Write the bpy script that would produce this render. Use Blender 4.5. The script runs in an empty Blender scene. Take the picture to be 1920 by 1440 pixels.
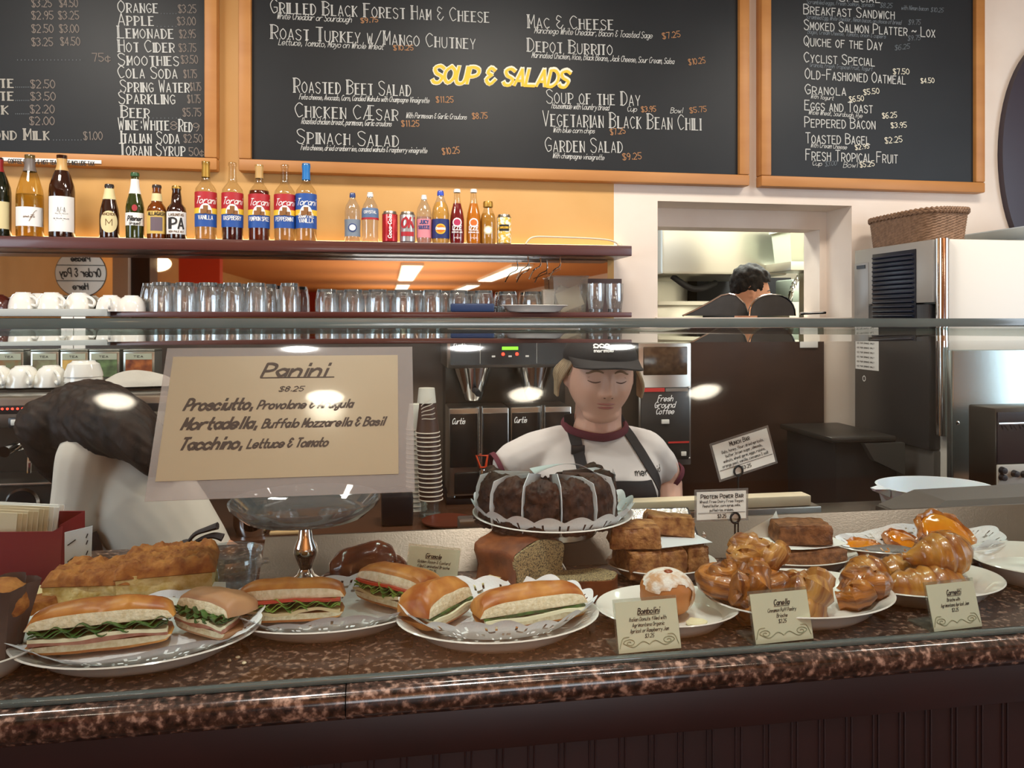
import bpy, bmesh, math, random
from math import pi, sin, cos, radians as R
from mathutils import Vector, Matrix, Euler, noise
from mathutils.bvhtree import BVHTree
random.seed(7)
SC = bpy.context.scene
COL = SC.collection
# ---------------------------------------------------------------- camera, world, light, exposure
F, YAW, ZC, HOR = 1442.0, R(9.2), 1.56, 597      # focal length in px (1920x1440), yaw, eye height, horizon row
CT = ZC - .45                                     # counter top height
CA, SA = cos(YAW), sin(YAW)
cam_data = bpy.data.cameras.new('camera'); cam = bpy.data.objects.new('camera', cam_data); COL.objects.link(cam)
cam.location = (0, 0, ZC); cam.rotation_euler = (pi/2, 0, -YAW)
cam_data.sensor_width = 36; cam_data.lens = 36*F/1920
cam_data.shift_y = -(720-HOR)/1920; cam_data.clip_start = .02
SC.camera = cam
vs = SC.view_settings
vs.view_transform = 'Standard'; vs.look = 'None'; vs.gamma = 1; vs.use_curve_mapping = False; vs.exposure = 0.0
SC.cycles.transparent_max_bounces = 40
SC.cycles.max_bounces = 10
SC.cycles.sample_clamp_indirect = 4
SC.cycles.caustics_reflective = False; SC.cycles.caustics_refractive = False
wd = bpy.data.worlds.new('world'); SC.world = wd; wd.use_nodes = True
wd.node_tree.nodes['Background'].inputs[0].default_value = (.75, .87, 1, 1)
wd.node_tree.nodes['Background'].inputs[1].default_value = 2.0
def area(name, loc, target, sx, sy, power, col):
    l = bpy.data.lights.new(name, 'AREA'); l.shape = 'RECTANGLE'; l.size = sx; l.size_y = sy; l.energy = power; l.color = col
    o = bpy.data.objects.new(name, l); COL.objects.link(o); o.location = loc
    o.rotation_euler = (Vector(target)-Vector(loc)).to_track_quat('-Z', 'Y').to_euler(); return o
def spot(name, loc, target, power, col, ang=70, blend=.6, size=.05):
    l = bpy.data.lights.new(name, 'SPOT'); l.energy = power; l.color = col; l.spot_size = R(ang); l.spot_blend = blend; l.shadow_soft_size = size
    o = bpy.data.objects.new(name, l); COL.objects.link(o); o.location = loc
    o.rotation_euler = (Vector(target)-Vector(loc)).to_track_quat('-Z', 'Y').to_euler(); return o
WARM, NEUT, COOL = (1, .84, .66), (1, .94, .85), (.72, .86, 1)
# daylight through the windows of the two side walls
area('window_daylight', (4.4, .0, 1.95), (1.9, 2.0, 1.5), 1.8, 2.0, 62, COOL)
area('window_daylight', (-3.2, .5, 1.8), (-.2, 1.4, 1.2), 1.4, 1.6, 45, COOL)
# added cool fill lamp, low behind the camera, to brighten the counter front
area('front_fill', (.9, -4.6, .95), (.3, 1.2, 1.05), 2.6, 1.0, 42, (.80, .90, 1))
# ceiling fixtures over the counter zone (their bodies are built with the ceiling)
for x, y, p in ((-1.3, 1.9, 16), (.5, 1.9, 16), (2.2, 1.9, 10)):
    area('ceiling_light', (x, y, 3.02), (x, y+.5, 0), .6, .3, p*1.75, NEUT)
for x, p in ((-1.25, 7), (-.2, 8), (.75, 7.5), (1.9, 4.5)):
    spot('track_light', (x, 1.75, 3.0), (x, 3.15, 1.95), p, WARM, 75, .8, .04)
for x, p in ((-.30, 62), (.28, 62), (.85, 52)):
    spot('track_light', (x, .62, 3.0), (x+.02, 1.18, CT), p, (1, .975, .94), 46, .7, .05)
area('kitchen_light', (2.2, 4.25, 2.75), (2.2, 4.4, 0), 1.6, .5, 130, (.95, 1, .92))
for y in (-3.5, -7.5, -11.5, -17):
    area('dining_ceiling_fill', (.6, y, .95), (.6, y, 3), 2.5, 2.5, 95, WARM)  # added upward fill lamps without fixtures, below eye level, brightening the dining ceiling

# ---------------------------------------------------------------- measuring: a photo pixel to a point on a plane of the place
def ray(px, py):
    r = (px-960)/F; u = (HOR-py)/F
    return Vector((r*CA+SA, -r*SA+CA, u))
def pY(px, py, Y): v = ray(px, py); return Vector((0, 0, ZC))+v*(Y/v.y)
def pZ(px, py, Z): v = ray(px, py); return Vector((0, 0, ZC))+v*((Z-ZC)/v.z)
def ppm(px, Y): return F*ray(px, HOR).y/Y         # px per metre at depth Y
def xY(px, Y): return pY(px, HOR, Y).x
def zY(px, py, Y): return pY(px, py, Y).z
# ---------------------------------------------------------------- materials
def lin(h):
    h = h.lstrip('#'); c = [int(h[i:i+2], 16)/255 for i in (0, 2, 4)]
    return tuple(x/12.92 if x <= .04045 else ((x+.055)/1.055)**2.4 for x in c)+(1,)
MATS = {}
def mat(name, col, rough=.5, metal=0, col2=None, scale=20, lo=.35, hi=.65, bump=0, bscale=60, spec=.5, coat=0, sss=0, stretch=None, emit=0, col3=None, detail=4, trans=0, alpha=1):
    if name in MATS: return MATS[name]
    m = bpy.data.materials.new(name); m.use_nodes = True; MATS[name] = m
    nt = m.node_tree; p = nt.nodes['Principled BSDF']; L = nt.links.new
    p.inputs['Base Color'].default_value = lin(col); p.inputs['Roughness'].default_value = rough
    p.inputs['Metallic'].default_value = metal; p.inputs['Specular IOR Level'].default_value = spec
    p.inputs['Coat Weight'].default_value = coat; p.inputs['Coat Roughness'].default_value = .08
    p.inputs['Transmission Weight'].default_value = trans; p.inputs['Alpha'].default_value = alpha
    if sss: p.inputs['Subsurface Weight'].default_value = sss; p.inputs['Subsurface Scale'].default_value = .01; p.inputs['Subsurface Radius'].default_value = (1, .4, .25)
    if emit: p.inputs['Emission Color'].default_value = lin(col); p.inputs['Emission Strength'].default_value = emit
    if col2 or bump:
        tc = nt.nodes.new('ShaderNodeTexCoord'); src = tc.outputs['Object']
        if stretch:
            mp = nt.nodes.new('ShaderNodeMapping'); mp.inputs['Scale'].default_value = stretch; L(src, mp.inputs[0]); src = mp.outputs[0]
    if col2:
        n = nt.nodes.new('ShaderNodeTexNoise'); n.inputs['Scale'].default_value = scale; n.inputs['Detail'].default_value = detail; L(src, n.inputs['Vector'])
        r = nt.nodes.new('ShaderNodeValToRGB'); e = r.color_ramp.elements
        e[0].position = lo; e[0].color = lin(col); e[1].position = hi; e[1].color = lin(col2)
        if col3: x = e.new((lo+hi)/2); x.color = lin(col3)
        L(n.outputs[0], r.inputs[0]); L(r.outputs[0], p.inputs['Base Color'])
    if bump:
        n = nt.nodes.new('ShaderNodeTexNoise'); n.inputs['Scale'].default_value = bscale; n.inputs['Detail'].default_value = 5; L(src, n.inputs['Vector'])
        b = nt.nodes.new('ShaderNodeBump'); b.inputs['Strength'].default_value = bump; b.inputs['Distance'].default_value = .003
        L(n.outputs[0], b.inputs['Height']); L(b.outputs[0], p.inputs['Normal'])
    return m
def clear(name, tint='#ffffff', f0=.04, k=.9, rough=.02, haze=None):
    """thin clear glass or plastic: see-through with a reflection that grows at grazing angles; HAZE (colour, share) adds a milky body"""
    if name in MATS: return MATS[name]
    m = bpy.data.materials.new(name); m.use_nodes = True; MATS[name] = m
    nt = m.node_tree; nt.nodes.clear(); L = nt.links.new; N = nt.nodes.new
    out = N('ShaderNodeOutputMaterial'); t = N('ShaderNodeBsdfTransparent'); g = N('ShaderNodeBsdfGlossy'); mx = N('ShaderNodeMixShader')
    t.inputs[0].default_value = lin(tint); g.inputs['Roughness'].default_value = rough
    lw = N('ShaderNodeLayerWeight'); pw = N('ShaderNodeMath'); pw.operation = 'POWER'; pw.inputs[1].default_value = 4
    ml = N('ShaderNodeMath'); ml.operation = 'MULTIPLY_ADD'; ml.inputs[1].default_value = k; ml.inputs[2].default_value = f0
    L(lw.outputs['Facing'], pw.inputs[0]); L(pw.outputs[0], ml.inputs[0]); L(ml.outputs[0], mx.inputs[0])
    base = t.outputs[0]
    if haze:
        d = N('ShaderNodeBsdfDiffuse'); d.inputs[0].default_value = lin(haze[0]); m2 = N('ShaderNodeMixShader'); m2.inputs[0].default_value = haze[1]
        L(t.outputs[0], m2.inputs[1]); L(d.outputs[0], m2.inputs[2]); base = m2.outputs[0]
    L(base, mx.inputs[1]); L(g.outputs[0], mx.inputs[2]); L(mx.outputs[0], out.inputs[0])
    return m
# ---------------------------------------------------------------- mesh building
class B:
    def __init__(s): s.bm = bmesh.new(); s.T = Matrix()
    def v(s, p): return s.bm.verts.new(s.T @ Vector(p))
    def f(s, vs, mi=0):
        try: fc = s.bm.faces.new(vs); fc.material_index = mi; return fc
        except ValueError: return None
    def box(s, c, d, mi=0, rot=None, bev=0, taper=1):
        M = Matrix.Translation(c) @ (rot.to_matrix().to_4x4() if rot else Matrix())
        vs = [s.v(M @ Vector((x*d[0]/2*(taper if z > 0 else 1), y*d[1]/2*(taper if z > 0 else 1), z*d[2]/2))) for x in (-1, 1) for y in (-1, 1) for z in (-1, 1)]
        fs = [s.f([vs[i] for i in q], mi) for q in ((0, 1, 3, 2), (4, 6, 7, 5), (0, 4, 5, 1), (2, 3, 7, 6), (0, 2, 6, 4), (1, 5, 7, 3))]
        if bev:
            es = list({e for f in fs for e in f.edges})
            r = bmesh.ops.bevel(s.bm, geom=es, offset=bev, segments=2, profile=.5, affect='EDGES')
            for f in r['faces']: f.material_index = mi
        return s
    def span(s, x0, x1, y0, y1, z0, z1, mi=0, bev=0):
        return s.box(((x0+x1)/2, (y0+y1)/2, (z0+z1)/2), (abs(x1-x0), abs(y1-y0), abs(z1-z0)), mi, None, bev)
    def lathe(s, prof, c=(0, 0, 0), seg=28, mi=0, sx=1, sy=1, wob=None, a0=0, a1=2*pi):
        full = abs(a1-a0-2*pi) < 1e-6; n = seg if full else seg+1; rings = []
        for r, z in prof:
            if r < 1e-6 and full: rings.append([s.v((c[0], c[1], c[2]+z))]); continue
            q = []
            for i in range(n):
                a = a0+(a1-a0)*i/seg; w = wob(a, r, z) if wob else 1
                q.append(s.v((c[0]+r*w*sx*cos(a), c[1]+r*w*sy*sin(a), c[2]+z)))
            rings.append(q)
        for A, Q in zip(rings, rings[1:]):
            m = seg if full else seg
            for i in range(m):
                j = (i+1) % n
                if len(A) == 1 and len(Q) == 1: continue
                if len(A) == 1: s.f([A[0], Q[i], Q[j]][::-1], mi)
                elif len(Q) == 1: s.f([A[i], A[j], Q[0]], mi)
                else: s.f([A[i], A[j], Q[j], Q[i]], mi)
        return s
    def loft(s, rings, mi=0, cap=True, close=True):
        vr = [[s.v(p) for p in r] for r in rings]; n = len(vr[0])
        for A, Q in zip(vr, vr[1:]):
            for i in range(n if close else n-1): s.f([A[i], A[(i+1) % n], Q[(i+1) % n], Q[i]], mi)
        if cap and close: s.f(vr[0][::-1], mi); s.f(vr[-1], mi)
        return vr
    def tube(s, pts, r, seg=8, mi=0, closed=False, cap=True, flat=1):
        P = [Vector(p) for p in pts]; n = len(P); up = None; rings = []
        for i, p in enumerate(P):
            a = P[(i-1) % n] if (closed or i) else p; b = P[(i+1) % n] if (closed or i < n-1) else p
            t = (b-a).normalized() if (b-a).length > 1e-9 else Vector((0, 0, 1))
            if up is None: up = t.orthogonal().normalized() if abs(t.z) > .9 else Vector((0, 0, 1))
            u = (up-t*up.dot(t)); u = u.normalized() if u.length > 1e-6 else t.orthogonal().normalized(); up = u
            w = t.cross(u); rr = r[i] if isinstance(r, (list, tuple)) else r
            rings.append([p+(u*cos(2*pi*k/seg)*flat+w*sin(2*pi*k/seg))*rr for k in range(seg)])
        if closed: rings.append(rings[0])
        s.loft(rings, mi, cap and not closed); return s
    def prism(s, poly, h0, h1, axis='y', mi=0):
        def q(a, b, h): return {'y': (a, h, b), 'z': (a, b, h), 'x': (h, a, b)}[axis]
        A = [s.v(q(a, b, h0)) for a, b in poly]; Q = [s.v(q(a, b, h1)) for a, b in poly]; n = len(poly)
        for i in range(n): s.f([A[i], A[(i+1) % n], Q[(i+1) % n], Q[i]], mi)
        s.f(A[::-1], mi); s.f(Q, mi); return s
    def grid(s, fn, nu, nv, mi=0, hole=None, cu=False):
        g = [[s.v(fn(i/nu, j/nv)) for j in range(nv+1)] for i in range(nu if cu else nu+1)]
        for i in range(nu):
            for j in range(nv):
                if hole and hole(i, j): continue
                k = (i+1) % nu if cu else i+1
                s.f([g[i][j], g[k][j], g[k][j+1], g[i][j+1]], mi)
        return s
    def ball(s, c, r, sub=3, mi=0, fn=None, rot=None):
        q = bmesh.ops.create_icosphere(s.bm, subdivisions=sub, radius=1)
        r = Vector(r) if not isinstance(r, (int, float)) else Vector((r, r, r)); M = rot.to_matrix() if rot else Matrix.Identity(3)
        for w in q['verts']:
            d = w.co.copy(); p = Vector((d.x*r.x, d.y*r.y, d.z*r.z))
            if fn: p = fn(p, d)
            w.co = s.T @ (M @ p+Vector(c))
        for f in {f for w in q['verts'] for f in w.link_faces}: f.material_index = mi
        return s
    def lump(s, amp, sc, seed=0, only=None):
        s.bm.normal_update()
        for w in s.bm.verts:
            if only and not only(w.co): continue
            w.co = w.co+w.normal*(noise.fractal(w.co*sc+Vector((seed*7.3, seed*3.1, 0)), 1.0, 2.0, 3)*amp)
        return s
    def subdiv(s, n): bmesh.ops.subdivide_edges(s.bm, edges=s.bm.edges[:], cuts=n, use_grid_fill=True); return s
def finish(me, mats, smooth):
    for m in mats: me.materials.append(m)
    if smooth:
        for p in me.polygons: p.use_smooth = True
        if smooth is True: me.set_sharp_from_angle(angle=R(38))
def obj(name, b, mats, parent=None, loc=None, rot=None, smooth=True, label=None):
    bm = b.bm; bmesh.ops.remove_doubles(bm, verts=bm.verts[:], dist=1e-6); bmesh.ops.recalc_face_normals(bm, faces=bm.faces[:])
    me = bpy.data.meshes.new(name); bm.to_mesh(me); bm.free()
    finish(me, mats if isinstance(mats, (list, tuple)) else [mats], smooth)
    o = bpy.data.objects.new(name, me); COL.objects.link(o)
    if parent: o.parent = parent
    if loc is not None: o.location = loc
    if rot is not None: o.rotation_euler = rot if not isinstance(rot, (int, float)) else (0, 0, rot)
    if label: o['label'] = label
    return o
def tag(o, label, cat, group=None):
    o['label'] = label; o['category'] = cat
    if group: o['group'] = group
    return o
def thing(name, label, cat, loc=(0, 0, 0), rot=(0, 0, 0), group=None):
    o = bpy.data.objects.new(name, None); COL.objects.link(o); o.empty_display_size = .02
    o.location = loc; o.rotation_euler = rot if not isinstance(rot, (int, float)) else (0, 0, rot)
    return tag(o, label, cat, group)
def struct(o): o['kind'] = 'structure'; return o
def dup(root, loc, rot=None, label=None, group=None, scale=None):
    r = root.copy(); COL.objects.link(r); r.location = loc
    if rot is not None: r.rotation_euler = rot if not isinstance(rot, (int, float)) else (0, 0, rot)
    if scale: r.scale = scale
    if label: r['label'] = label
    if group: r['group'] = group
    for ch in list(root.children):
        c = ch.copy(); COL.objects.link(c); c.parent = r
        for g in list(ch.children):
            d = g.copy(); COL.objects.link(d); d.parent = c
    return r
ORD = 'first second third fourth fifth sixth seventh eighth ninth tenth eleventh twelfth thirteenth fourteenth'.split()
def smooth_pts(P, n=6, closed=False):
    P = [Vector(p) for p in P]; out = []; m = len(P)
    for i in range(m if closed else m-1):
        if closed: a, b, c, d = (P[(i+k-1) % m] for k in range(4))
        else: a, b, c, d = P[max(i-1, 0)], P[i], P[i+1], P[min(i+2, m-1)]
        for k in range(n):
            t = k/n; out.append(.5*((2*b)+(c-a)*t+(2*a-5*b+4*c-d)*t*t+(3*b-a-3*c+d)*t**3))
    if not closed: out.append(P[-1])
    return out
# ---------------------------------------------------------------- hand lettering: stroke alphabet on a 0-9 grid, baseline 2, capitals to 9
G = {'A': '022942 1434', 'B': '0209 ~092948472606 ~062645432202', 'C': '~48290705132243', 'D': '0209 ~092947442202', 'E': '49090242 0636', 'F': '490902 0636',
 'G': '~48290705132243 434525', 'H': '0209 4249 0646', 'I': '0209', 'J': '~49441203', 'K': '0209 4905 1642', 'L': '090242', 'M': '0209244942', 'N': '02094249',
 'O': '~29070422444729', 'P': '0209 ~092948462505', 'Q': '~29070422444729 2441', 'R': '0209 ~092948462505 2542', 'S': '~48290816354432 1203', 'T': '0949 2922',
 'U': '~090412324449', 'V': '092249', 'W': '0912273249', 'X': '0249 0942', 'Y': '092549 2522', 'Z': '09490242', '0': '~29070422444729', '1': '182922',
 '2': '~0829474602 0242', '3': '~08294726 ~26441203', '4': '32390444', '5': '490906 ~0626442203', '6': '~4918051232442604', '7': '094922', '8': '~260729472604224426',
 '9': '~47290725473322', '$': '~48290716354422 03 2921', '.': '1213', ',': '1311', '&': '~38190726 ~26042244 292 2', "'": '2927', '-': '0535', '~': '~05163546', '/': '0149',
 ':': '1314 1617', 'Æ': '023969 393262 1454', '¢': '~45260423 44 2721', '(': '~29160522', ')': '~09261502', '"': '1917 2927',
 'a': '~452605042244 4642', 'b': '0902 ~042645432203', 'c': '~452605032243', 'd': '~452605032244 4942', 'e': '~0444452605032243', 'f': '~492822 0646', 'g': '~452605042244 ~46412011',
 'h': '0902 ~04264542', 'i': '1612 1819', 'j': '~26211001 2829', 'k': '0902 3604 1532', 'l': '1912', 'm': '0602 ~04162622 ~24465652', 'n': '0602 ~04264542', 'o': '~26050322434526',
 'p': '0600 ~042645432203', 'q': '~452605042244 4640', 'r': '0602 ~042646', 's': '~45260534432203', 't': '~191332 0636', 'u': '~0603223344 4642', 'v': '062246', 'w': '0612253246',
 'x': '0246 0642', 'y': '0623 462100', 'z': '06460242'}
GL = {}
def glyph(ch):
    if ch in GL: return GL[ch]
    st = []; s = G.get(ch, '')
    if ch == '&': s = '~38190726 ~26042244'
    if ch == 'S': s = '~482908163544321203'
    if ch == '$': s = '~482908163544321203 2922'
    if ch == '¢': s = '~452605032243 2721'
    for k in s.split():
        sm = k[0] == '~'; k = k.lstrip('~'); pts = [Vector((int(k[i]), int(k[i+1])-2)) for i in range(0, len(k)-1, 2)]
        if sm: pts = [Vector((p.x, p.y)) for p in smooth_pts([(p.x, p.y, 0) for p in pts], 3)]
        st.append((sm, pts))
    w = max([p.x for _, q in st for p in q], default=2); GL[ch] = (w, st); return GL[ch]
def text(b, s, p0, width, h, lw, ang=0, slant=0, style='caps', mi=0, dbl=False, y=0, warp=None, spacing=1.5, thin=.5):
    """letters as flat ribbons in the XZ plane at depth Y, baseline from p0=(x, z), fitted to WIDTH (None: natural)"""
    x = 0; items = []; cnt = [0]
    for ch in s:
        if ch == ' ': x += 3; continue
        k = 1.0
        if style == 'caps' and ch.islower(): ch = ch.upper(); k = .76
        w, st = glyph(ch); items.append((x, k, st)); x += w*k*(1 if style != 'script' else .9)+spacing
    tot = max(x-spacing, .1); sy = h/7; sx = width/tot if width else sy*.85; ca_, sa_ = cos(ang), sin(ang)
    def put(px, pz):
        X = px*sx+pz*sy*slant; Z = pz*sy
        X, Z = p0[0]+X*ca_-Z*sa_, p0[1]+X*sa_+Z*ca_
        e = (cnt[0] % 9)*3e-5
        if warp: q = warp(X, Z); return (q[0], q[1]-e, q[2])
        return (X, y-e, Z)
    def seg(a, c, wd):
        d = Vector(((c.x-a.x)*sx, (c.y-a.y)*sy)); l = d.length
        if l < 1e-9: d = Vector((1, 0)); l = 1
        d /= l; nx, nz = -d.y*wd/2, d.x*wd/2; ex, ez = d.x*wd*.3, d.y*wd*.3
        q = [put(a.x+(sg1*nx-ex)/sx, a.y+(sg1*nz-ez)/sy) for sg1 in (1, -1)]+[put(c.x+(sg1*nx+ex)/sx, c.y+(sg1*nz+ez)/sy) for sg1 in (-1, 1)]
        cnt[0] += 1; b.f([b.v(p) for p in q], mi)
    for x0, k, st in items:
        first = True
        for sm, pts in st:
            P = [Vector((x0+p.x*k, p.y*k)) for p in pts]
            for a, c in zip(P, P[1:]):
                seg(a, c, lw)
                if dbl and not sm and abs(c.x-a.x) < .01 and abs(c.y-a.y) > 3.5 and first:
                    seg(a+Vector((.8*k, 0)), c+Vector((.8*k, 0)), lw); first = False
                    if dbl == 2:
                        for e in (a, c): seg(e+Vector((-.5*k, 0)), e+Vector((1.2*k, 0)), lw)
    return b
def lines(b, rows, lw, slant=0, style='mix', y=0, dbl=False, warp=None):
    for s, x, z, w, h in rows: text(b, s, (x, z), w, h, lw, 0, slant, style, 0, dbl, y, warp)
    return b
def merge_remesh(name, b, voxel, mats, parent=None, iters=3, smooth_all=True):
    """one continuous surface out of overlapping volumes"""
    me = bpy.data.meshes.new('tmp'); bmesh.ops.recalc_face_normals(b.bm, faces=b.bm.faces[:]); b.bm.to_mesh(me); b.bm.free()
    t = bpy.data.objects.new('tmp', me); COL.objects.link(t)
    m = t.modifiers.new('r', 'REMESH'); m.mode = 'VOXEL'; m.voxel_size = voxel
    if iters: q = t.modifiers.new('s', 'SMOOTH'); q.iterations = iters; q.factor = .5
    bpy.context.view_layer.update()
    nm = bpy.data.meshes.new_from_object(t.evaluated_get(bpy.context.evaluated_depsgraph_get()))
    bpy.data.objects.remove(t); bpy.data.meshes.remove(me); nm.name = name; nm.materials.clear()
    for k in mats: nm.materials.append(k)
    for p in nm.polygons: p.use_smooth = True; p.material_index = 0
    o = bpy.data.objects.new(name, nm); COL.objects.link(o)
    if parent: o.parent = parent
    return o
def bvh_of(o):
    me = o.data; return BVHTree.FromPolygons([v.co.copy() for v in me.vertices], [tuple(p.vertices) for p in me.polygons])
# ================================================================ THE SETTING
YW, YM = 3.15, 3.128                     # wall face, mirror face
m_yellow = mat('ochre_paint', '#cf9f5c', .6, col2='#d3a564', scale=4, bump=.05, bscale=120)
m_white = mat('cream_paint', '#e6d6c6', .6, col2='#eadccd', scale=5, bump=.05, bscale=120)
m_splash = mat('brown_splash_laminate', '#3a2a24', .22, col2='#44322a', scale=6, bump=.04, bscale=40)
m_taupe = mat('taupe_tile', '#6e6257', .35, col2='#786b5f', scale=5)
m_floor = mat('floor_tile', '#5a3b2a', .4, col2='#6a4630', scale=3)
m_ceil = mat('apricot_ceiling', '#d9bd9a', .7)
m_dining = mat('apricot_dining_ceiling', '#d98f4c', .7)
m_red = mat('red_wall_paint', '#c23a1c', .6)
m_dark = mat('dark_wood', '#2c1a16', .4, col2='#38221c', scale=8, stretch=(1, 1, .15))
m_steel = mat('brushed_steel', '#b8b4ac', .3, 1, bump=.04, bscale=90, stretch=(.1, 1, 1))
m_steelv = mat('kitchen_steel', '#d4d3c6', .34, .9, bump=.05, bscale=60, stretch=(1, 1, .1))
m_chrome = mat('chrome', '#dcdcdc', .08, 1)
m_black = mat('black_plastic', '#17161a', .35)
m_blk_matte = mat('black_matte', '#1b1a1c', .7)
m_cer = mat('white_ceramic', '#e9e6de', .12, coat=.4)
m_paper = mat('white_paper', '#f2f0ea', .7)
m_ink = mat('black_ink', '#26221f', .7)
YB = 25.0
def mirrored(px, py, Y):                 # where something seen in the mirror stands in the dining room
    p = pY(px, py, 2*YM-Y); return Vector((p.x, Y, p.z))
b = B(); b.span(-3.4, 4.6, -22, 6, -.1, 0); struct(obj('floor', b, m_floor))
b = B(); b.span(-3.4, 4.6, -1.2, 6, 3.06, 3.16); struct(obj('ceiling', b, m_ceil))
b = B(); b.span(-3.4, 4.6, -22, -1.2, 2.5, 3.16); struct(obj('ceiling_dining', b, m_dining))
b = B(); b.span(-3.4, -3.3, -22, -.2, 0, 3.16); b.span(-3.4, -3.3, 1.3, 6, 0, 3.16); b.span(-3.4, -3.3, -.2, 1.3, 0, .9); b.span(-3.4, -3.3, -.2, 1.3, 2.5, 3.16); struct(obj('wall_left', b, m_yellow))
b = B(); b.span(-3.4, 4.6, -22.1, -22, 0, 3.16); struct(obj('wall_front', b, m_red))
b = B()                                   # the wall on the window side, two openings toward the street
for y0, y1 in ((-22, -.9), (.9, 6)): b.span(4.5, 4.6, y0, y1, 0, 3.16)
b.span(4.5, 4.6, -.9, .9, 0, .9); b.span(4.5, 4.6, -.9, .9, 2.95, 3.16)
struct(obj('wall_right', b, m_white))
b = B()
for y in (-.9, 0, .9): b.span(4.48, 4.56, y-.03, y+.03, .9, 2.95)
for z in (.9, 2.95): b.span(4.48, 4.56, -.9, .9, z-.03, z+.03)
struct(obj('window_1', b, m_dark))
b = B()
for y in (-.2, .55, 1.3): b.span(-3.37, -3.29, y-.04, y+.04, .9, 2.5)
for z in (.9, 2.5): b.span(-3.37, -3.29, -.2, 1.3, z-.03, z+.03)
struct(obj('window_2', b, m_dark))
b = B()
for x in (-.45, .9, 2.25): b.span(x-.04, x+.04, -4.7, -4.64, 0, 1.5)
for z in (.40, 1.50): b.span(-.45, 2.25, -4.7, -4.64, z-.04, z+.04)
struct(obj('fill_frame', b, m_dark))  # made-up frame set around the added fill lamp behind the camera
# back wall: ochre paint up to the cream paint, with the pass-through cut in it
XO = xY(1151, YW); xo0, xo1 = xY(1233, YW), xY(1597, YW); zo0, zo1 = zY(1233, 593, YW)-.005, zY(1400, 381, YW)
b = B(); b.span(-3.4, XO, YW, YW+.12, 0, 3.16, 0)
b.span(XO, xo0, YW, YW+.30, 0, 3.16, 1); b.span(xo1, 4.6, YW, YW+.30, 0, 3.16, 1)
b.span(xo0, xo1, YW, YW+.30, zo1, 3.16, 1); b.span(xo0, xo1, YW, YW+.30, 0, zo0, 1)
struct(obj('wall_back', b, [m_yellow, m_white], smooth=False))
xi1, zi1 = xY(1537, YW+.2), zY(1400, 428, YW+.2)
b = B(); b.span(xi1, xo1+.02, YW+.2, YW+.34, zo0, zi1); b.span(xo0-.02, xo1+.02, YW+.2, YW+.34, zi1, zo1+.02)
struct(obj('trim_1', b, m_white, smooth=False))
b = B(); b.span(xo0-.01, xo1, YW-.015, YW+.34, zo0-.03, zo0); struct(obj('trim_2', b, m_white, smooth=False))
# brown laminate splash wall, taupe tiles behind the machines
xs0, xs1 = xY(1200, 3.13), xY(1545, 3.13)
b = B(); b.span(xs0, xs1, 3.13, YW, .2, zY(1400, 637, 3.13)); struct(obj('wall_splash', b, m_splash, smooth=False))
b = B(); b.span(-3.3, xs0, 3.135, YW, .2, ZC+.0); struct(obj('wall_tile', b, m_taupe, smooth=False))
b = B(); b.span(-1.6, 1.08, 2.42, 3.12, .86, .89, 0, .004); b.span(-1.6, 1.08, 2.46, 3.12, 0, .86, 1)
w = obj('back_counter', b, [mat('dark_brown_laminate', '#4a3022', .25), m_dark]); tag(w, 'dark brown back counter carrying the coffee machines along the tiled wall', 'counter')
# kitchen seen through the pass-through
b = B(); b.span(.6, 4.6, 5.3, 5.4, 0, 3.16); struct(obj('wall_kitchen', b, m_steelv, smooth=False))
# ---------------------------------------------------------------- what the mirror shows of the dining room
m_lit = mat('fluorescent_diffuser', '#fff4dc', .5, emit=5)
m_fix = mat('fixture_white', '#e8dcc8', .5)
for i, (x, y) in enumerate(((.42, -9.4), (.42, -17), (2.3, -9.4), (2.3, -17))):
    t = thing('ceiling_light', ('long fluorescent ceiling fixture reflected in the mirror above the shorter glasses', 'further fluorescent fixture reflected behind the first one, low in the mirror', 'fluorescent ceiling fixture reflected near the wire hooks under the shelf', 'further fluorescent fixture reflected low beyond the wire hooks')[i], 'light', (x, y, 2.5))
    b = B(); b.span(-.19, .19, -2.6, 2.6, -.05, 0); obj('housing', b, m_fix, t)
    b = B(); b.span(-.16, .16, -2.55, 2.55, -.06, -.045); obj('diffuser', b, m_lit, t)
m_plaster = mat('rough_plaster', '#d3d3cf', .8, bump=.5, bscale=40)
for i, (p0, p1, Y) in enumerate(((10, 52, -2.6), (211, 240, -2.9))):
    a, c = mirrored(p0, 500, Y), mirrored(p1, 500, Y)
    b = B(); b.span(a.x, c.x, Y-.35, Y, 0, 2.5); o = struct(obj('pillar', b, m_plaster, smooth=False))
    b = B(); b.span(c.x, c.x+.2, Y-.4, Y-.1, 0, 2.5); struct(obj('trim_%d' % (3+i), b, m_dark, smooth=False))
a, c = mirrored(335, 490, -5), mirrored(412, 560, -5)
b = B(); b.span(a.x, c.x, -5.2, -5, 0, 2.5); struct(obj('wall_partition', b, m_red, smooth=False))
a = mirrored(152, 512, -1.0); rs = 44/ppm(152, 2*YM+1.0)
t = thing('hanging_sign', 'round white order and pay sign seen reversed in the mirror above the cups', 'sign', (a.x, -1.0, a.z))
b = B(); b.lathe([(0, -.008), (rs, -.008), (rs, .008), (0, .008)], seg=48); bmesh.ops.rotate(b.bm, verts=b.bm.verts[:], matrix=Matrix.Rotation(pi/2, 3, 'X')); obj('panel', b, m_paper, t)
for sd in (1,):
    b = B(); b.tube([(rs*cos(k*pi/24), 0.0, rs*sin(k*pi/24)) for k in range(48)], .007, closed=True)
    for z in (.33*rs, -.33*rs): b.box((0, .011, z), (rs*1.88, .003, .006))
    obj('border', b, m_ink, t)
b = B()
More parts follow.
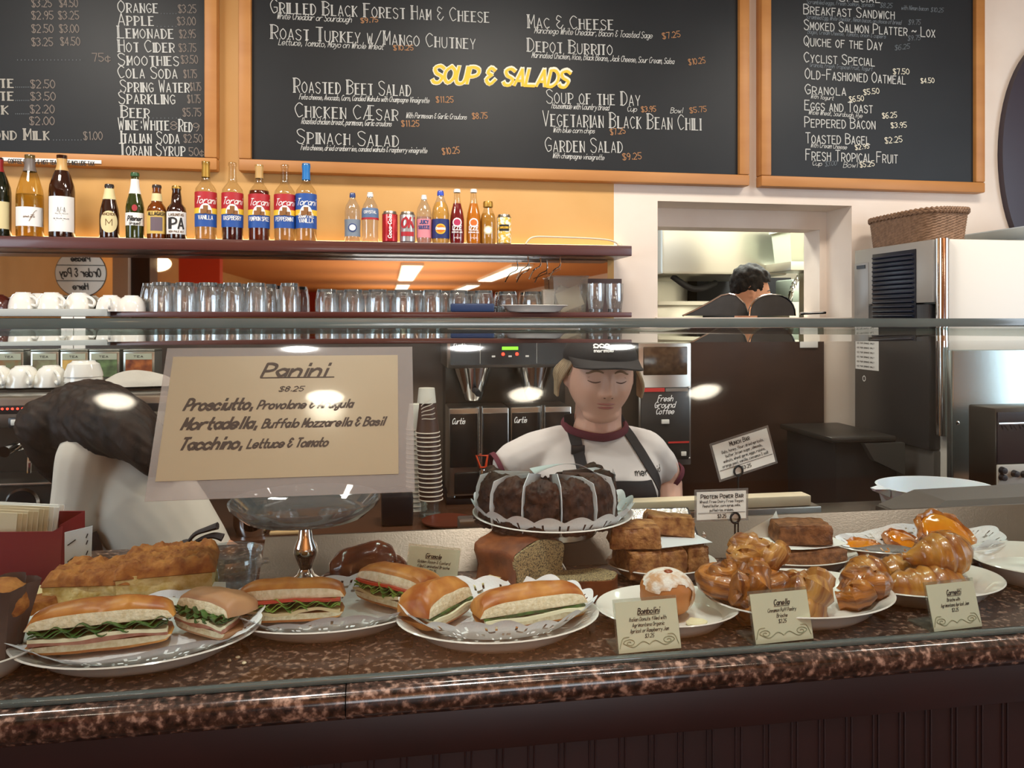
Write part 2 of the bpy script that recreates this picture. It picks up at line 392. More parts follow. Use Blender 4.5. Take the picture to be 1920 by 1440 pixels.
for s, w, h, z in (('Please', rs*.75, rs*.24, rs*.5), ('Order & Pay', rs*1.6, rs*.36, -rs*.16), ('Here', rs*.6, rs*.26, -rs*.7)):
    text(b, s, (-w/2, z), w, h, .010, style='mix', slant=.1)
l = obj('lettering', b, m_ink, t); l.rotation_euler = (0, 0, pi); l.location = (0, .0105, 0)
b = B(); b.tube([(0, 0, rs), (0, 0, 2.5-a.z)], .004); obj('cord', b, m_ink, t)
a = mirrored(293, 494, -3.6)
t = thing('pendant_lamp', 'lit white pendant lamp reflected at the mirror end above the tall glasses', 'lamp', (a.x, -3.6, a.z))
b = B(); b.ball((0, 0, 0), (.17, .17, .1)); obj('globe', b, mat('lit_globe', '#ffe2b0', .4, emit=7), t)
b = B(); b.tube([(0, 0, .09), (0, 0, 2.5-a.z)], .008); obj('cord', b, m_ink, t)
# ceiling track fixtures over the counter (the lamps themselves are with the light at the top)
for i, x in enumerate((-1.25, -.2, .75, 1.9)):
    t = thing('track_spotlight', 'black ceiling spotlight above the chalk menu boards', 'light', (x, 1.72, 3.06), group='track spotlights')
    b = B(); b.tube([(0, 0, 0), (0, 0, -.03)], .05, 14); b.tube([(0, -.05, -.02), (0, .0, -.055)], .04, 12); obj('housing', b, m_black, t)
m_lens = mat('downlight_lens', '#fff0d8', .4, emit=36)
for x, y, w in ((-.25, -.22, 'before the panini sign'), (.58, -.22, 'before the chocolate cake'), (1.38, -.22, 'before the croissants'), (-1.05, -.22, 'before the crumb cake')):
    t = thing('downlight', 'round recessed ceiling downlight '+w, 'light', (x, y, 3.06))
    b = B(); b.lathe([(.072, 0), (.095, 0), (.095, -.012), (.072, -.016)], seg=32); obj('trim_ring', b, m_fix, t)
    b = B(); b.lathe([(.072, -.004), (0, -.005)], seg=32); obj('lens', b, m_lens, t)
# ---------------------------------------------------------------- menu boards
m_frame = mat('honey_wood_frame', '#ad7238', .5, col2='#b97f42', scale=10, stretch=(.2, 1, 1))
m_board = mat('chalkboard_slate', '#1f2123', .46, col2='#232527', scale=3, spec=.25)
m_chalk = mat('white_chalk', '#bcbcb7', .8); m_chalk2 = mat('grey_chalk', '#9a968c', .8)
m_gold = mat('copper_chalk', '#a0744e', .8); m_faint = mat('faint_chalk', '#6e757a', .8); m_dim = mat('dull_chalk', '#7c7168', .8)
m_yel = mat('yellow_chalk', '#e8b432', .7); m_cream = mat('cream_chalk', '#dcd6c2', .8)
YBD = 3.10
def menu(label, l, r, bt, fw, top, entries, extra=None):
    """a framed chalkboard; L, R, BT: inner edges (x, z); ENTRIES: (material name, style, rows of (text, x0, y0, x1, y1, cap height) in photo pixels)"""
    t = thing('menu_board', label, 'menu board', ((l+r)/2, YW, bt)); o = t.location
    b = B(); b.span(l-o.x-.01, r-o.x+.01, -.035, -.002, -.01, top); obj('slate', b, m_board, t, smooth=False)
    b = B()
    for x0, x1, z0, z1 in ((l-fw, r+fw, bt-fw, bt), (l-fw, l, bt, bt+top), (r, r+fw, bt, bt+top), (l-fw, r+fw, bt+top, bt+top+fw)):
        b.span(x0-o.x, x1-o.x, -.055, -.001, z0-bt, z1-bt, 0, .006)
    obj('frame', b, m_frame, t)
    for nm, mt, style, lw, dbl, rows in entries:
        b = B()
        for s, x0, y0, x1, y1, h in rows:
            p, q = pY(x0, y0, YW-.037), pY(x1, y1, YW-.037); k = ppm((x0+x1)/2, YW)
            wd = (q-p).length; an = math.atan2(q.z-p.z, q.x-p.x)
            text(b, s, (p.x-o.x, p.z-o.z), wd, h/k, lw, an, .25 if style == 'script' else 0, style, 0, dbl, -.0365)
        obj(nm, b, mt, t, smooth=False)
    if extra: extra(t)
    return t
def P_(s, x0, y, x1, h=9, y1=None): return (s, x0, y, x1, y1 if y1 is not None else y, h)
zb = pY(900, 312, YBD).z; FW = .047
white = [('Grilled Black Forest Ham & Cheese', 508, 24, 917, 42, 25), ('Roast Turkey w/Mango Chutney', 508, 72, 891, 92, 25), ('Roasted Beet Salad', 551, 173, 770, 180, 26),
 ('Chicken CÆsar', 554, 219, 746, 226, 26), ('Spinach Salad', 557, 268, 747, 275, 26), ('Mac & Cheese', 990, 52, 1150, 56, 24), ('Depot Burrito', 989, 96, 1148, 103, 24),
 ('Soup of the Day', 1025, 193, 1200, 198, 25), ('Vegetarian Black Bean Chili', 1018, 236, 1313, 244, 28), ('Garden Salad', 1023, 284, 1167, 286, 26)]
script = [('White Cheddar or Sourdough', 519, 35, 658, 42, 12), ('Lettuce, Tomato, Mayo on Whole Wheat', 522, 84, 718, 93, 12), ('Feta cheese, Avocado, Corn, Candied Walnuts with Champagne Vinaigrette', 561, 186, 804, 193, 10),
 ('With Parmesan & Garlic Croutons', 761, 221, 874, 224, 10), ('Roasted chicken breast, parmesan, Garlic croutons', 565, 232, 733, 237, 11), ('Feta cheese, dried cranberries, candied walnuts & raspberry vinaigrette', 564, 281, 800, 287, 10),
 ('Manchego White Cheddar, Bacon & Toasted Sage', 1002, 62, 1222, 72, 12), ('Marinated Chicken, Rice, Black Beans, Jack Cheese, Sour Cream, Salsa', 997, 108, 1263, 120, 11),
 ('Housemade with Country Bread', 1034, 203, 1141, 207, 11), ('Cup', 1176, 209, 1193, 209, 10), ('Bowl', 1257, 212, 1279, 212, 10), ('With blue corn chips', 1037, 248, 1114, 250, 10), ('With champagne vinaigrette', 1036, 296, 1132, 300, 10)]
price = [('$9.75', 677, 43, 709, 41, 9), ('$10.25', 738, 94, 775, 94, 9), ('$11.25', 818, 192, 850, 192, 11), ('$8.75', 886, 223, 914, 222, 11), ('$11.25', 753, 237, 786, 237, 11), ('$10.25', 830, 290, 862, 287, 12),
 ('$7.25', 1243, 73, 1276, 69, 11), ('$10.25', 1292, 122, 1323, 118, 11), ('$3.95', 1203, 210, 1230, 209, 10), ('$5.75', 1294, 212, 1325, 209, 10), ('$7.25', 1145, 253, 1173, 250, 11), ('$9.25', 1168, 300, 1203, 298, 12)]
head = [('SOUP & SALADS', 810, 154, 1062, 161, 30)]
menu('large middle chalkboard menu of sandwiches, soup and salads in honey wood frame', xY(471, YBD), xY(1386, YBD), zb, FW, .95,
     [('heading_lettering', m_cream, 'script', .0185, 0, head), ('white_lettering', m_chalk, 'caps', .0030, 2, white), ('script_lettering', m_chalk, 'script', .0021, 0, script), ('price_lettering', m_gold, 'mix', .003, 0, price)],
     lambda t: obj('yellow_lettering', text(B(), 'SOUP & SALADS', (pY(810, 154, YW-.037).x-t.location.x, pY(810, 154, YW-.037).z-t.location.z), (pY(1062, 161, YW-.037)-pY(810, 154, YW-.037)).length, 30/ppm(930, YW), .0112, math.atan2(-(161-154)*1.0, 252)+R(2.2), .25, 'script', 0, False, -.0376), m_yel, t, smooth=False))
names = [('Orange', 222, 23, 296), ('Apple', 222, 47, 288), ('Lemonade', 221, 71, 325), ('Hot Cider', 222, 97, 327), ('Smoothies', 222, 122, 335), ('Cola Soda', 222, 146, 332), ('Spring Water', 226, 172, 355), ('Sparkling', 223, 194, 328),
         ('Beer', 227, 220, 280), ('Wine:White', 222, 243, 317), ('Red', 335, 246, 360), ('Italian Soda', 227, 268, 336), ('Torani Syrup', 224, 291, 347)]
pr = [('$3.25', 335, 24, 368), ('$3.00', 333, 47, 367), ('$2.95', 337, 71, 367), ('$3.75', 336, 97, 368), ('$3.50', 340, 119, 371), ('$1.75', 345, 146, 369), ('$1.75', 357, 170, 377), ('$1.75', 352, 193, 376), ('$5.75', 343, 218, 377), ('8', 320, 243, 332), ('9', 362, 246, 374),
      ('$2.50', 345, 267, 379), ('50¢', 355, 292, 382), ('$3.25', 60, 13, 97), ('$4.50', 112, 13, 146), ('$2.95', 60, 36, 100), ('$3.25', 110, 36, 148), ('$2.50', 60, 61, 100), ('$3.00', 112, 61, 148), ('$3.25', 60, 86, 99), ('$4.50', 114, 85, 150),
      ('75¢', 173, 115, 207), ('$2.50', 58, 165, 103), ('$3.50', 58, 188, 104), ('$2.20', 57, 212, 102), ('$2.00', 56, 234, 102), ('$1.00', 157, 262, 192)]
lf = [('Chocolate', -110, 163, 25), ('Chocolate', -110, 187, 25), ('Milk', -40, 213, 15), ('Almond Milk', -58, 261, 92)]
dots = [('.'*18, 30, y, 150, y, 9) for y in (113,)]+[('.'*8, 28, y, 54, y, 9) for y in (164, 189, 214)]+[('.'*10, 98, 263, 152, 263, 9), ('.'*6, 300, 26, 330, 26, 8), ('.'*6, 292, 50, 330, 50, 8), ('.'*8, 284, 222, 338, 222, 8)]
def taxstrip(t):
    a, c = pY(4, 295, YBD-.008), pY(190, 307, YBD-.008)
    s = B(); s.span(a.x-t.location.x, c.x-t.location.x, -.06, -.055, c.z-t.location.z, a.z-t.location.z)
    s = obj('tax_notice', s, m_paper, t, smooth=False, label='white printed strip')
    q = pY(16, 304.5, YBD-.008); q2 = pY(177, 304.5, YBD-.008)
    obj('lettering', text(B(), 'COFFEE DRINKS & HOT TEA PRICES INCLUDE TAX', (q.x-t.location.x, q.z-t.location.z-.003), q2.x-q.x, .015, .0026, 0, 0, 'mix', 0, False, -.0605), m_ink, s, smooth=False)
menu('drinks chalkboard menu with a printed tax strip on its frame, above the wine bottles', xY(-330, YBD), xY(383, YBD), zb, FW, .95,
     [('white_lettering', m_chalk, 'caps', .0032, 2, [(s, a, y, c, y+1, 22) for s, a, y, c in names]), ('side_lettering', m_chalk2, 'caps', .004, 2, [(s, a, y, c, y+1, 20) for s, a, y, c in lf]),
      ('price_lettering', m_dim, 'mix', .0028, 0, [(s, a, y, c, y, 15) for s, a, y, c in pr]), ('dotted_lettering', m_faint, 'mix', .002, 0, dots)], taxstrip)
rw = [('Special', 1574, 2, 1650, 5, 15), ('Breakfast Sandwich', 1507, 26, 1677, 36, 18), ('Smoked Salmon Platter ~ Lox', 1508, 55, 1753, 70, 18), ('Quiche of the Day', 1508, 85, 1654, 94, 18), ('Cyclist Special', 1508, 116, 1640, 124, 18), ('Old-Fashioned Oatmeal', 1510, 147, 1698, 158, 19),
      ('Granola', 1510, 176, 1586, 179, 18), ('Eggs and Toast', 1509, 206, 1636, 212, 18), ('Peppered Bacon', 1509, 238, 1641, 242, 19), ('Toasted Bagel', 1511, 268, 1631, 271, 19), ('Fresh Tropical Fruit', 1511, 300, 1683, 306, 20)]
rs_ = [('Whole Wheat, Sourdough, Rye', 1516, 214, 1616, 221, 9), ('With Cream Cheese', 1520, 276, 1587, 280, 9), ('Cup', 1523, 310, 1540, 311, 9), ('Bowl', 1581, 314, 1607, 314, 10), ('With Yogurt', 1520, 184, 1562, 188, 8)]
rf = [('Scrambled eggs, Fresh Salmon, Spinach', 1512, 7, 1638, 13, 8), ('with Niman bacon', 1690, 18, 1740, 20, 8), ('Scrambled Egg, White Cheddar, Niman bacon, on choice of bread', 1511, 35, 1689, 46, 8), ('Bagel, Cream Cheese, Tomato, onion & capers', 1514, 63, 1660, 72, 8),
      ('Granola, Fresh Tropical Fruit, Yogurt', 1518, 125, 1635, 133, 8), ('$8.25', 1650, 14, 1672, 15, 9), ('$10.25', 1745, 22, 1768, 23, 8), ('$9.75', 1703, 46, 1725, 46, 9), ('$9.75', 1702, 76, 1725, 75, 9), ('$6.25', 1678, 94, 1705, 91, 9), ('$3.00', 1547, 312, 1568, 310, 9)]
rp = [('$7.50', 1675, 139, 1705, 139, 10), ('$4.50', 1727, 156, 1752, 155, 9), ('$5.50', 1620, 178, 1649, 175, 10), ('$6.50', 1593, 191, 1620, 189, 10), ('$6.25', 1655, 222, 1682, 220, 10), ('$3.95', 1671, 240, 1700, 239, 10), ('$2.25', 1660, 269, 1692, 266, 11), ('$2.95', 1604, 281, 1630, 278, 9), ('$5.25', 1613, 314, 1640, 311, 10)]
menu('breakfast chalkboard menu in honey wood frame above the wicker basket', xY(1446, YBD), xY(1829, YBD), zb, FW, .95,
     [('white_lettering', m_chalk, 'caps', .004, 0, rw), ('script_lettering', m_chalk, 'script', .0021, 0, rs_), ('faint_lettering', m_faint, 'script', .0019, 0, rf), ('price_lettering', m_cream, 'mix', .0028, 0, rp)])
# dark oval panel at the end of the wall
a = pY(1990, 290, 3.1)
b = B(); b.lathe([(0, 0), (1, 0), (1, .03), (.0, .04)], seg=56); bmesh.ops.transform(b.bm, matrix=Matrix.Diagonal((.29, .55, 1, 1)), verts=b.bm.verts[:]); bmesh.ops.rotate(b.bm, verts=b.bm.verts[:], matrix=Matrix.Rotation(pi/2, 3, 'X'))
o = obj('oval_wall_hanging', b, mat('dark_plum_wood', '#2e2430', .4), None, (a.x, YW-.002, a.z)); tag(o, 'large dark oval panel hung on the cream wall past the breakfast menu', 'wall panel')

# ================================================================ COUNTER AND GLASS CASE
m_gran = mat('brown_granite', '#151211', .16, col2='#a88a78', scale=105, lo=.35, hi=.72, col3='#46332b', detail=8, coat=.5)
m_maroon = mat('maroon_beadboard', '#220e0d', .45, col2='#291110', scale=8)
xs = xY(648, .95)
def slab(b, x0, x1):
    pr = [(.962, .0), (.952, .004), (.946, .013), (.946, .030), (.951, .037), (.960, .040), (1.60, .040), (1.60, 0)]
    b.prism([(y, z-.04) for y, z in pr], x0, x1, 'x')
t = thing('granite_countertop', 'long speckled brown granite countertop with rounded front edge under the food', 'countertop', (0, 0, CT))
for x0, x1 in ((-1.5, xs-.0006), (xs+.0006, 2.2)):
    b = B(); slab(b, x0, x1); obj('slab', b, m_gran, t)
t = thing('counter_base', 'dark maroon beadboard counter front below the granite', 'counter', (0, 0, 0))
b = B(); b.span(-1.5, 2.2, .985, 1.6, 0, CT-.04); obj('body', b, m_maroon, t, smooth=False)
b = B(); b.span(-1.5, 2.2, .968, .985, CT-.098, CT-.0405, 0, .002); obj('rail', b, m_maroon, t)
b = B(); x = -1.5
while x < 2.2:
    for k in (0, .008): b.tube([(x+k, .9845, .1), (x+k, .9845, CT-.0985)], .0015, 6)
    x += .041
obj('beading', b, m_maroon, t)
# display case: leaning curved glass front, thick glass top, end panes
m_pane = clear('case_glass', '#f6f8f7', .025, .7, .045)
m_edge = mat('green_glass_edge', '#74827e', .12, trans=.25, col2='#5d6b69', scale=14, stretch=(.3, 1, 1), coat=.5)
m_topglass = clear('top_glass', '#cfdcd8', .06, .8, .02)
prof = [(.972, 0), (.992, .05), (1.02, .115), (1.055, .20), (1.10, .29), (1.145, .375), (1.172, .415), (1.188, .432)]
prof = [(p.x, p.y) for p in smooth_pts([(y, z, 0) for y, z in prof], 4)]
def pane_y(z):
    for (y0, z0), (y1, z1) in zip(prof, prof[1:]):
        if z0 <= z <= z1: return y0+(y1-y0)*(z-z0)/(z1-z0)
    return prof[-1][0]
t = thing('display_case', 'long glass display case with leaning glass front over the food', 'display case', (0, 0, CT))
b = B(); n = len(prof)
outl = [(y, z) for y, z in prof]+[(y+.005, z) for y, z in prof[::-1]]
b.prism(outl, -1.25, 1.6, 'x'); obj('front_pane', b, m_pane, t)
m_prism = bpy.data.materials.new('ground_glass_edge'); m_prism.use_nodes = True; _n = m_prism.node_tree; _n.nodes.clear()
_o, _g = _n.nodes.new('ShaderNodeOutputMaterial'), _n.nodes.new('ShaderNodeBsdfRefraction'); _g.inputs['IOR'].default_value = 1.45; _g.inputs['Roughness'].default_value = .0; _n.links.new(_g.outputs[0], _o.inputs[0])
b = B(); b.prism([(1.1962, .4345), (1.1962, .4110), (1.1963, .4110), (1.1993, .4345)], -1.25, 1.6, 'x'); obj('ground_edge', b, m_prism, t, smooth=False)
b = B(); b.span(-1.25, 1.6, 1.186, 1.46, .4365, .4495); obj('top_pane', b, m_topglass, t, smooth=False)
b = B(); b.span(-1.25, 1.6, 1.1845, 1.1858, .4355, .450, 0, .0004); obj('polished_edge', b, m_edge, t)
b = B(); b.span(-1.25, 1.6, .967, .978, .0002, .007, 0, .002); obj('base_channel', b, clear('channel_glass', '#b9c6c2', .10, .6, .08, ('#7d8a86', .35)), t)
for x in (-1.25, 1.594):
    b = B(); b.prism([(y, z) for y, z in prof]+[(1.45, .432), (1.45, 0)], x, x+.006, 'x'); obj('end_pane', b, m_pane, t)
for x in (-1.24, 1.585):
    b = B(); b.span(x-.012, x+.012, 1.44, 1.46, .0003, .436); obj('post', b, m_steel, t)
# steel back guard leaning behind the food, prep ledge and cutting board behind it
xg = xY(484, 1.36); b = B(); b.prism([(1.362, .0005), (1.368, .0005), (1.446, .055), (1.440, .055)], xg, 1.35, 'x')
o = obj('steel_guard', b, mat('satin_steel', '#6f665d', .36, 1, bump=.10, bscale=300), None, (0, 0, CT), smooth=False); tag(o, 'low leaning stainless steel guard along the back of the display case', 'guard')
b = B(); b.span(.15, .98, 1.622, 1.67, 0, CT+.021, 0, .003); o = obj('prep_counter', b, m_steel); tag(o, 'narrow steel prep counter behind the display case in front of the barista', 'counter')
zc = CT+.021; a, c = xY(1172, 1.63), xY(1520, 1.63)
b = B(); b.span(a-.3, c, 1.627, 1.668, zc+.0003, zc+.0245, 0, .003); o = obj('cutting_board', b, mat('cream_board', '#d9c7a8', .5, col2='#e2d2b6', scale=12)); tag(o, 'long cream cutting board lying on the prep counter before the capped barista', 'cutting board')
# ================================================================ SHELVES AND BOTTLES
m_shelf = mat('mahogany_shelf', '#4a211b', .35, col2='#55281f', scale=9, stretch=(.15, 1, 1), coat=.3)
YS = 2.985; ZS = ZC+.287; ZL = ZC+.0245
b = B(); b.span(-2.3, xY(1185, 2.92), 2.92, 3.149, ZS-.041, ZS, 0, .003); o = obj('bottle_shelf', b, m_shelf); tag(o, 'long mahogany wall shelf carrying the row of bottles and cans', 'shelf')
b = B(); b.span(xY(204, 2.92), xY(1185, 2.92), 2.92, 3.125, ZL-.02, ZL, 0, .003); o = obj('glassware_shelf', b, m_shelf); tag(o, 'narrow mahogany shelf under the mirror carrying the upturned tumblers', 'shelf')
b = B(); b.span(-2.3, xY(1139, YM), YM, YW-.001, ZC+.003, ZS-.042); o = obj('wall_mirror', b, mat('mirror', '#d8d4cc', .015, 1), smooth=False); tag(o, 'long low wall mirror between the two mahogany shelves', 'mirror')
b = B(); b.tube([(-2.2, 3.118, ZS+.012), (xY(1165, 3.118), 3.118, ZS+.012)], .008, 10); o = obj('strip_light', b, mat('warm_tube', '#ffd9a0', .4, emit=5)); tag(o, 'slim warm tube light lying along the rear of the bottle shelf', 'light')
b = B(); p = pY(985, 452, 3.0); q = pY(1162, 446, 3.05)
b.tube(smooth_pts([(p.x, 3.0, ZS+.006), (p.x+.03, 3.0, ZS+.035), (p.x+.12, 3.02, ZS+.04), (q.x-.06, 3.04, ZS+.035), (q.x, 3.05, ZS+.012)]), .0035, 8)
b.ball((q.x, 3.05, ZS+.012), .012, 2); o = obj('lamp_cord', b, mat('cream_cord', '#e8d8bc', .4)); tag(o, 'cream cord looping on the shelf end past the yellow checked can', 'cord')
# wire glass hooks under the shelf
t = thing('wire_rack', 'bent chrome wire hooks hanging under the bottle shelf', 'rack', (xY(990, 3.0), 3.0, ZS-.0415))
for k, dx in enumerate((0, .05, .13)):
    b = B(); b.tube(smooth_pts([(dx, 0, .0), (dx, 0, -.035), (dx-.03, -.02, -.055), (dx-.05, -.02, -.09)]), .0025, 6)
    if k == 2: b.tube([(dx-.11, 0, -.002), (dx, 0, -.002), (dx, 0, -.05), (dx-.06, 0, -.075)], .0025, 6)
    obj('hook', b, m_chrome, t)
PR = {'wine': [(0, 0), (.96, 0), (1, .02), (1, .56), (.95, .63), (.66, .76), (.45, .83), (.38, .87), (.36, .95), (.41, .955), (.41, .995), (.38, 1), (0, 1)],
 'riesling': [(0, 0), (.96, 0), (1, .02), (1, .5), (.93, .58), (.66, .73), (.44, .82), (.36, .87), (.35, .95), (.38, .955), (.38, .995), (.36, 1), (0, 1)],
 'beer': [(0, 0), (.95, 0), (1, .025), (1, .48), (.9, .56), (.62, .69), (.46, .8), (.40, .93), (.46, .94), (.46, .99), (.42, 1), (0, 1)],
 'stout': [(0, 0), (.95, 0), (1, .03), (1, .44), (.9, .56), (.7, .7), (.54, .82), (.44, .93), (.46, .94), (.46, .99), (.42, 1), (0, 1)],
 'heritage': [(0, 0), (.95, 0), (1, .03), (1, .52), (.9, .6), (.58, .67), (.5, .8), (.42, .9), (.46, .93), (.46, .99), (.42, 1), (0, 1)],
 'syrup': [(0, 0), (.95, 0), (1, .02), (1, .6), (.95, .65), (.7, .70), (.45, .745), (.38, .80), (.34, .95), (.40, .955), (.40, .99), (.36, 1), (0, 1)],
 'pet': [(0, 0), (.9, 0), (1, .03), (.96, .25), (1, .45), (1, .62), (.86, .74), (.5, .85), (.36, .90), (.36, .98), (.3, 1), (0, 1)],
 'bulb': [(0, 0), (.9, 0), (1, .04), (1, .35), (.96, .45), (1, .55), (.85, .7), (.5, .83), (.36, .9), (.36, .98), (.3, 1), (0, 1)],
 'izze': [(0, 0), (.92, 0), (1, .03), (.97, .45), (.88, .56), (.62, .70), (.45, .8), (.38, .93), (.44, .94), (.44, .99), (.4, 1), (0, 1)],
 'jar': [(0, 0), (.92, 0), (1, .03), (1, .55), (.9, .68), (.6, .80), (.52, .86), (.62, .87), (.62, .98), (.55, 1), (0, 1)],
 'can': [(0, .01), (.74, 0), (.82, .02), (1, .06), (1, .90), (.84, .965), (.82, 1), (.76, .99), (.74, .975), (0, .975)]}
def prof_r(pr, z):
    for (r0, z0), (r1, z1) in zip(pr, pr[1:]):
        if z1 > z0 and z0 <= z <= z1 and r0 > 0 and (r1 > 0): return r0+(r1-r0)*(z-z0)/(z1-z0)
    return pr[len(pr)//2][0]
def shell(b, pr, rad, h, z0, z1, half=pi, off=.0007, seg=20, mi=0, top=False):
    n = max(2, int((z1-z0)*24)); p = [(prof_r(pr, z0+(z1-z0)*i/n)*rad+off, (z0+(z1-z0)*i/n)*h) for i in range(n+1)]
    if top: p.append((0, z1*h+off))
    b.lathe(p, seg=seg, a0=-pi/2-half, a1=-pi/2+half, mi=mi) if half < pi else b.lathe(p, seg=seg, mi=mi)
    return b
def bottle(name, label, cat, px, yt, rpx, kind, m, caps=(), labels=(), letters=(), fill=None, group=None, Y=YS, Zb=None, rz=0):
    Zb = ZS if Zb is None else Zb
    k = ppm(px, Y); h = zY(px, yt, Y)-Zb; rad = rpx/k; pr = PR[kind]
    t = thing(name, label, cat, (xY(px, Y), Y, Zb), .85*math.atan2(-xY(px, Y), Y)+rz, group)
    b = B(); b.lathe([(r*rad, z*h) for r, z in pr], seg=28); obj('can_body' if kind == 'can' else 'glass', b, m, t)
    if fill:
        fz, fm = fill; b = B(); p = [(0, .012*h)]+[(max(prof_r(pr, z)*rad-.0016, .002), z*h) for z in [.014+(fz-.014)*i/10 for i in range(11)]]+[(0, fz*h)]
        b.lathe(p, seg=24); obj('liquid', b, fm, t)
    for nm, z0, z1, mt in caps: obj(nm, shell(B(), pr, rad, h, z0, z1, top=z1 > .97), mt, t)
    first = None
    for li, (nm, z0, z1, half, mt) in enumerate(labels):
        o = obj(nm, shell(B(), pr, rad, h, z0, z1, half, .0008+.0004*li, 20), mt, t); first = first or o
    for i, (s, z, wf, hf, mt, lw, sl) in enumerate(letters):
        rr = prof_r(pr, z)*rad+.0022
        wp = lambda X, Z, rr=rr: (rr*sin(X/rr), -rr*cos(X/rr), Z)
        b = B(); text(b, s, (-wf*rad, z*h), 2*wf*rad, hf*h, lw*h, 0, sl, 'mix', 0, False, 0, wp); obj('lettering', b, mt, t, smooth=False)
    return t
m_amber = mat('amber_glass', '#2a1008', .06, spec=.6, coat=.6); m_dkgreen = mat('dark_green_glass', '#151a10', .06, coat=.6); m_grn = mat('green_beer_glass', '#2b3410', .06, coat=.6)
m_ambr2 = mat('honey_amber_glass', '#6b3208', .06, coat=.6); m_clr = clear('bottle_glass', '#f4f1e8', .06, .8, .02); m_pale = clear('pale_wine_glass', '#efe2b4', .06, .8, .02)
m_pet = clear('pet_plastic', '#f2f2f0', .08, .7, .06, ('#cfd4d6', .06))
m_lab = mat('label_white', '#e9e8e4', .6); m_lcream = mat('label_cream', '#dccd9a', .6); m_foil = mat('tan_capsule', '#c29a5e', .4); m_gfoil = mat('grey_capsule', '#6b625c', .4)
m_goldc = mat('gold_cap', '#b08a3c', .35, .6); m_tred = mat('label_red', '#b0202a', .5); m_tyel = mat('label_yellow', '#e8c23a', .5); m_tblue = mat('label_blue', '#1f4f9c', .5); m_bcap = mat('blue_cap', '#1672b8', .4)
m_navy = mat('navy_label', '#27407a', .5); m_wink = mat('white_ink', '#f6f4f0', .6); m_bink = mat('brown_ink', '#6b4a22', .6)
G1 = 'wine bottles on the bottle shelf'
bottle('wine_bottle', 'dark red wine bottle with red capsule at the cut edge of the shelf', 'bottle', -4, 296, 22, 'wine', m_dkgreen, [('capsule', .82, 1, mat('red_capsule', '#8e1a1e', .4))], [('label', .1, .44, 1.0, m_lcream)], group=G1)
bottle('wine_bottle', 'clear pale wine bottle with grey capsule and white label', 'bottle', 56, 291, 23, 'riesling', m_pale, [('capsule', .80, 1, m_gfoil)], [('label', .13, .36, 1.2, m_lab)], [('f', .19, .12, .13, m_bink, .006, .5), ('pinot gris', .235, .4, .02, m_bink, .004, 0)], fill=(.52, mat('pale_wine', '#d8c47c', .1, trans=.9)), group=G1)
bottle('wine_bottle', 'dark amber wine bottle with tan capsule and tall sketched white label', 'bottle', 116, 291, 22, 'wine', m_amber, [('capsule', .81, 1, m_foil)], [('label', .07, .49, 1.15, m_lab)], [('~.~-~.~-~', .2, .6, .05, m_ink, .004, 0), ('~-~.~-~', .26, .5, .05, m_chalk2, .004, .2), ('A/-A', .3, .3, .06, m_ink, .003, 0)], group=G1)
G2 = 'beer bottles on the bottle shelf'
def oval(t, rad, h, zc, a, c, m):
    b = B(); b.grid(lambda u, v: (lambda x, z: ((rad+.0013)*sin(x/rad), -(rad+.0013)*cos(x/rad), z))(a*v*cos(2*pi*u), zc+c*v*sin(2*pi*u)), 28, 5, 0, None, True); return obj('label', b, m, t)
t = bottle('beer_bottle', 'short brown beer bottle with oval cream label and cream neck band', 'bottle', 205, 346, 17, 'stout', m_amber, [('cap', .945, 1, m_ink), ('neck_band', .72, .92, m_lcream)], group=G2)
k = ppm(205, YS); hh = 97/k; oval(t, 17/k, hh, .32*hh, 15.5/k, .21*hh, m_lcream)
b = B(); text(b, 'ANCHOR', (-11/k, .44*hh), 22/k, .05*hh, .0016, warp=lambda X, Z: ((17/k+.002)*sin(X*k/17), -(17/k+.002)*cos(X*k/17), Z)); text(b, 'M', (-5/k, .25*hh), 10/k, .12*hh, .002, warp=lambda X, Z: ((17/k+.002)*sin(X*k/17), -(17/k+.002)*cos(X*k/17), Z)); obj('lettering', b, m_bink, t, smooth=False)
t = bottle('beer_bottle', 'green beer bottle with silver neck label and red seal', 'bottle', 253, 324, 16, 'beer', m_grn, [('cap', .945, 1, mat('green_cap', '#2f5a34', .4)), ('neck_band', .68, .9, m_lab)], [('label', .20, .39, 1.4, m_lab)], [('Pilsner', .27, .85, .07, m_ink, .013, .2), ('Urquell', .215, .6, .04, m_ink, .007, .2)], group=G2)
oval(t, 16/ppm(253, YS), .25, .112, .009, .012, mat('red_seal', '#a83038', .5))
t = bottle('beer_bottle', 'honey brown beer bottle with yellow label and dark picture square', 'bottle', 294, 347, 17, 'heritage', m_ambr2, [('cap', .945, 1, m_ink), ('neck_band', .7, .84, m_lcream)], [('label', .1, .51, 1.3, mat('label_straw', '#d6b45c', .6)), ('picture_square', .15, .4, .62, mat('print_mauve', '#6a5a62', .6))], [('ALLAGASH', .43, .95, .06, m_ink, .011, 0)], group=G2)
bottle('beer_bottle', 'dark brown pale ale bottle with bold white label beside the syrups', 'bottle', 331, 349, 17.5, 'heritage', m_amber, [('cap', .945, 1, m_goldc)], [('label', .1, .51, 1.25, m_lab)], [('IPA', .2, .78, .19, m_ink, .032, 0), ('LAGUNITAS', .43, .8, .045, m_bink, .008, 0), ('INDIA PALE ALE', .13, .8, .03, m_bink, .006, 0)], group=G2)
m_wbr = mat('tower_brown', '#8a5a2a', .6)
